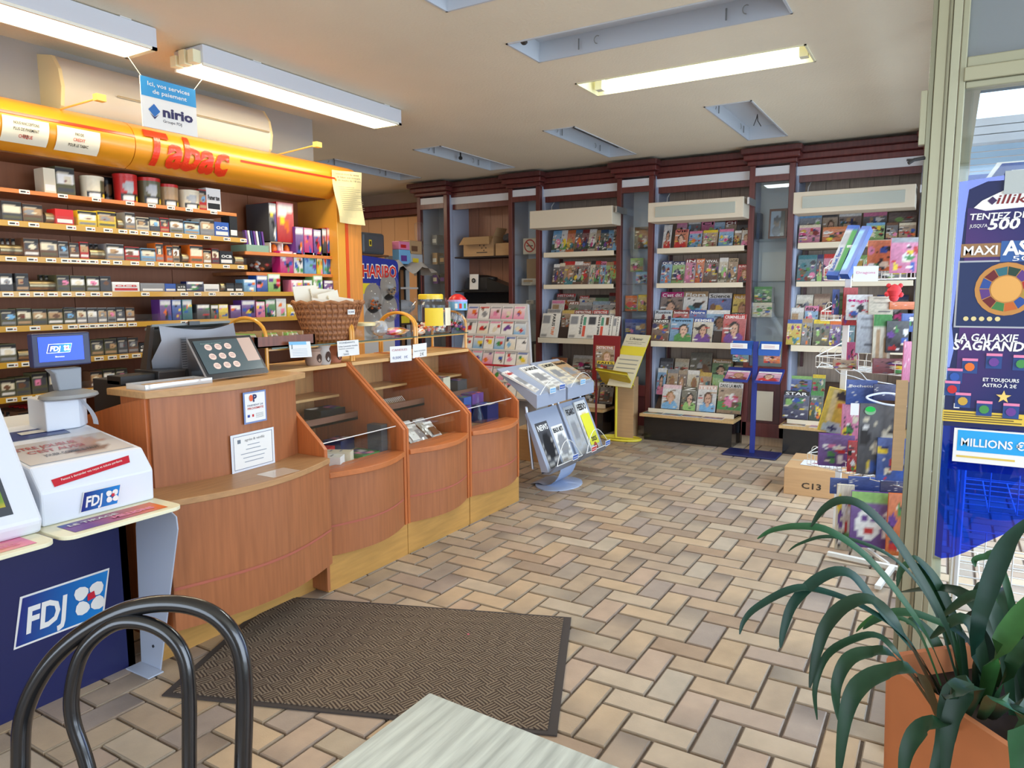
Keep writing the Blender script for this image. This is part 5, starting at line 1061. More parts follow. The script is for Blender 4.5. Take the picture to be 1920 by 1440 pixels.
t=thing('wicker_basket',(3.02,3.3,GZ),'large wicker basket of paper bags on the glass gallery','basket')
bx,by=3.271,3.3
b=MB(); prof=[(.15,0)]+[(.155+.085*(i/14)**.9+(.006 if i%2 else -.003),.235*i/14) for i in range(1,15)]+[(.245,.24),(.23,.235),(.20,.16),(.15,.02)]
b.lathe((bx,by,GZ),prof,lambda i:srgb((176,116,70) if i%2 else (136,84,52)),40,sx=1.0,sy=.72); b.build('woven_body',WICK,parent=t,smooth=False)
b=MB()
for k in range(36):
    a=2*math.pi*k/36; b.tube([(bx+(.155+.085*u)*1.02*math.cos(a+(.03 if j%2 else -.03)),by+(.155+.085*u)*.74*math.sin(a+(.03 if j%2 else -.03)),GZ+.235*u) for j,u in enumerate((0,.25,.5,.75,1))],.005,srgb(150,96,58),5)
b.build('uprights',WICK,parent=t,kind='stuff')
b=MB(); b.tube([(bx+.245*math.cos(a),by+.178*math.sin(a),GZ+.238+.006*math.sin(a*14)) for a in [2*math.pi*i/56 for i in range(56)]],.011,srgb(160,104,62),6,closed=True); b.build('rim',WICK,parent=t)
b=MB(); b.box((bx-.02,by-.18,GZ+.165),(bx+.04,by-.176,GZ+.195),cc('white')); b.text('0,50€',(bx-.016,by-.181,GZ+.174),X_,Z_,.013,cc('dark blue'),w=.05,off=.001); b.build('price_label',PAPER,parent=t)
for k,(dx,dy,a,h) in enumerate(((-.09,.06,.1,.10),(.04,.05,-.05,.09),(.02,-.02,.25,.05),(.10,-.03,-.2,.045),(-.05,-.04,-.15,.03))):
    b=MB(); U=Vector((math.cos(a),math.sin(a*.5),math.sin(a)*.6)).normalized(); Wv=Vector((0,.25,.97)); b.fbox(Vector((bx+dx-.10,by+dy,GZ+.17)),U,Wv,.20,h+.07,.006,srgb(236,228,208)); b.build('paper_bag',PAPER,label=f'white paper bag, {ORD[k]} of five in the wicker basket',cat='paper bag',group='paper bags in the wicker basket')
t=thing('wooden_tray',(2.85,3.3,GZ),'dark wooden tray of small coins packets left of the wicker basket','tray')
x0,x1=2.585,3.004
b=MB(); b.box((x0,3.15,GZ),(x1,3.48,GZ+.008),srgb(110,60,40)); b.box((x0,3.15,GZ),(x1,3.165,GZ+.06),srgb(120,66,44)); b.box((x0,3.465,GZ),(x1,3.48,GZ+.06),srgb(120,66,44)); b.box((x0,3.15,GZ),(x0+.012,3.48,GZ+.06),srgb(120,66,44)); b.box((x1-.012,3.15,GZ),(x1,3.48,GZ+.06),srgb(120,66,44)); b.build('frame',MAHO,parent=t)
b=MB()
for k in range(30): x=x0+.02+(x1-x0-.05)*k/30; b.box((x,3.18+.02*(k%3),GZ+.01),(x+.009,3.42,GZ+.062+.006*(k%4)),cc(['silver','cream','light green','tan'][k%4]))
b.build('coin_cards',PAPER,parent=t,kind='stuff')
def note(pts,label,draw=None,c='white'):
    A,B_,D_=[Vector(p) for p in pts]; U=(B_-A).normalized(); w=(B_-A).length; Wv=(D_-A); h=Wv.length; Wv.normalize(); b=MB(); b.fbox(A,U,Wv,w,h,.001,cc(c)); 
    if draw: draw(b,A,U,Wv,w,h)
    b.build('handwritten_note',PAPER,label=label,cat='note')
def dn1(b,A,U,Wv,w,h):
    b.quad(A+Wv*(h*.80),U,Wv,w*.8,h*.2,srgb(130,190,225),.001); b.text('J',A+U*(w*.08)+Wv*(h*.62),U,Wv,h*.2,srgb(60,100,110),bold=.03,off=.003)
    for k in range(5): b.quad(A+U*(w*.1)+Wv*(h*(.12+.1*k)),U,Wv,w*.7,h*.02,srgb(160,175,195),.001)
note([(2.79,3.12,1.207),(2.948,3.12,1.201),(2.78,3.12,1.297)],'white printed note with a blue top hanging below the wooden tray',dn1)
def dn2(b,A,U,Wv,w,h):
    b.text('FONDANTS',A+U*(w*.1)+Wv*(h*.82),U,Wv,h*.1,srgb(50,80,110),w=w*.7,off=.003); b.text('Lilas Lavande Vanille',A+U*(w*.05)+Wv*(h*.6),U,Wv,h*.09,srgb(40,50,90),w=w*.88,off=.003); b.text('melon verveine',A+U*(w*.05)+Wv*(h*.45),U,Wv,h*.08,srgb(40,50,90),w=w*.7,off=.003); b.text('50g',A+U*(w*.35)+Wv*(h*.26),U,Wv,h*.12,srgb(30,40,80),off=.003); b.text('1pieces',A+U*(w*.25)+Wv*(h*.08),U,Wv,h*.12,srgb(30,40,80),off=.003)
note([(3.156,3.12,1.185),(3.34,3.12,1.185),(3.151,3.12,1.279)],'handwritten note listing scents, hanging beside the golden bracket',dn2)
def dn3(b,A,U,Wv,w,h):
    b.text('CANDLES',A+U*(w*.08)+Wv*(h*.7),U,Wv,h*.13,srgb(190,120,130),w=w*.7,off=.003); b.text('0,50€  1€',A+U*(w*.1)+Wv*(h*.2),U,Wv,h*.16,srgb(110,120,170),w=w*.7,off=.003)
note([(3.629,3.12,1.111),(3.851,3.12,1.107),(3.628,3.12,1.216)],'white price note with pink writing on the glass gallery edge',dn3)
note([(3.869,3.125,1.12),(4.023,3.125,1.123),(3.872,3.125,1.215)],'white price note reading 2 euros, right of the pink one',lambda b,A,U,Wv,w,h:(b.text('2 €',A+U*(w*.5)+Wv*(h*.12),U,Wv,h*.22,cc('dark grey'),off=.003),b.text('Sachet de bonbons',A+U*(w*.08)+Wv*(h*.45),U,Wv,h*.1,cc('dark grey'),w=w*.8,off=.003)))
# jars
def jar(px,y,r,h,lid,lidh,label,body,fill):
    t=thing('sweet_jar',(px,y,GZ),label,'jar','plastic sweet jars'); b=MB(); b.lathe((px,y,GZ),[(r*.9,0),(r,.01),(r,h*.8),(r*.82,h*.9),(r*.82,h)],(1,1,1),24); b.build('clear_body',ACRYL,parent=t,smooth=True)
    b=MB(); b.lathe((px,y,GZ+h-.01),lidh,cc(lid),24); b.build('lid',PLAST,parent=t,smooth=True); body(t,px,y,r,h); fill(t,px,y,r,h)
def lab(col,z0,z1,a0,a1,extra=None):
    def f(t,px,y,r,h):
        b=MB(); n=14; b.sweep([[(px+r*1.01*math.cos(R(a0+(a1-a0)*i/n)),y+r*1.01*math.sin(R(a0+(a1-a0)*i/n)),GZ+h*z) for z in (z0,z1)] for i in range(n+1)],cc(col))
        if extra: extra(b,px,y,r,h)
        b.build('printed_label',PAPER,parent=t)
    return f
def fillp(cols,zf,stick=False,seed=1):
    def f(t,px,y,r,h):
        q=random.Random(seed); b=MB()
        for k in range(60 if not stick else 50):
            a=q.uniform(0,6.28); s_=q.uniform(.3,.82)*r; z=GZ+.008+q.uniform(0,zf*h); b.lathe((px+s_*math.cos(a),y+s_*math.sin(a),z),[(.001,0),(.011,.006),(.012,.014),(.001,.022)],cc(q.choice(cols)),6)
            if stick: b.tube([(px+s_*math.cos(a),y+s_*math.sin(a),z+.01),(px+s_*.8*math.cos(a+.5),y+s_*.8*math.sin(a+.5),z+.07)],.0015,cc('white'),4)
        b.build('sweets',PLAST,parent=t,kind='stuff')
    return f
jx=4.31
jar(jx,3.3,0.14554499999999987,.26,'yellow',[(.07,0),(.093,.0),(.093,.032),(.085,.038)],'large sweet jar with a yellow lid and yellow label',lab('yellow',.22,.72,200,255,lambda b,px,y,r,h:b.sweep([[(px+r*1.015*math.cos(R(262+35*i/6)),y+r*1.015*math.sin(R(262+35*i/6)),GZ+h*z) for z in (.22,.72)] for i in range(7)],srgb(232,220,190))),fillp(['orange','white','pink','cream'],.2))
jx=4.54
jar(jx,3.22,.075,.235,'red',[(.06,0),(.07,.01),(.066,.03),(.045,.05),(.02,.062),(.001,.064)],'lollipop jar with a red domed lid and blue band',lab('light blue',.70,.98,150,390,lambda b,px,y,r,h:[b.lathe((px,y,GZ+h*.98),[(r*1.02,0),(r*1.02,.014)],srgb(190,160,210),20)]+[b.sweep([[(px+r*1.02*math.cos(R(a+8*i)),y+r*1.02*math.sin(R(a+8*i)),GZ+h*z) for z in (.76,.92)] for i in range(3)],cc(c)) for a,c in ((200,'white'),(225,'red'),(255,'green'),(280,'white'))]),fillp(['purple','blue','red','black','green','pink'],.3,True,4))
# candy tub and foil bag
t=thing('candy_tub',(3.5,3.3,GZ),'low clear tub of sweets left of the foil bag on the gallery','tub'); tx=3.58
b=MB(); b.lathe((tx,3.3,GZ),[(.06,0),(.075,.08),(.07,.08),(.06,.01)],(1,1,1),20); b.build('tub',ACRYL,parent=t,smooth=True)
b=MB(); b.lathe((tx,3.3,GZ+.082),[(.078,0),(.078,.018),(.07,.022)],srgb(230,214,160),20); b.build('lid',PLAST,parent=t,smooth=True)
def crumple(name,c,s_,col,seed,label,cat,m_=FILMY,pat=None):
    q=random.Random(seed); b=MB(); n,m=14,9; vs=[];cs=[]
    for j in range(m+1):
        for i in range(n):
            a=2*math.pi*i/n; ph=math.pi*j/m; rr_=1+q.uniform(-.18,.18); vs.append((c[0]+s_[0]*rr_*math.sin(ph)*math.cos(a),c[1]+s_[1]*rr_*math.sin(ph)*math.sin(a),c[2]+s_[2]*(1-math.cos(ph))*(1 if 0<j<m else .95))); cs.append(cc(q.choice(pat)) if pat else cc(col))
    b.add(vs,[(j*n+i,j*n+(i+1)%n,(j+1)*n+(i+1)%n,(j+1)*n+i) for j in range(m) for i in range(n)],cs)
    return b.build(name,m_,label=label,cat=cat)
crumple('foil_bag',(3.783,3.34,GZ),(.06,.05,.055),'silver',3,'crumpled silvery sweet bag between the tub and the yellow-lidded jar','bag')
crumple('sweet_bag',(3.904,3.30,GZ),(.11,.07,.03),'pink',5,'clear bag of red and yellow sweets on the glass gallery','bag',pat=['red','cream','pink','orange','yellow','white'])
crumple('sweet_bag',(4.047,3.21,GZ),(.05,.04,.025),'orange',6,'small bag of orange sweets in front of the yellow-lidded jar','bag',pat=['orange','cream','white'])
# ---------------- lottery counter on the left ----------------
wt=srgb(222,226,234)
t=thing('lottery_counter',(1.1,3.2,0),'dark blue lottery counter front with white logo, left of the cash desk','counter')
b=MB(); b.box((.2,2.87,.0),(1.65,2.9,.70),srgb(30,34,82)); b.box((1.62,2.87,0),(1.65,3.6,.70),srgb(30,34,82)); b.build('blue_front',PLAST,parent=t)
b=MB(); fdj_logo(b,(1.20,2.869,.262),Vector((1,0,0)),Z_,.37,.19,off=.001); b.build('logo_panel',GLOSSY,parent=t)
b=MB(); b.box((.2,2.66,.70),(1.65,3.6,.735),wt); b.build('counter_top',PLAST,parent=t,bevel=.004)
b=MB(); b.prism([(1.668,2.60,.715),(1.668,2.55,.69),(1.668,2.545,.64),(1.668,2.725,.0),(1.668,2.86,.0),(1.668,2.83,.60),(1.668,2.80,.715)],(.006,0,0),srgb(176,184,200)); b.box((1.60,2.70,0),(1.668,2.86,.006),srgb(176,184,200)); b.build('side_leg',PLAST,parent=t,bevel=.002)
for y,z in ((2.76,.10),(2.76,.17)):
    b=MB(); b.tube([(1.669,y,z),(1.664,y,z)],.006,srgb(90,90,92),10); b.build('bolt',METAL,parent=t)
def tray(x0,x1,label,cols,words_):
    t=thing('leaflet_ledge',((x0+x1)/2,2.56,.735),label,'ledge'); b=MB(); n=8; r=.045; y0,y1=2.475,2.70; pts=[]
    for i in range(n+1): a=R(180+90*i/n); pts.append((x0+r+r*math.cos(a),y0+r+r*math.sin(a),.738))
    for i in range(n+1): a=R(270+90*i/n); pts.append((x1-r+r*math.cos(a),y0+r+r*math.sin(a),.738))
    pts+=[(x1,y1,.738),(x0,y1,.738)]
    b.prism(pts,(0,0,.014),srgb(236,230,196)); b.build('rounded_shelf',PLAST,parent=t,bevel=.002)
    b=MB(); w=x1-x0-.1; b.art((x0+.05,y0+.03,.7525),X_,Y_,w,.12,24,6,lambda u,v: mixc(cc(cols[0]),cc(cols[1]),max(0,min(1,(u-.2)*1.3))) if v<.75 else mixc(cc(cols[2]),cc(cols[1]),u),off=.0005)
    b.text(words_[0],(x0+.07,y0+.10,.7535),X_,Y_,.022,cc('white'),w=w*.5,bold=.02); b.text(words_[1],(x0+.05+w*.45,y0+.06,.7535),X_,Y_,.028,cc('pink'),w=w*.45,bold=.03)
    b.build('leaflet',PAPER,parent=t)
tray(1.215,1.66,'right leaflet ledge with purple and orange print below the lottery terminal',['purple','orange','blue'],['LE TIRAGE','MILLIONS'])
tray(.74,1.195,'left leaflet ledge with yellow print at the picture edge',['yellow','pink','orange'],['jouez','VOS NUMEROS'])
# terminal with glass top
t=thing('lottery_terminal',(1.44,2.9,.735),'white lottery terminal with red strip and glass top showing a leaflet','terminal')
prof=[(2.655,.7525),(2.65,.875),(2.715,.955),(3.2,1.03),(3.45,1.04),(3.45,.7525)]
b=MB(); b.prism([(1.235,y,z) for y,z in prof],(.415,0,0),wt); b.build('body',PLAST,parent=t,bevel=.008)
b=MB(); fdj_logo(b,(1.36,2.650,.772),X_,Vector((0,-.04,1)).normalized(),.155,.075,off=.0015); b.build('logo_panel',GLOSSY,parent=t)
Wn=Vector((0,.065,.08)).normalized()
b=MB(); A=Vector((1.285,2.658,.886)); b.add([A+Vector((0,-.002,0)),A+X_*.29+Wn*.035+Vector((0,-.002,0)),A+X_*.298+Wn*.066+Vector((0,-.002,0)),A+Wn*.03+Vector((0,-.002,0))],[(0,1,2,3)],srgb(190,34,52)); b.build('red_strip',GLOSSY,parent=t)
b=MB(); U=(X_*.29+Wn*.035).normalized(); b.text('Pensez à demander vos reçus et tickets perdants',A+U*.03+Wn*.012,U,Wn,.009,cc('white'),w=.235,off=.004); b.build('strip_lettering',PAPER,parent=t)
Wt=Vector((0,.485,.075)).normalized()
b=MB(); A=Vector((1.25,2.735,.958)); 
b.art(A,X_,Wt,.38,.235,16,10,ops_fn([('g',srgb(214,206,200),srgb(196,188,184)),('e',.72,.62,.16,.3,srgb(190,150,130)),('e',.9,.3,.15,.3,srgb(220,214,210)),('e',.62,.3,.2,.15,srgb(150,120,110))]),off=.002)
b.text('ETRE JOUEUR',A+X_*.03+Wt*.16,X_,Wt,.03,srgb(186,90,84),w=.22,off=.004,bold=.02); b.text("C'EST AUSSI",A+X_*.05+Wt*.11,X_,Wt,.03,srgb(186,90,84),w=.2,off=.004,bold=.02); b.text('JOUER COMME IL FAUT',A+X_*.08+Wt*.06,X_,Wt,.022,srgb(90,86,86),w=.2,off=.004,bold=.02); b.build('leaflet_under_glass',GLOSSY,parent=t)
b=MB(); A=Vector((1.24,3.02,1.003)); b.quad(A,X_,Wt,.30,.11,srgb(40,60,120),.002); b.quad(A+X_*.14+Wt*.05,X_,Wt,.1,.035,srgb(214,210,200),.004); b.build('blue_panel',GLOSSY,parent=t)
# customer display on its stand
t=thing('customer_display',(1.55,3.05,1.0),'small lottery customer screen with blue display on a white stand','screen')
b=MB(); b.prism([(1.47,3.06,1.012),(1.60,3.06,1.012),(1.655,3.10,1.015),(1.655,3.2,1.02),(1.47,3.2,1.02)],(0,0,.125),wt); b.build('white_base',PLAST,parent=t,bevel=.006)
b=MB(); b.sweep([[(1.60+.065*math.sin(R(90)*j/8)*1.0,3.04+.02*i,1.14-.125*j/8) for j in range(9)] for i in range(3)],srgb(212,214,220)); b.build('curved_guard',PLAST,parent=t,smooth=True)
b=MB(); b.lathe((1.57,3.07,1.137),[(.10,0),(.115,.008),(.11,.02),(.06,.034),(.045,.036)],srgb(150,150,148),20,sy=.7); b.build('scanner_plate',PLAST,parent=t,smooth=True)
b=MB(); b.prism([(1.53,3.06,1.17),(1.62,3.06,1.17),(1.625,3.06,1.262),(1.50,3.06,1.262),(1.52,3.06,1.24)],(0,.05,0),srgb(140,144,150)); b.build('neck',PLAST,parent=t,bevel=.006)
x0,x1=1.436,1.659; z0,z1=1.273,1.407
b=MB(); b.box((x0,3.045,z0),(x1,3.085,z1),srgb(48,52,84)); b.build('screen_housing',PLAST,parent=t,bevel=.006)
b=MB(); b.quad((x0+.02,3.045,z0+.022),X_,Z_,x1-x0-.05,z1-z0-.036,srgb(36,66,216),.0015); b.build('lit_display',SCREEN,parent=t)
b=MB(); fdj_logo(b,(x0+.048,3.043,z0+.055),X_,Z_,.10,.036,off=.0005); b.text('Bienvenue',(x0+.08,3.043,z0+.037),X_,Z_,.006,cc('white'),off=.001); b.build('screen_logo',SCREEN,parent=t)
# slanted scratch ticket cabinet at the picture edge
t=thing('scratch_ticket_cabinet',(.95,2.85,.735),'slanted white cabinet with green scratch tickets under glass, cut by the left edge','cabinet')
prof=[(2.61,.7525),(2.59,.80),(2.84,1.215),(3.05,1.235),(3.05,.7525)]
b=MB(); b.prism([(.72,y,z) for y,z in prof],(.49,0,0),wt); b.build('body',PLAST,parent=t,bevel=.012)
b=MB(); Wc=Vector((0,.25,.415)).normalized(); A=Vector((.78,2.612,.836)); b.quad(A,X_,Wc,.35,.36,srgb(70,76,84),.001); b.art(A+X_*.1+Wc*.03,X_,Wc,.235,.2,12,10,ops_fn([('g',srgb(120,150,60),srgb(60,110,60)),('e',.7,.7,.22,.25,srgb(214,190,80)),('e',.4,.3,.25,.2,srgb(50,120,60)),('r',.1,.1,.6,.25,srgb(150,190,90)),('r',0,0,1,.08,srgb(200,180,70))],random.Random(2),.2),off=.003); b.build('ticket_window',GLOSSY,parent=t)
# ---------------- floor mat ----------------
m1=bpy.data.materials.new('woven_mat'); m1.use_nodes=True; nt=m1.node_tree; bs=nt.nodes['Principled BSDF']; bs.inputs['Roughness'].default_value=.95; bs.inputs['Specular IOR Level'].default_value=.1
g=nd(nt,'ShaderNodeNewGeometry'); mp=nd(nt,'ShaderNodeMapping'); mp.inputs['Rotation'].default_value=(0,0,R(20)); mp.inputs['Scale'].default_value=(20,20,1); nt.links.new(g.outputs['Position'],mp.inputs[0])
ck=nd(nt,'ShaderNodeTexChecker'); ck.inputs['Scale'].default_value=.9; nt.links.new(mp.outputs[0],ck.inputs[0])
w1=nd(nt,'ShaderNodeTexWave'); w1.bands_direction='X'; w1.inputs['Scale'].default_value=1.1; w1.inputs['Distortion'].default_value=2; nt.links.new(mp.outputs[0],w1.inputs[0])
w2=nd(nt,'ShaderNodeTexWave'); w2.bands_direction='Y'; w2.inputs['Scale'].default_value=1.1; w2.inputs['Distortion'].default_value=2; nt.links.new(mp.outputs[0],w2.inputs[0])
mxm=nd(nt,'ShaderNodeMix'); mxm.data_type='FLOAT'; nt.links.new(ck.outputs['Fac'],mxm.inputs[0]); nt.links.new(w1.outputs['Fac'],mxm.inputs[2]); nt.links.new(w2.outputs['Fac'],mxm.inputs[3])
rp=nd(nt,'ShaderNodeValToRGB'); rp.color_ramp.elements[0].position=.25; rp.color_ramp.elements[0].color=(*srgb(74,62,54),1); rp.color_ramp.elements[1].position=.8; rp.color_ramp.elements[1].color=(*srgb(136,120,102),1); nt.links.new(mxm.outputs[0],rp.inputs[0])
ns=nd(nt,'ShaderNodeTexNoise'); ns.inputs['Scale'].default_value=.04; ns.inputs['Detail'].default_value=3
nt.links.new(rp.outputs[0],bs.inputs['Base Color']); bp=nd(nt,'ShaderNodeBump'); bp.inputs['Strength'].default_value=.6; bp.inputs['Distance'].default_value=.003; nt.links.new(mxm.outputs[0],bp.inputs['Height']); nt.links.new(bp.outputs[0],bs.inputs['Normal'])
A=Vector((1.553,2.539,0.0));B_=Vector((2.975,1.465,-0.0));C_=Vector((2.108,1.092,0.0))
D_=Vector((1.58,2.62,0)); E_=Vector((2.42,2.66,0))
D2=A+(B_-C_)
t=thing('door_mat',(2.2,1.9,0),'large brown woven entrance mat lying askew before the cash desk','mat')
cen=(A+C_)/2; z=.001
quad=[A,C_,B_,D2]
b=MB(); b.prism([(v.x,v.y,z) for v in quad],(0,0,.006),srgb(64,56,52)); b.build('rubber_edge',mat('rubber',.8),parent=t)
inn=[v+((cen2:=(A+B_)/2)-v).normalized()*.032*1.3 for v in quad]
b=MB(); b.prism([(v.x,v.y,z+.006) for v in inn],(0,0,.004),(1,1,1)); b.build('woven_top',m1,parent=t)
b=MB(); b.lathe((*(2.567,1.786),.0115),[(.001,0),(.006,.003),(.001,.006)],srgb(220,100,120),6); b.build('sweet_crumb',PLAST,label='tiny pink sweet lying on the door mat',cat='sweet')
# ---------------- table and bentwood chair ----------------
t=thing('cafe_table',(.74,.48,0),'grey oak laminate table top corner in the foreground','table')
c0=Vector((1.089,.855,.72)); ux=Vector((-1,.012,0)); uy=Vector((-.05,-1,0)).normalized()
b=MB(); b.prism([c0,c0+ux*.72,c0+ux*.72+uy*.75,c0+uy*.75],(0,0,.03),srgb(196,200,190)); b.build('table_top',OAK,parent=t,bevel=.003)
b=MB(); b.tube([(.72,.47,.02),(.72,.47,.72)],.035,srgb(40,40,42),16); b.build('column',PLAST,parent=t,smooth=True)
b=MB(); b.lathe((.72,.47,0),[(.22,0),(.22,.01),(.04,.03)],srgb(40,40,42),24); b.build('foot_plate',PLAST,parent=t,smooth=True)
t=thing('bentwood_chair',(.78,1.62,0),'glossy black bentwood chair back with two nested hoops, lower left','chair')
dd=1.45
def smooth_path(pts,n=6):
    P=[Vector(p) for p in pts]; o=[]
    for i in range(len(P)-1):
        p0=P[max(i-1,0)];p1=P[i];p2=P[i+1];p3=P[min(i+2,len(P)-1)]
        for k in range(n):
            s_=k/n; o.append(.5*((2*p1)+(p2-p0)*s_+(2*p0-5*p1+4*p2-p3)*s_*s_+(3*p1-p0-3*p2+p3)*s_**3))
    return o+[P[-1]]
o1=[(0.625,1.538,0.481),(0.639,1.545,0.609),(0.654,1.545,0.716),(0.686,1.514,0.806),(0.73,1.458,0.875),(0.785,1.378,0.925),(0.836,1.296,0.936),(0.872,1.23,0.914),(0.891,1.186,0.857),(0.889,1.168,0.767),(0.87,1.161,0.607),(0.855,1.155,0.479)]
o2=[(0.705,1.376,0.445),(0.704,1.419,0.615),(0.699,1.451,0.71),(0.707,1.454,0.784),(0.727,1.437,0.853),(0.76,1.394,0.898),(0.789,1.347,0.904),(0.813,1.302,0.884),(0.826,1.27,0.842),(0.825,1.255,0.773),(0.809,1.245,0.614),(0.791,1.233,0.444)]
b=MB(); b.tube(smooth_path(o1),.0175,srgb(22,22,24),12); b.build('outer_hoop',BLACKM,parent=t,smooth=True)
b=MB(); b.tube(smooth_path(o2),.0145,srgb(22,22,24),12); b.build('inner_hoop',BLACKM,parent=t,smooth=True)
lo=Vector(o1[0]);ro=Vector(o1[-1]); 
ctr=(lo+ro)/2; ctr.z=.45; nrm=(ro-lo).cross(Z_).normalized(); nrm.z=0
sc=ctr+nrm*.19
b=MB(); b.lathe((sc.x,sc.y,.43),[(.18,0),(.205,.01),(.205,.03),(.19,.035),(.001,.03)],srgb(24,24,26),28); b.build('seat',BLACKM,parent=t,smooth=True)
for p in (lo,ro):
    b=MB(); b.tube([p,(p.x*.9+sc.x*.1,p.y*.9+sc.y*.1,.45),(p.x,p.y,.001)],[.0175,.017,.012],srgb(22,22,24),10); b.build('rear_leg',BLACKM,parent=t,smooth=True)
for s_ in (-1,1):
    d_=(ro-lo).normalized()*s_*.13+nrm*.13; b=MB(); b.tube([(sc.x+d_.x,sc.y+d_.y,.43),(sc.x+d_.x*1.25,sc.y+d_.y*1.25,.001)],[.018,.012],srgb(22,22,24),10); b.build('front_leg',BLACKM,parent=t,smooth=True)
# ---------------- planter with clivia ----------------
t=thing('potted_plant',(1.72,-.12,0),'terracotta planter with long arching dark green strap leaves, lower right','plant')
pc=Vector((1.70,-.15,0)); 
r1=Vector((1.719,0.028,0.71)); r2=Vector((1.544,-0.145,0.71))
ed=(r2-r1).normalized(); nn=Vector((-ed.y,ed.x,0)); 
if nn.x<0: nn=-nn
def rsq(c,u,v,a,bb,r,z,n=6,k=1):
    o=[]
    for qx,qy,s0 in ((1,1,0),(-1,1,90),(-1,-1,180),(1,-1,270)):
        for i in range(n+1):
            an=R(s0+90*i/n); x=(a-r)*qx+r*math.cos(an); y=(bb-r)*qy+r*math.sin(an); o.append(c+u*x*k+v*y*k+Vector((0,0,z)))
    return o
wd,dp=.215,.21
cpt=r1-ed*.105+ed*wd+nn*dp; cpt.z=0
def pot(levels,col,m_,name):
    b=MB(); rings=[rsq(cpt,ed,nn,wd,dp,.07,z,k=k) for z,k in levels]; n=len(rings[0]); vs=[p for r_ in rings for p in r_]
    fs=[(i*n+k,i*n+(k+1)%n,(i+1)*n+(k+1)%n,(i+1)*n+k) for i in range(len(rings)-1) for k in range(n)]+[tuple(range(n))[::-1]]
    b.add(vs,fs,col); return b.build(name,m_,parent=t,smooth=True)
pot([(.02,.88),(.03,.90),(.35,.96),(.695,1.0),(.71,1.0),(.71,.93),(.64,.92)],srgb(202,124,76),TERRA,'planter')
b=MB(); b.prism(rsq(cpt,ed,nn,wd,dp,.07,.64,k=.93),(0,0,.012),srgb(46,34,26)); b.build('soil',MATTE,parent=t)
b=MB(); b.lathe((cpt.x,cpt.y,0),[(.15,0),(.16,.015),(.15,.02)],srgb(150,90,60),20); b.build('saucer',TERRA,parent=t)
LG=[(26,58,36),(22,50,32),(36,76,44),(24,58,46),(46,92,42)]
lr=random.Random(4)
def leaf(pts,w,c=None):
    P=smooth_path(pts,5); n=len(P); c=srgb(c or lr.choice(LG)); rows=[]; cs=[]
    for i,p in enumerate(P):
        tt=(P[min(i+1,n-1)]-P[max(i-1,0)]).normalized(); u=i/(n-1)
        vdir=(p-Vector((0,0,1.55))).normalized(); sd=tt.cross(vdir*.55+Vector((0,0,-.75))); 
        if sd.length<1e-4: sd=Vector((1,0,0))
        sd.normalize(); ww=w*.94*min(1,.40+u*1.3)*(1 if u<.6 else max(.03,(1-u)/.4)**.6); up=sd.cross(tt).normalized(); 
        if up.z<0: up=-up
        rows.append([p-sd*ww/2+up*ww*.16,p,p+sd*ww/2+up*ww*.16])
    b=MB(); b.sweep(rows,c); return b.build('leaf',LEAF,parent=t,smooth=True)
root=(1.832,-0.1,0.62)
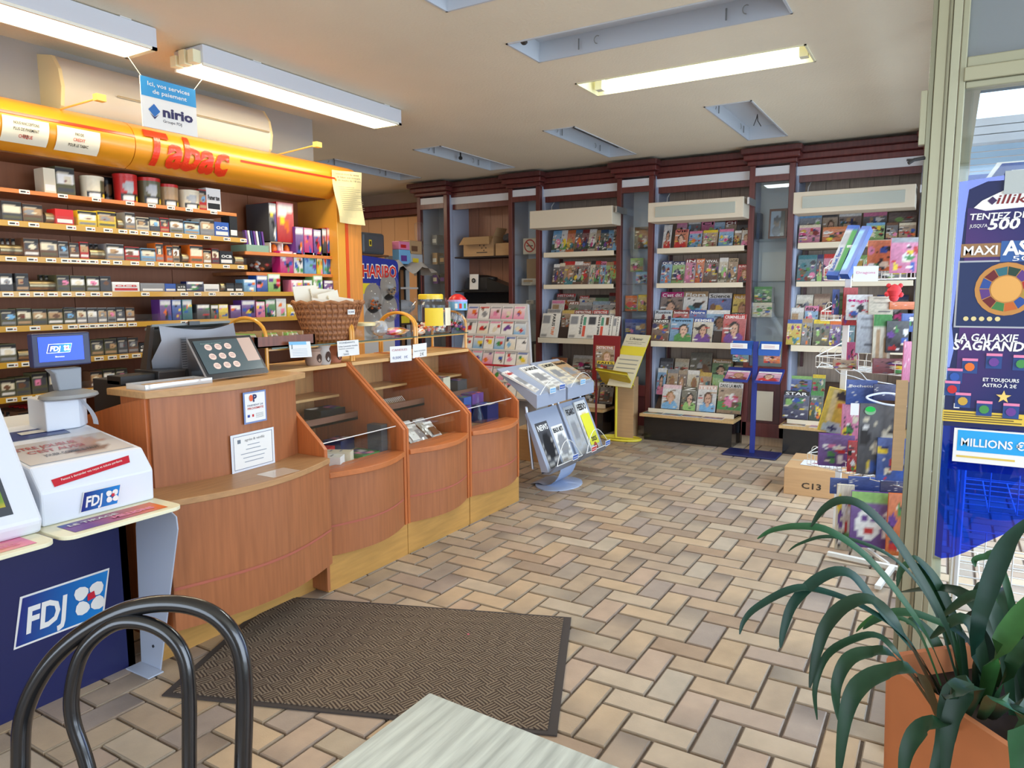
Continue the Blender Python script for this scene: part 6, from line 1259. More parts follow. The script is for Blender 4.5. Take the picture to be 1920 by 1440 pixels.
LV=[([(1.821,-0.083,0.62),(1.687,-0.038,0.854),(1.656,0.053,1.02),(1.628,0.119,1.1),(1.604,0.163,1.12),(1.582,0.196,1.103),(1.564,0.217,1.067)],0.034),([(1.815,-0.072,0.62),(1.663,-0.001,0.843),(1.624,0.098,0.985),(1.585,0.179,1.054),(1.552,0.236,1.067),(1.523,0.284,1.06),(1.504,0.311,1.043)],0.028),([(1.869,-0.09,0.597),(1.813,-0.018,0.834),(1.785,0.055,0.942),(1.747,0.13,0.99),(1.705,0.203,1.006),(1.672,0.253,0.991),(1.657,0.275,0.974)],0.016),([(1.788,-0.067,0.62),(1.594,0.011,0.824),(1.562,0.091,0.931),(1.54,0.14,0.989),(1.512,0.186,0.98),(1.479,0.229,0.932),(1.462,0.244,0.879),(1.454,0.248,0.842)],0.034),([(1.782,-0.057,0.62),(1.591,0.021,0.846),(1.549,0.108,0.921),(1.504,0.193,0.957),(1.476,0.239,0.956),(1.439,0.293,0.922),(1.422,0.314,0.895),(1.415,0.32,0.869)],0.024),([(1.777,-0.046,0.626),(1.532,0.03,0.88),(1.508,0.088,0.953),(1.481,0.132,0.948),(1.455,0.165,0.907),(1.438,0.179,0.85),(1.425,0.186,0.789)],0.038),([(1.775,-0.047,0.614),(1.527,0.027,0.829),(1.506,0.075,0.886),(1.479,0.119,0.881),(1.449,0.161,0.85),(1.43,0.177,0.789),(1.426,0.17,0.727)],0.022),([(1.714,-0.036,0.643),(1.463,0.044,0.87),(1.439,0.087,0.88),(1.416,0.121,0.865),(1.4,0.137,0.816),(1.395,0.13,0.756)],0.036),([(1.658,-0.035,0.667),(1.371,0.007,0.895),(1.343,0.055,0.895),(1.316,0.093,0.87),(1.298,0.11,0.815),(1.279,0.115,0.705)],0.044),([(1.836,-0.108,0.62),(1.716,-0.092,0.832),(1.737,-0.105,0.92),(1.764,-0.129,1.008),(1.783,-0.15,1.052),(1.813,-0.19,1.096)],0.05),([(1.841,-0.119,0.608),(1.62,-0.123,0.849),(1.662,-0.171,0.941),(1.701,-0.22,1.002)],0.055),([(1.908,-0.081,0.574),(1.919,-0.061,0.736),(1.901,0.001,0.874),(1.886,0.036,0.912),(1.872,0.057,0.899),(1.862,0.063,0.862)],0.03),([(1.917,-0.097,0.574),(1.925,-0.072,0.736),(1.913,-0.021,0.861),(1.894,0.026,0.924),(1.884,0.042,0.924)],0.032),([(1.95,-0.115,0.562),(1.958,-0.125,0.736),(1.956,-0.105,0.811),(1.966,-0.109,0.861),(1.968,-0.112,0.863)],0.045),([(1.953,-0.12,0.562),(1.969,-0.148,0.723),(1.981,-0.149,0.798),(1.984,-0.14,0.855)],0.04),([(1.872,-0.059,0.585),(1.791,0.004,0.775),(1.777,0.037,0.817),(1.748,0.089,0.829),(1.727,0.119,0.811),(1.716,0.133,0.794)],0.02),([(1.825,-0.128,0.619),(1.766,-0.086,0.797),(1.725,-0.003,0.854),(1.691,0.056,0.866),(1.665,0.095,0.849),(1.65,0.115,0.832)],0.03),([(1.917,-0.134,0.585),(1.876,-0.167,0.807),(1.874,-0.128,0.96),(1.862,-0.107,0.966),(1.848,-0.085,0.96),(1.847,-0.087,0.945)],0.026),([(1.681,-0.073,0.667),(1.395,-0.043,0.851),(1.411,-0.065,0.869),(1.39,-0.046,0.805),(1.374,-0.044,0.704)],0.046),([(1.687,-0.083,0.667),(1.478,-0.085,0.842),(1.457,-0.052,0.832),(1.437,-0.041,0.737),(1.413,-0.021,0.66)],0.05),([(1.704,-0.111,0.666),(1.381,-0.11,0.878),(1.395,-0.142,0.843),(1.389,-0.151,0.763),(1.376,-0.143,0.711)],0.055),([(1.715,-0.13,0.666),(1.393,-0.133,0.869),(1.412,-0.173,0.834),(1.408,-0.186,0.746)],0.05),([(1.617,-0.063,0.675),(1.386,-0.037,0.809),(1.366,-0.006,0.8),(1.347,0.015,0.759),(1.335,0.019,0.695)],0.04),([(1.906,-0.082,0.561),(1.952,-0.031,0.687),(1.933,0.018,0.751),(1.919,0.04,0.752)],0.045),([(1.916,-0.098,0.561),(2.027,-0.067,0.649),(2.029,-0.051,0.728),(2.016,-0.012,0.795)],0.05),([(1.932,-0.125,0.561),(2.01,-0.132,0.661),(2.038,-0.161,0.738),(2.074,-0.215,0.763)],0.05),([(1.906,-0.082,0.561),(2.052,-0.114,0.622),(2.036,-0.062,0.728),(2.02,-0.025,0.775),(2.04,-0.052,0.794)],0.03),([(1.831,-0.138,0.619),(1.743,-0.153,0.765),(1.769,-0.183,0.82),(1.79,-0.215,0.831)],0.04)]
for pts,w in LV: leaf(pts,w*.82)
rr=random.Random(9)
for k in range(16):
    a=rr.uniform(0,6.28); x=cpt.x+.10*math.cos(a)*rr.random(); y=cpt.y+.10*math.sin(a)*rr.random(); h=rr.uniform(.15,.28); rch=rr.uniform(.08,.24)
    leaf([(x,y,.65),(x+.3*rch*math.cos(a),y+.3*rch*math.sin(a),.65+h*.7),(x+.7*rch*math.cos(a),y+.7*rch*math.sin(a),.65+h),(x+1.3*rch*math.cos(a),y+1.3*rch*math.sin(a),.65+h*.75)],.036,lr.choice(LG[:2]))
# ---------------- silver newspaper stand ----------------
sv=srgb(158,166,184)
NS=thing('newspaper_stand',(5.2,2.8,0),'silver newspaper stand with clear pockets just past the last counter','newspaper stand')
def slab(pts,ext,c,name,m_,par,bv=.0,**k):
    b=MB(); b.prism(pts,ext,c); return b.build(name,m_,parent=par,bevel=bv,**k)
for x0,x1 in ((4.68,5.16),(5.2,5.70)):
    slab([(x0,2.60,.80),(x0,2.96,.985),(x0,2.96,.965),(x0,2.62,.70),(x0,2.60,.70)],(x1-x0,0,0),sv,'upper_tray',PLAST,NS,.004)
    b=MB(); n=10; b.add([(x0+.03+(x1-x0-.06)*i/n,2.595,.80+.10*math.sin(math.pi*i/n)) for i in range(n+1)],[tuple(range(n+1))],(1,1,1)); b.build('clear_lip',ACRYL,parent=NS)
    b=MB(); b.tube([(x0+.03+(x1-x0-.06)*i/n,2.592,.80+.10*math.sin(math.pi*i/n)) for i in range(n+1)],.0025,cc('white'),4); b.build('lip_edge',PLAST,parent=NS)
    slab([(x0,2.50,.22),(x0,2.69,.66),(x0,2.71,.65),(x0,2.56,.20)],(x1-x0,0,0),sv,'lower_backplate',PLAST,NS,.003)
    slab([(x0,2.44,.27),(x0,2.50,.20),(x0,2.56,.20),(x0,2.56,.215),(x0,2.505,.215),(x0,2.445,.275)],(x1-x0,0,0),srgb(120,124,132),'pocket_floor',PLAST,NS)
    b=MB(); b.add([(x0+.02+(x1-x0-.04)*i/n,2.44+.03*math.sin(math.pi*i/n),.27+.16*math.sin(math.pi*i/n)) for i in range(n+1)],[tuple(range(n+1))],(1,1,1)); b.build('clear_pocket',ACRYL,parent=NS)
    b=MB(); b.tube([(x0+.02+(x1-x0-.04)*i/n,2.44+.03*math.sin(math.pi*i/n),.27+.16*math.sin(math.pi*i/n)) for i in range(n+1)]+[(x1-.02,2.44,.27),(x0+.02,2.44,.27)],.003,cc('white'),4); b.build('pocket_edge',PLAST,parent=NS)
for x in (4.72,5.14,5.24,5.66):
    b=MB(); b.tube([(x,2.72,.70),(x,2.66,.22)],.012,srgb(190,194,204),8); b.build('strut',METAL,parent=NS)
b=MB(); rows=[]
for i in range(15):
    a=R(90-200*i/14); rows.append([(x,2.72-.17*math.cos(a)*.9,.215+.20*math.sin(a)) for x in (5.02,5.3)])
rows.append([(x,2.86,.006) for x in (5.02,5.3)]); b.sweep(rows,srgb(160,176,206)); b.build('curved_foot',PLAST,parent=NS,smooth=True)
b=MB(); rows=[[(x,y+.006,z+.004) for x,y,z in r_] for r_ in rows]
b.lathe((5.16,2.66,.0),[(.24,0),(.24,.008),(.2,.012)],srgb(176,188,212),28,sy=.75); b.build('base_plate',PLAST,parent=NS,smooth=True)
for (x,y,z,c) in ((4.86,2.592,.79,'light blue'),(5.02,2.592,.80,'blue'),(5.4,2.592,.80,'light blue'),(5.3,2.438,.262,'red'),(5.58,2.438,.262,'blue'),(4.95,2.438,.262,'blue')):
    b=MB(); b.quad((x,y-.003,z),X_,Z_,.10,.045,cc('white'),.001); b.quad((x+.006,y-.003,z+.006),X_,Z_,.088,.033,cc(c),.002); b.text('PRESSE',(x+.015,y-.003,z+.015),X_,Z_,.012,cc('white'),w=.07,off=.003); b.build('title_tag',PAPER,parent=NS)
def np_(P,U,Wv,w,h,title,label,c='cream',tc='black',pic=None,th=.012,name='newspaper'):
    b=MB(); b.fbox(P,U,Wv,w,h,th,srgb(228,224,214)); rr=random.Random(hash(title)%999 if False else len(title)*7+int(w*1000)); 
    ops=[('g',cc(c),cc(c))]+[('r',.06+.48*(i%2),.06+.07*i,.46+.48*(i%2),.09+.07*i,srgb(170,166,160)) for i in range(8)]+([('e',.5,.45,.36,.3,cc(pic))] if pic else [('r',.1,.35,.6,.65,cc('grey'))])
    b.art(P,U,Wv,w,h,12,14,ops_fn(ops,rr,.06)); P=Vector(P); b.text(title,P+U*(w*.08)+Wv*(h*.82),U,Wv,h*.12,cc(tc),w=w*.84,bold=.03,off=.003)
    return b.build(name,PAPER,label=label,cat='newspaper',group='papers in the silver stand')
Wu=Vector((0,.36,.185)).normalized(); Wl=Vector((0,.19,.44)).normalized()
np_((4.70,2.62,.825),Vector((.96,.28,0)).normalized(),Vector((-.25,.85,.46)).normalized(),.24,.30,"l'atlas eco",'folded white newspaper with red lettering at the left of the upper tray',c='white',tc='red')
np_((4.93,2.62,.825),X_,Wu,.24,.32,'LA GAUCHE','pale newspaper on the upper left tray with black capitals',c='white')
np_((5.24,2.62,.825),X_,Wu,.22,.32,'LE MONDE','cream newspaper on the upper right tray, left half',c='cream')
np_((5.47,2.62,.825),X_,Wu,.21,.32,'Nouvelle','cream newspaper on the upper right tray, right half',c='tan')
np_((4.72,2.505,.24),X_,Wl,.19,.36,'NEWS','black and white magazine in the lower left pocket',c='dark grey',tc='white',pic='black')
np_((4.94,2.505,.24),X_,Wl,.19,.30,'BEAUX ARTS','magazine with black title in the lower left pocket, right side',c='white',pic='grey')
np_((5.24,2.50,.24),X_,Wl,.17,.42,'FIGARO','grey paper behind the yellow weekly in the lower right pocket',c='silver')
np_((5.43,2.49,.24),X_,Wl,.20,.44,'HEBDO','yellow satirical weekly dated 2025 in the lower right pocket',c='white',pic='yellow')
b=MB(); P=Vector((5.43,2.488,.24)); b.quad(P+X_*.02+Wl*.05,X_,Wl,.17,.27,srgb(228,222,60),.004); b.text('2025',P+X_*.06+Wl*.08,X_,Wl,.035,cc('black'),w=.1,bold=.03,off=.006); b.add([P+X_*(.1+.03*math.cos(q))+Wl*(.03+.04*math.sin(q))+X_.cross(Wl)*.006 for q in [R(36*i) for i in range(10)]],[tuple(range(10))],srgb(170,70,50)); b.build('cover_panel',PAPER,parent=bpy.data.objects[[o.name for o in COL.objects if o.name.startswith('newspaper')][-1]] if False else NS)
# cardboard cartons around the stands
def carton(a,b_,label,open_=False,name='cardboard_box',txt=None,rot=0,flaps=None,group=None):
    a=Vector(a);b_=Vector(b_); c=(a+b_)/2; t=thing(name,(c.x,c.y,a.z),label,'box',group)
    hx,hy=(b_.x-a.x)/2,(b_.y-a.y)/2; ca,sa=math.cos(rot),math.sin(rot)
    def q(x,y,z): return (c.x+x*ca-y*sa,c.y+x*sa+y*ca,z)
    b=MB(); k=srgb(190,152,110); T_=[q(-hx,-hy,a.z),q(hx,-hy,a.z),q(hx,hy,a.z),q(-hx,hy,a.z)]; 
    b.prism(T_,(0,0,b_.z-a.z),k); b.build('body',CARD,parent=t,bevel=.003)
    if open_:
        for (p0,p1,dv) in ((q(-hx,-hy,b_.z),q(-hx,hy,b_.z),Vector((-.10*ca,-.10*sa,-.10))),(q(hx,-hy,b_.z),q(-hx,-hy,b_.z),Vector((0,-.05,.10)))):
            f=MB(); p0=Vector(p0);p1=Vector(p1); f.add([p0,p1,p1+dv,p0+dv,p0+Vector((.003,0,.003)),p1+Vector((.003,0,.003)),p1+dv+Vector((.003,0,.003)),p0+dv+Vector((.003,0,.003))],[(0,1,2,3),(4,5,6,7),(0,1,5,4),(2,3,7,6)],srgb(204,168,124)); f.build('flap',CARD,parent=t)
    else:
        f=MB(); U=Vector((ca,sa,0)); f.fbox(Vector(q(-.025,-hy,b_.z+.0005)),U,Vector((-sa,ca,0)),.05,2*hy,.001,srgb(210,180,140)); f.build('tape',GLOSSY,parent=t)
    if txt:
        f=MB(); tx,px_,side_=txt; 
        if side_=='-x': f.text(tx,Vector(q(-hx,px_,a.z+(b_.z-a.z)*.28)),Vector((sa,-ca,0)),Z_,.045,srgb(60,50,40),w=.14,bold=.02,off=.002)
        f.build('printed_code',PAPER,parent=t)
    return t
carton((7.62,4.85,2.031),(7.86,5.30,2.27),'large open cardboard box with printed dots on the top shelf of the open bay',True)
b=MB(); 
for k,(dy,dz) in enumerate(((0,0),(-.03,.03),(-.03,-.03),(-.06,.0),(.03,.035))): b.add([(7.618,5.02+dy+.009*math.cos(q),2.13+dz+.009*math.sin(q)) for q in [R(-45*i) for i in range(8)]],[tuple(range(8))],srgb(70,60,52))
b.quad((7.618,5.10,2.07),NY,Z_,.16,.012,srgb(80,66,54),.001); b.build('printed_dots',PAPER,parent=[o for o in COL.objects if o.name.startswith('cardboard_box')][-1])
carton((7.62,4.60,2.031),(7.80,4.82,2.18),'small closed cardboard box right of the large open one on the top shelf')
crumple('dark_bundle',(7.72,4.66,2.185),(.07,.10,.06),'dark grey',12,'dark crumpled bundle on top of the small cardboard box','bundle',m_=MATTE)
carton((5.79,.56,0),(6.35,1.02,.215),'closed cardboard box marked C13 on the floor beside the wire rack',txt=('C13',.10,'-x'),rot=.02)
b=MB(); b.quad((5.9,.66,.217),X_,Y_,.2,.26,srgb(226,226,236),.001); b.quad((5.98,.70,.217),X_,Y_,.03,.16,srgb(150,60,80),.002); b.build('shipping_label',PAPER,parent=[o for o in COL.objects if o.name.startswith('cardboard_box')][-1])
carton((6.62,3.50,0),(7.1,3.92,.66),'brown carton standing behind the silver newspaper stand',group=None)
carton((5.75,3.05,0),(6.15,3.45,.30),'low brown carton on the floor behind the newspaper stand')
carton((7.22,2.84,0),(7.40,3.02,.66),'tall narrow brown carton beside the yellow newspaper stand',rot=.1)
# ---------------- yellow, red and blue stands ----------------
yl=srgb(222,204,60)
YS=thing('newspaper_stand',(7.16,2.99,0),'yellow newspaper stand with a tilted cream header board and ring base','newspaper stand')
b=MB(); b.tube([(7.13,2.99,.012),(7.13,2.99,.66)],.014,yl,10); b.build('pole',PLAST,parent=YS,smooth=True)
b=MB(); n=28; b.tube([(7.13+.13*math.cos(2*math.pi*i/n),2.93+.22*math.sin(2*math.pi*i/n),.014) for i in range(n)],.013,yl,8,closed=True); b.tube([(7.13,2.72,.014),(7.13,3.14,.014)],.012,yl,8); b.build('ring_base',PLAST,parent=YS,smooth=True)
TL=Vector((7.24,2.927,1.13));TR=Vector((7.2,2.643,1.122));BL=Vector((6.98,3.035,0.599))
U=(TR-TL).normalized(); Wv=(TL-BL); w=(TR-TL).length; h=Wv.length; Wv.normalize()
b=MB(); b.fbox(BL,U,Wv,w,h,.012,srgb(214,206,176),back=yl); b.quad(BL+Wv*(h*.60),U,Wv,w,h*.17,yl,.001)
b.text("L'Avenir",BL+U*(w*.22)+Wv*(h*.89),U,Wv,h*.05,cc('dark grey'),w=w*.55,bold=.01,shear=.1,off=.003)
for k in range(2): b.text(['Retrouvez chaque semaine','toute l’info locale'][k],BL+U*(w*(.1+.12*k))+Wv*(h*(.85-.035*k)),U,Wv,h*.016,cc('dark grey'),w=w*(.8-.24*k),off=.003)
for k in range(4): b.quad(BL+U*(w*.1)+Wv*(h*(.5-.08*k)),U,Wv,w*.8,h*.02,srgb(150,150,140),.002)
b.build('header_board',PLAST,parent=YS)
Y0=Vector((6.93,3.143,0.757));Y1=Vector((6.86,2.761,0.728)); dz=Vector((0,0,-.085)); bk=Vector((.2,.0,-.05))
b=MB(); b.prism([Y0,Y1,Y1+bk+dz,Y0+bk+dz*.6],(0,0,.012),yl); b.add([Y0+Vector((0,0,.03)),Y1+Vector((0,0,.03)),Y1+bk*.8+dz*1.4,Y0+bk*.8+dz*1.0],[(0,1,2,3)],srgb(206,180,50)); b.build('yellow_tray',PLAST,parent=YS)
RS=thing('magazine_holder',(7.1,3.12,0),'dark red magazine holder standing behind the yellow stand','magazine stand')
A=Vector((7.1,3.263,0.631));B_=Vector((7.1,2.953,0.626));T_=Vector((7.14,3.268,1.115))
U=(B_-A).normalized(); Wv=(T_-A); h=Wv.length; w=(B_-A).length; Wv.normalize()
b=MB(); b.fbox(A,U,Wv,w,h,.02,srgb(128,28,32)); b.build('red_back',PLAST,parent=RS,bevel=.006)
b=MB(); b.tube([A+U*(w*.12)+Vector((.03,0,0)),(A+U*(w*.12)).to_2d().to_3d()+Vector((.03,0,0.001))],.012,srgb(110,24,28),8); b.lathe(((A+U*(w*.12)).x+.03,(A+U*(w*.12)).y,0),[(.05,0),(.05,.01),(.01,.02)],srgb(110,24,28),16); b.build('pole',PLAST,parent=RS)
magazine(A+U*(w*.12)+Wv*(h*.28)+Vector((-.012,0,0)),U,Wv,w*.7,h*.5,random.Random(5),'red','tan','face','DETECTIVE','crime magazine with a face in the dark red holder','crime magazines in the holder',mat_=PAPER)
magazine(A+U*(w*.2)+Wv*(h*.02)+Vector((-.02,0,0)),U,Wv,w*.65,h*.42,random.Random(8),'yellow','dark grey','many','FAITS','dark magazine with a yellow strip, below the one in the red holder','crime magazines in the holder',mat_=PAPER)
bl=srgb(32,48,128)
BS=thing('leaflet_stand',(7.02,1.52,0),'dark blue metal stand with two low trays in front of the mahogany column','stand')
px_=7.06; py_=1.542
b=MB(); b.box((px_-.018,py_-.022,.02),(px_+.018,py_+.022,1.1),bl); b.build('pole',PLAST,parent=BS,bevel=.002)
b=MB(); b.box((px_-.16,py_-.25,0),(px_+.16,py_+.25,.02),srgb(26,34,84)); b.build('base_plate',PLAST,parent=BS,bevel=.01)
for s_,nm in ((1,'left'),(-1,'right')):
    y0=py_+s_*.03; y1=py_+s_*.26
    b=MB(); b.prism([(px_-.16,y0,.72),(px_-.16,y0,.745),(px_-.15,y0,.745),(px_-.15,y0,.735),(px_+.06,y0,.84),(px_+.06,y0,.82)],(0,y1-y0,0),bl); b.build('tray',PLAST,parent=BS)
    magazine((px_-.148,max(y0,y1)-.01,.742),NY,Vector((.21,0,.105)).normalized(),.21,.16,random.Random(3+s_),'white','pink','face','',f'leaflet with a face lying on the {nm} tray of the blue stand','leaflets on the blue stand',name='leaflet',cat='leaflet')
    b=MB(); b.prism([(px_-.03,y0,.97),(px_-.03,y0,1.03),(px_+.05,y0,1.10),(px_+.06,y0,1.09)],(0,(y1-y0)*.85,0),srgb(40,90,170)); b.build('top_tray',PLAST,parent=BS)
    b=MB(); b.quad((px_-.04,max(y0,y1)-.03,1.03),NY,Z_,.16,.05,cc('white'),.001); 
    for k in range(2): b.quad((px_-.04,max(y0,y1)-.05,1.045+.014*k),NY,Z_,.1,.005,srgb(200,150,150),.002)
    b.build('label_card',PAPER,parent=BS)
    magazine((px_-.02,max(y0,y1)-.05,.90),NY,Z_,.15,.085,random.Random(13+s_),'blue' if s_>0 else 'yellow','teal' if s_>0 else 'orange','many','',f'small {"teal" if s_>0 else "orange"} card pack hanging on the {nm} of the blue stand','card packs on the blue stand',name='card_pack',cat='card pack')
# ---------------- contents of the glazed columns ----------------
def item(y1,y0,z,h,X,name,label,cat,c,style='many',title='',th=.05,group=None,lean=.05):
    U,Wv=sheet_frame(lean); return magazine((X,y1,z),U,Wv,y1-y0,h,random.Random(int(y1*100)),c,c,style,title,label,group,th=th,name=name,cat=cat)
# no smoking frame
b=MB(); yA,yB,zA,hh=4.448,4.263,2.0345,.19
b.fbox((7.66,yA,zA),NY,Z_,yA-yB,hh,.02,srgb(220,206,186)); 
for r0,r1,a0,a1 in ((.062,.078,0,360),):
    n=24; cy_,cz_=(yA+yB)/2,zA+.1; b.add([(7.657,cy_-r*math.cos(2*math.pi*i/n),cz_+r*math.sin(2*math.pi*i/n)) for r in (r0,r1) for i in range(n)],[(i,(i+1)%n,n+(i+1)%n,n+i) for i in range(n)],srgb(180,40,36))
b.add([(7.656,cy_+.05,cz_+.04),(7.656,cy_+.04,cz_+.055),(7.656,cy_-.05,cz_-.04),(7.656,cy_-.04,cz_-.055)],[(0,1,2,3)],srgb(180,40,36)); b.quad((7.657,cy_+.045,cz_-.006),NY,Z_,.09,.012,srgb(60,50,50),.0005)
b.build('no_smoking_sign',PAPER,label='no smoking sign standing on the top glass shelf of the column',cat='sign')
item(4.46,4.20,1.6645,.08,7.64,'medicine_box','small white box on the second glass shelf of the no-smoking column','box','white','news',th=.1)
b=MB(); b.box((7.66,4.22,1.745),(7.69,4.40,1.98),srgb(150,120,90)); b.build('framed_picture',MATTE,label='brown leaning picture turned backwards, above the small white box',cat='picture')
item(4.44,4.34,1.3645,.07,7.64,'white_box','small white carton on the third glass shelf, left one','box','white','news',th=.06)
item(4.40,4.30,1.4355,.05,7.65,'white_box','tiny white carton on top of the other, third glass shelf','box','white','news',th=.05)
for k in range(6):
    b=MB(); y=4.44-.035*k; b.prism([(7.68,y,.624),(7.68,y-.025,.624),(7.68,y-.01,.98-.03*(k%3)),(7.68,y+.012,.98-.03*(k%3))],(.14,0,0),cc(['dark grey','cream','black','dark grey','white','olive'][k])); b.build('rolled_magazine',PAPER,label=f'leaning grey booklet, {ORD[k]} from left in the bottom of the no-smoking column',cat='booklet',group='booklets in the bottom of the column')
XE=7.64
item(3.015,2.848,2.0445,.24,XE,'gift_box','dark decorated box in the column right of the left bay','box','black','many',th=.08)
item(3.074,2.923,1.80,.15,XE+.04,'board_book','light green and blue square book on the second shelf of the column','book','light green','scene')
item(2.974,2.844,1.6645,.13,XE-.04,'card_bag','pale pack with small figures below the green book','pack','light blue','many')
item(3.112,2.972,1.3645,.17,XE,'board_book','orange book on the third glass shelf','book','orange','scene')
item(2.96,2.86,1.3645,.18,XE,'board_book','narrow yellow book with brown spots right of the orange one','book','yellow','many')
item(3.106,2.86,1.0245,.25,XE-.02,'puzzle_box','wide blue underwater puzzle box in the column','box','blue','many')
# picture frame, book and boxes in the column behind the blue stand
yA,yB=1.595,1.422
b=MB(); b.fbox((7.66,yA,2.0955),*sheet_frame(.12),yA-yB,.30,.02,srgb(96,52,40)); b.build('framed_picture',MAHO,label='small framed portrait picture on the top glass shelf behind the blue stand',cat='picture')
b=MB(); b.art((7.657,yA-.02,2.12),*sheet_frame(.12),yA-yB-.04,.25,12,14,ops_fn([('g',srgb(90,110,140),srgb(150,170,190)),('e',.42,.55,.2,.22,srgb(110,96,92)),('e',.45,.68,.24,.12,srgb(50,60,76)),('e',.42,.2,.3,.22,srgb(60,70,90)),('r',.72,0,1,1,srgb(70,76,80))]),off=.004); b.build('portrait',GLOSSY,parent=[o for o in COL.objects if o.name.startswith('framed_picture')][-1])
b=MB(); yb=1.68; b.prism([(7.66,yb+.03,2.0945),(7.66,yb,2.0945),(7.66,yb+.0,2.36),(7.66,yb+.03,2.36)],(.14,0,0),srgb(50,66,90)); b.build('upright_book',PAPER,label='dark blue book standing left of the framed picture',cat='book')
item(1.701,1.528,1.465,.155,7.62,'craft_box','green craft box on the lower pair behind the blue stand','box','green','many',th=.12)
item(1.71,1.517,1.3145,.145,7.60,'craft_box','pale pink box with coloured dots under the green craft box','box','cream','many',th=.14)
b=MB(); b.box((7.92,1.42,1.68),(7.945,1.70,1.98),srgb(222,222,214)); b.build('poster',MATTE,label='plain white panel at the back of the column, under the framed picture',cat='poster')
# ---------------- things in the open bay and back passage ----------------
b=MB(); b.box((7.62,5.18,1.605),(7.80,5.34,1.62),srgb(30,30,30)); b.lathe((7.74,5.1,1.6005),[(.12,0),(.13,.05),(.11,.17),(.04,.20),(.001,.2)],srgb(34,32,32),20,sy=2.0); b.build('black_drum',PLAST,smooth=True,label='black round drum-like case on the middle shelf of the open bay',cat='case')
b=MB(); b.fbox((7.60,5.20,1.62),*sheet_frame(.05),.13,.19,.006,cc('white')); b.add([(7.596,5.135-.03*math.cos(q),1.73+.03*math.sin(q)) for q in [R(30*i) for i in range(12)]][::-1],[tuple(range(12))],cc('black')); b.add([(7.594,5.135-.015*math.cos(q),1.73+.015*math.sin(q)) for q in [R(30*i) for i in range(12)]][::-1],[tuple(range(12))],cc('grey')); b.build('camera_card',PAPER,label='white card with a black camera lens on the open bay shelf',cat='card')
b=MB(); b.prism([(7.62,4.95,1.602),(7.62,4.60,1.602),(7.62,4.60,1.64),(7.62,4.95,1.76)],(.25,0,0),srgb(28,26,26)); b.build('black_case',PLAST,label='black sloping case right of the camera card',cat='case')
t=thing('light_strip',(7.62,4.8,1.39),'pale strip with round lamps on the lower dark shelf of the open bay','lamp strip')
b=MB(); b.box((7.60,4.60,1.3605),(7.63,4.95,1.45),srgb(190,180,170)); b.build('strip_body',PLAST,parent=t)
for k in range(7):
    b=MB(); b.add([(7.597,4.92-.047*k-.013*math.cos(q),1.41+.013*math.sin(q)) for q in [R(45*i) for i in range(8)]][::-1],[tuple(range(8))],srgb(226,216,200)); b.build('round_lamp',PLAST,parent=t)
for k,(y0,y1,z,h,c,lb) in enumerate(((4.74,4.92,1.1205,.11,'white','white box with no print, left of two under the lamp strip'),(4.60,4.73,1.1205,.11,'cream','pale box with small print, right of two under the lamp strip'),(4.60,4.86,.8505,.12,'red','red flat box low in the open bay'))):
    b=MB(); b.box((7.60,y0,z),(7.75,y1,z+h),cc(c)); b.quad((7.60,y1-.02,z+h*.4),NY,Z_,(y1-y0)*.5,h*.15,cc('grey') if c!='red' else cc('white'),.001); b.build('storage_box',PAPER,label=lb,cat='box')
for k in range(5):
    b=MB(); z=(1.7005,1.7005,1.9505,1.9505,2.2005)[k]; y=5.82-.12*(k%2); b.box((7.68,y-.06,z),(7.82,y+.02,z+.11+.02*(k%3)),cc(['purple','black','tan','dark grey','grey'][k])); b.quad((7.68,y+.015,z+.03),NY,Z_,.06,.05,cc(['cream','purple','white','tan','white'][k]),.001); b.build('small_carton',PAPER,label=['purple carton','black carton','tan carton','dark grey carton','grey carton'][k]+' on the glass shelves of the leftmost column',cat='carton')
# sweets poster stand with clear domes, seen past the end post
HS=thing('sweet_dispenser',(5.25,4.75,0),'blue sweets dispenser board with red lettering and clear domes','dispenser')
xa,xb=5.068,5.621; zt=1.895
b=MB(); r=.06; pts=[(xa,4.7,.02),(xb-.0,4.7,.02),(xb,4.7,zt-r)]+[(xb-r+r*math.cos(R(15*i)),4.7,zt-r+r*math.sin(R(15*i))) for i in range(1,7)]+[(xa,4.7,zt+.03)]
b.prism(pts,(0,.03,0),srgb(40,50,140)); b.text('HARIBO',(xa+.03,4.7,zt-.175),X_,Z_,.12,srgb(236,228,210),w=xb-xa-.06,bold=.06,off=.002); b.text('HARIBO',(xa+.035,4.7,zt-.17),X_,Z_,.11,srgb(206,44,40),w=xb-xa-.07,bold=.02,off=.004)
b.quad((xa+.0,4.7,zt-.33),X_,Z_,.22,.10,srgb(228,206,50),.002); b.quad((xa,4.7,.9),X_,Z_,xb-xa-.08,zt-.33-.9,srgb(190,184,176),.0015); b.build('board',GLOSSY,parent=HS)
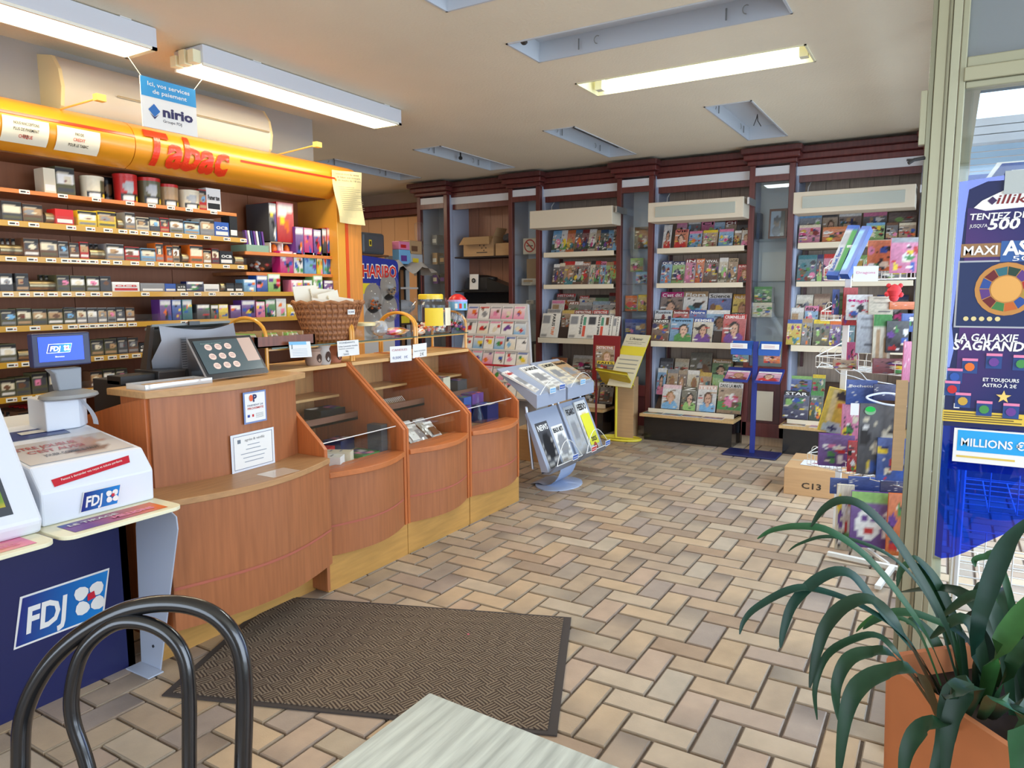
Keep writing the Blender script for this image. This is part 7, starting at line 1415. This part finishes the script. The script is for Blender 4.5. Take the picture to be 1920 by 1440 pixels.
for k,(px,pz,r) in enumerate([(5.46,1.637,0.115),(5.237,1.525,0.12),(5.468,1.425,0.115),(5.222,1.308,0.115)]):
    b=MB(); n=16; rings=[]
    for j in range(7):
        ph=R(90*j/6); rings.append([(px+r*math.cos(ph)*math.cos(2*math.pi*i/n),4.69-r*.8*math.sin(ph),pz+r*1.15*math.cos(ph)*math.sin(2*math.pi*i/n)) for i in range(n)])
    b.add([p for r_ in rings for p in r_],[(j*n+i,j*n+(i+1)%n,(j+1)*n+(i+1)%n,(j+1)*n+i) for j in range(6) for i in range(n)],(.9,.9,.9)); b.build('clear_dome',ACRYL,parent=HS,smooth=True)
    b=MB(); b.add([(px+r*1.04*math.cos(q),4.696,pz+r*1.2*math.sin(q)) for q in [2*math.pi*i/20 for i in range(20)]],[tuple(range(20))],srgb(150,140,130)); q_=random.Random(k)
    for i in range(14): x=px+q_.uniform(-.07,.07); z=pz-r*.9+q_.uniform(0,.08); b.lathe((x,4.66,z),[(.001,0),(.014,.01),(.001,.024)],cc([['dark grey','tan'],['orange','brown'],['pink','cream'],['grey','cream']][k][i%2]),6)
    b.build('sweets',PLAST,parent=HS,kind='stuff')
# trolley, suitcase, boards in the passage
t=thing('black_shelf_trolley',(5.95,5.5,0),'black wire-framed shelf trolley draped with a grey cloth in the back passage','trolley')
tx0,tx1=6.219,6.577
for x in (tx0,tx1):
    for y in (5.2,5.42):
        b=MB(); b.box((x-.015,y-.015,0),(x+.015,y+.015,1.86),srgb(36,34,34)); b.build('upright',PLAST,parent=t)
for z,c in ((.5,(110,70,45)),(.95,(130,90,50)),(1.22,(70,50,36)),(1.62,(190,180,170)),(1.84,(60,56,52))):
    b=MB(); b.box((tx0,5.2,z),(tx1,5.42,z+.02),srgb(c)); b.build('shelf',MATTE,parent=t)
b=MB(); b.box((tx0,5.41,.5),(tx1,5.42,1.84),srgb(150,100,60)); b.build('back_panel',MATTE,parent=t)
b=MB(); b.box((tx0+.04,5.22,1.2405),(tx0+.2,5.38,1.32),cc('yellow')); b.build('storage_box',PAPER,label='yellow box on the trolley shelf in the passage',cat='box')
b=MB(); b.box((tx0+.24,5.22,1.2405),(tx1-.03,5.38,1.32),cc('tan')); b.build('storage_box',PAPER,label='tan box on the trolley shelf in the passage',cat='box')
crumple('plastic_heap',((tx0+tx1)/2,5.31,1.325),(.2,.08,.09),'silver',7,'crumpled clear plastic on the trolley shelf','plastic')
b=MB(); q_=random.Random(2); rows=[[(tx0-.12+(tx1-tx0+.42)*i/14,5.12+.38*j/6,1.875+.035*math.sin(i*.9)+.03*q_.random()-(.10 if i in(0,14) else 0)-(.06 if j==0 else 0)) for j in range(7)] for i in range(15)]
b.sweep(rows,srgb(200,190,176)); b.build('grey_cloth',MATTE,smooth=True,label='crumpled grey cloth draped over the black trolley',cat='cloth')
t=thing('black_suitcase',(5.4,5.9,1.95),'black hard case with a yellow tag on top of the stack in the passage','suitcase')
sx0,sx1=5.991,6.358
b=MB(); b.box((sx0,5.5,2.0),(sx1,5.9,2.24),srgb(84,86,88)); b.build('shell',PLAST,parent=t,bevel=.03)
b=MB(); b.box((sx0+.1,5.495,2.09),(sx0+.14,5.499,2.16),cc('yellow')); b.box((sx0+.11,5.493,2.105),(sx0+.13,5.498,2.145),cc('black')); b.build('tag',PAPER,parent=t)
t=thing('dark_cabinet',(5.4,5.7,0),'dark green cabinet carrying boxes and the black suitcase in the passage','cabinet')
b=MB(); b.box((sx0-.05,5.45,0),(sx1,5.95,1.74),srgb(36,52,44)); b.build('body',MATTE,parent=t); b=MB(); b.box((sx0-.05,5.45,1.98),(sx1,5.95,2.0),srgb(120,80,50)); b.build('shelf',MATTE,parent=t)
b=MB(); b.box((sx0-.05,5.9,1.74),(sx1,5.95,1.98),srgb(150,96,60)); b.build('back_panel',MATTE,parent=t)
b=MB(); b.box((sx0+.08,5.47,1.7405),(sx0+.40,5.7,1.86),cc('cream')); b.build('storage_box',PAPER,label='cream flat box on the dark cabinet in the passage',cat='box')
b=MB(); b.box((sx1+.02,5.5,0.0),(sx1+.05,5.53,2.0),srgb(226,222,214)); b.box((sx1+.05,5.5,0),(sx1+.42,5.53,2.0),srgb(200,196,190)); b.build('leaning_board',MATTE,label='tall white board standing between the cabinet and the stacked tubs',cat='board')
for k,(px0,px1,z0,h,c,lb) in enumerate([(6.337,6.543,1.9,0.16,'light blue','clear tub with purple sweets stacked on the trolley'),(6.543,6.758,1.9,0.12,'silver','clear tub with yellow label stacked on the trolley'),(6.524,6.748,2.021,0.15,'tan','small tan carton stacked on the clear tub'),(6.337,6.524,2.061,0.09,'pink','pink and white tub at the top of the stack')]):
    b=MB(); b.box((px0,5.28,z0),(px1,5.38,z0+h),cc(c)); b.quad((px0+.03,5.28,z0+h*.2),X_,Z_,(px1-px0)*.5,h*.4,cc(['purple','yellow','brown','red'][k]),.001); b.build('storage_tub',PLAST,bevel=.006,label=lb,cat='tub')
b=MB(); b.lathe((6.798,5.36,1.875),[(.05,0),(.055,.02),(.055,.2),(.03,.3),(.05,.32),(.05,.5),(.03,.52)],(1,1,1),14); b.build('glass_jar',ACRYL,smooth=True,label='tall clear tube jar at the right of the stacked tubs',cat='jar')
# greeting card rack: sloping white tiers
t=thing('card_rack',(6.3,4.0,0),'white sloping greeting card rack behind the sweet jars','card rack')
A=Vector((6.15,4.42,.5)); U=NY; Wv=Vector((.30,0,1)).normalized(); w=.95; h=1.0
b=MB(); b.prism([A,A+U*w,A+U*(w-.22)+Wv*h,A+Wv*h],(.04,0,-.01),srgb(206,200,196)); b.build('sloping_back',PLAST,parent=t)
b=MB(); b.prism([(6.2,4.40,0),(6.2,3.5,0),(6.3,3.5,.5),(6.3,4.40,.5)],(.25,0,0),srgb(150,146,142)); b.build('base',PLAST,parent=t)
q_=random.Random(31)
for r_ in range(6):
    z=.03+.16*r_; n=6 if r_<4 else 5; ww=(w-.05-.22*z/h)/n
    for k in range(n):
        b=MB(); P=A+U*(.02+ww*k)+Wv*z+Vector((-.012-.004*(r_%2),0,0)); ch=.145; c=q_.choice(['white','white','cream','light blue','pink']); b.fbox(P,U,Wv,ww*.92,ch,.003,cc('white'))
        ops=[('g',cc(c),cc('white')),('e',q_.uniform(.3,.7),q_.uniform(.3,.6),.22,.18,cc(q_.choice(['red','pink','light blue','blue','purple','orange','green','grey','yellow','cream','white','grey']))),('e',q_.uniform(.2,.8),q_.uniform(.2,.8),.14,.12,cc(q_.choice(['red','dark grey','green','purple','brown']))),('r',.1,.84,.9,.9,cc(q_.choice(['red','blue','grey','pink'])))]
        b.art(P,U,Wv,ww*.92,ch,8,9,ops_fn(ops,q_,.05)); b.build('greeting_card',PAPER,label=f'greeting card, {ORD[k]} from left in the {ORD[r_]} tier from the bottom of the card rack',cat='card',group='greeting cards on the sloping rack')
    b=MB(); b.fbox(A+U*.0+Wv*(z-.012)+Vector((-.022,0,0)),U,Wv,w-.22*z/h,.02,.004,srgb(210,206,200) if r_!=2 else srgb(180,40,50)); b.build('tier_lip',PLAST,parent=t)
# ---------------- white wire toy rack ----------------
WR=thing('wire_toy_rack',(4.62,.42,0),'white wire rack hung with toys beside the window post','toy rack')
wh=srgb(226,224,216)
def wire(pts,r=.003,par=WR,name='wire'):
    b=MB(); b.tube(pts,r,wh,5); return b
b=MB(); pb=Vector((5.05,0.549,1.176)); b.box((pb.x-.018,pb.y-.018,.0),(pb.x+.018,pb.y+.018,1.85),wh); b.build('post',PLAST,parent=WR,bevel=.003)
for p0,p1 in ([((4.477,0.521,0.015),(4.415,0.134,0.015)),((4.406,0.181,0.015),(4.064,0.227,0.015))]):
    b=MB(); p0=Vector(p0);p1=Vector(p1); d_=(p1-p0).normalized(); s2=Vector((-d_.y,d_.x,0))*.015; b.prism([p0-s2,p1-s2,p1+s2,p0+s2],(0,0,.02),wh); b.build('foot_bar',PLAST,parent=WR)
b=MB(); fc=Vector((4.456,0.202,0.0)); b.tube([(pb.x,pb.y,.02),(fc.x,fc.y,.025)],.012,wh,6); b.build('foot_bar',PLAST,parent=WR)
def basket(TL_,TR_,hgt,dep,nv,hoops,name='wire_basket'):
    TL_=Vector(TL_);TR_=Vector(TR_);TR_.z=TL_.z; d_=(TR_-TL_); L=d_.length; d_.normalize(); bk=Vector((-d_.y,d_.x,0)); 
    if bk.x<0: bk=-bk
    bk=bk*dep; dn=Vector((0,0,-hgt)); b=MB()
    for o in (Vector((0,0,0)),dn): b.tube([TL_+o+bk,TL_+o,TR_+o,TR_+o+bk],.003,wh,5)
    b.tube([TL_+dn*.5,TR_+dn*.5],.002,wh,4)
    for i in range(nv+1):
        p=TL_+d_*(L*i/nv); b.tube([p,p+dn,p+dn+bk],.002,wh,4)
    b.tube([TL_+bk+Vector((0,0,.10)),TL_],.003,wh,5); b.tube([TL_+bk+dn,TL_+bk+Vector((0,0,.10))],.003,wh,5)
    for i in range(hoops):
        c=TL_+d_*(.06+.115*i); b.tube([c-d_*.03+dn]+[c+d_*(.03*-math.cos(R(30*k)))+Vector((0,0,.02+.04*math.sin(R(30*k)))) for k in range(7)]+[c+d_*.03+dn],.0026,wh,5)
    b.build(name,PLAST,parent=WR)
basket((5.183,0.712,1.714),(4.973,0.181,1.712),.075,.3,13,5)
basket((5.141,0.713,1.432),(5.007,0.446,1.423),.06,.3,6,2)
basket((5.091,0.725,1.138),(4.759,0.201,1.128),.07,.3,12,4)
basket((4.993,0.735,0.503),(4.639,0.143,0.465),.07,.3,12,3)
b=MB(); b.tube([(4.819,0.677,1.087),(4.836,0.656,1.12),(4.862,0.61,1.107),(4.889,0.552,1.053),(4.93,0.48,1.033),(4.994,0.363,0.986),(5.057,0.245,0.936)],.003,wh,5); b.tube([(4.825,0.472,1.09),(4.848,0.428,1.064),(4.86,0.398,1.025),(4.949,0.242,0.992),(4.964,0.213,0.972)],.003,wh,5); b.build('wire_hooks',PLAST,parent=WR)
b=MB(); b.tube(smooth_path([(4.693,0.172,0.962),(4.632,0.279,0.978),(4.582,0.357,0.963),(4.577,0.361,0.945),(4.625,0.275,0.914),(4.687,0.169,0.901)]),.006,srgb(214,220,240),6); b.build('round_wire_ring',PLAST,parent=WR)
RH=Vector((_rr.x,_rr.y,0)).normalized()
UT=(RH+Vector((-.25,-.15,0))).normalized()
def toy(p,px,sz,c,label,kind='many',title='',tc='white',name='toy_pack',cat='toy pack',th=.02,tilt=0,m_=None,mast=None,nx=14,ny=18):
    """p: bottom-left corner; sz=(w,h)"""
    U=(UT*math.cos(tilt)+Z_*-math.sin(tilt)); Wv=(Z_*math.cos(tilt)+UT*math.sin(tilt)); rr=random.Random(px)
    b=MB(); w,h=sz; b.fbox(p,U,Wv,w,h,th,cc(c)); base=cc(c)
    ops=[('g',mixc(base,(0,0,0),.25),mixc(base,(1,1,1),.1))]
    if kind=='many':
        for _ in range(7): ops.append(('e',rr.uniform(.1,.9),rr.uniform(.1,.75),rr.uniform(.07,.2),rr.uniform(.06,.16),cc(rr.choice(['white','red','yellow','pink','blue','green','purple','black','cream']))))
    elif kind=='sky':
        for _ in range(9): ops.append(('e',rr.random(),rr.random(),.03,.03,cc('white')))
    elif kind=='grip': ops+=[('r',.15,.0,.4,.7,cc('tan')),('r',.6,.0,.8,.5,cc('tan')),('r',0,.75,1,1,cc('green'))]
    elif kind=='lines':
        for i in range(7): ops.append(('r',.2,.45+.07*i,.8,.47+.07*i,mixc(base,(0,0,0),.5)))
        ops.append(('r',.4,.2,.9,.27,cc('dark grey')))
    elif kind=='mask': ops+=[('r',0,.78,1,1,cc('light green')),('e',.42,.42,.3,.28,cc('white')),('e',.33,.52,.07,.06,cc('purple')),('e',.52,.52,.07,.03,cc('purple')),('e',.42,.3,.1,.06,cc('red')),('e',.85,.6,.08,.07,cc('white')),('e',.82,.3,.07,.1,cc('white'))]
    elif kind=='plane': ops+=[('r',.2,.25,.4,.95,mixc(base,(1,1,1),.3)),('e',.5,.12,.42,.13,srgb(190,206,200)),('r',.3,.1,.7,.14,cc('dark blue')),('r',.46,.04,.54,.2,cc('dark blue')),('e',.55,.85,.25,.1,srgb(60,50,46)),('r',.45,.6,.65,.7,cc('orange'))]
    if mast: ops.append(('r',0,.84,1,1,cc(mast)))
    ops=[(o[:-1]+(mute(o[-1],.2),) if o[0]!='g' else ('g',mute(o[1],.2),mute(o[2],.2))) for o in ops]
    if kind=='many':
        for _ in range(14): x=rr.uniform(0,.8); y=rr.uniform(0,.8); ops.append(('r',x,y,x+rr.uniform(.05,.2),y+rr.uniform(.02,.06),mute(cc(rr.choice(['white','black','cream','dark grey','red','dark blue'])),.15)))
    b.art(p,U,Wv,w,h,nx,ny,ops_fn(ops,rr,.15))
    if title: b.text(title,Vector(p)+U*(w*.08)+Wv*(h*.72),U,Wv,h*.1,cc(tc),w=w*.84,bold=.02,off=.003)
    return b.build(name,m_ or TOYP,label=label,cat=cat)
TOYS=[((4.99,0.44,1.686),1626,(0.141,0.185),'orange','orange and white toy pack standing in the top wire basket',{}),((4.889,0.309,1.668),1668,(0.159,0.207),'pink','clear bag with a pink toy at the right end of the top basket',{'mast': 'silver'}),((5.033,0.557,1.66),1588,(0.084,0.091),'yellow','small pale yellow toy behind the price card in the top basket',{}),((5.012,0.631,1.415),1560,(0.039,0.16),'blue','narrow blue and white boxed toy in the second basket',{}),((5.031,0.598,1.414),1571,(0.035,0.14),'green','ribbed green toy in the second basket',{'kind': 'lines'}),((4.983,0.565,1.349),1579,(0.081,0.236),'red','tall red toy pack in the second basket',{}),((4.944,0.541,1.384),1586,(0.146,0.157),'white','white card pack with a pink title right of the red toy pack',{'title': 'Magic','tc': 'magenta'}),((4.963,0.418,1.411),1628,(0.137,0.119),'cream','cream card pack right of the one with a pink title',{'kind': 'lines'}),((4.979,0.303,1.451),1668,(0.149,0.046),'orange','flat orange pack hanging under the red plush toy',{'kind': 'sky'}),((4.788,0.461,1.191),1604,(0.114,0.232),'silver','large pale grey card hanging above the third basket',{'kind': 'lines'}),((4.798,0.372,1.136),1634,(0.097,0.288),'cream','pack with two wooden handles hanging above the third basket',{'kind': 'grip'}),((4.803,0.302,1.199),1660,(0.119,0.187),'black','black pack with a red toy hanging beside the window post',{}),((4.831,0.226,1.323),1690,(0.072,0.107),'blue','blue flower-shaped toy pack close to the window post',{}),((4.744,0.203,1.035),1691,(0.039,0.236),'pink','long pink stick toy beside the window post',{'kind': 'sky'}),((4.913,0.52,1.08),1587,(0.066,0.167),'magenta','magenta pack left of the pale grey card',{}),((4.87,0.591,1.08),1562,(0.132,0.057),'tan','tan figure lying in the third basket',{}),((4.772,0.361,1.075),1636,(0.172,0.089),'dark red','row of dark red toys in the third basket',{}),((4.885,0.666,0.685),1533,(0.156,0.286),'yellow','yellow aeroplane launcher pack hanging at the left of the rack',{'kind': 'plane','tilt': 0.22,'th': 0.03}),((4.833,0.504,0.869),1586,(0.171,0.152),'blue','blue surprise pouch with white script lettering',{'kind': 'sky','title': 'Pochette','tilt': 0}),((4.812,0.353,0.909),1637,(0.131,0.097),'dark blue','dark blue starry pouch right of the surprise pouch',{'kind': 'sky'}),((4.844,0.523,0.617),1576,(0.114,0.25),'pink','pink figure pack hanging below the surprise pouch',{}),((4.604,0.403,0.493),1606,(0.203,0.419),'dark grey','large dark camouflage pack with a bright green sticker',{}),((4.81,0.642,0.473),1534,(0.203,0.199),'purple','framed pink and purple sea toy box in the lowest basket',{'th': 0.05}),((4.792,0.473,0.457),1588,(0.082,0.191),'red','red and white figure pack right of the sea toy box',{}),((4.604,0.3,0.468),1642,(0.168,0.249),'blue','blue and black glossy pack beside the post,low on the rack',{}),((4.645,0.506,-0.019),1564,(0.095,0.424),'cream','activity pack edge with orange pictures,left of the mask pack',{}),((4.589,0.42,0.051),1592,(0.232,0.338),'purple','purple mask activity pack with a white winking mask',{'kind': 'mask'}),((4.586,0.226,0.036),1660,(0.129,0.367),'orange','orange activity pack right of the mask pack',{}),((4.729,0.456,0.359),1590,(0.203,0.081),'blue','blue header card of the hanging activity packs,left one',{'kind': 'sky'}),((4.776,0.562,0.309),1556,(0.125,0.097),'blue','blue header card at the far left above the activity packs',{'kind': 'sky'}),((4.663,0.277,0.377),1650,(0.164,0.072),'dark blue','dark blue header card of the hanging activity packs,right one',{'kind': 'sky'})]
for p,px,sz,c,lab,k in TOYS:
    th=k.pop('th',.02); toy(p,px,sz,c,lab,th=th,**k)
# sub details on some packs
def flat(p,sz,c,label,name,cat,title='',tc='grey',th=.002,m_=PAPER):
    b=MB(); b.fbox(p,UT,Z_,sz[0],sz[1],th,cc(c)); 
    if title: b.text(title,Vector(p)+UT*(sz[0]*.12)+Z_*(sz[1]*.5),UT,Z_,sz[1]*.16,cc(tc),w=sz[0]*.76,off=.002)
    b.build(name,m_,label=label,cat=cat)
flat((4.748,0.492,1.619),(.135,.09),'white','white handwritten price card clipped to the top wire basket','price_card','card','Dragons','pink')
flat((4.568,0.45,0.845),(.045,.07),'white','small white tag over the camouflage pack','price_card','card')
b=MB(); c=Vector((4.609,0.349,0.873)); b.add([c+UT*(.03*math.cos(q))+Z_*(.026*math.sin(q)) for q in [R(24*i) for i in range(15)]],[tuple(range(15))],srgb(150,190,150)); b.add([c+UT*(.027*math.cos(q))+Z_*(.008+.016*math.sin(q))+UT.cross(Z_)*.002 for q in [R(24*i) for i in range(15)]],[tuple(range(15))],srgb(40,200,80)); b.build('green_sticker',PAPER,label='round bright green sticker on the camouflage pack',cat='sticker')
flat((4.568,0.222,0.543),(.06,.52),'tan','tall strip of brown cardboard between the toys and the post','cardboard_strip','cardboard',th=.01,m_=CARD)
for k,(a,bb,tp,lab,d) in enumerate([((1548,516),(1570,517),(1586,421),'long white and green boxed toy leaning in the top basket',4.55),((1571,514),(1588,514),(1612,424),'long blue boxed toy leaning right of the green and white one',4.5)]): pass
def longbox(A,B_,T,c1,c2,label,title=''):
    A,B_,T=Vector(A),Vector(B_),Vector(T); U=(B_-A); w=U.length; U.normalize(); Wv=T-A; h=Wv.length; Wv.normalize(); b=MB(); b.fbox(A,U,Wv,w,h,.05,cc('blue'))
    b.art(A,U,Wv,w,h,8,16,ops_fn([('g',cc(c1),cc(c1)),('r',.6,.05,1,1,cc(c2)),('r',0,0,1,.07,cc('blue')),('r',0,.93,1,1,cc('blue')),('r',.12,.6,.55,.85,mixc(cc(c1),(0,0,0),.25))],random.Random(3),.08))
    if title: b.text(title,A+U*(w*.42)+Wv*(h*.1),Wv,-U,w*.28,cc('blue'),w=h*.45,off=.003,bold=.02)
    b.build('toy_box',TOYP,label=label,cat='toy box')
longbox((4.933,0.666,1.663),(4.926,0.597,1.658),(5.126,0.577,1.982),'silver','green','long white and green boxed toy leaning in the top wire basket','Racket Sport')
longbox((4.909,0.589,1.668),(4.893,0.537,1.666),(5.115,0.495,1.97),'light blue','blue','long blue boxed toy leaning right of the green and white one')
def plush(c,s_,label):
    b=MB(); c=Vector(c)
    for dx,dz,r in ((0,0,s_),(-s_*.8,s_*.75,s_*.35),(s_*.8,s_*.75,s_*.35),(-s_*.95,-s_*.5,s_*.4),(s_*.9,-s_*.6,s_*.4),(0,-s_*1.0,s_*.7)):
        p=c+UT*dx; b.lathe((p.x,p.y,p.z+dz-r),[(.001,0),(r*.7,r*.3),(r,r),(r*.7,r*1.7),(.001,r*2)],srgb(216,62,66),12)
    b.build('plush_toy',MATTE,smooth=True,label=label,cat='plush toy')
plush((4.893,0.279,1.564),.04,'red plush toy hanging under the top basket near the post')
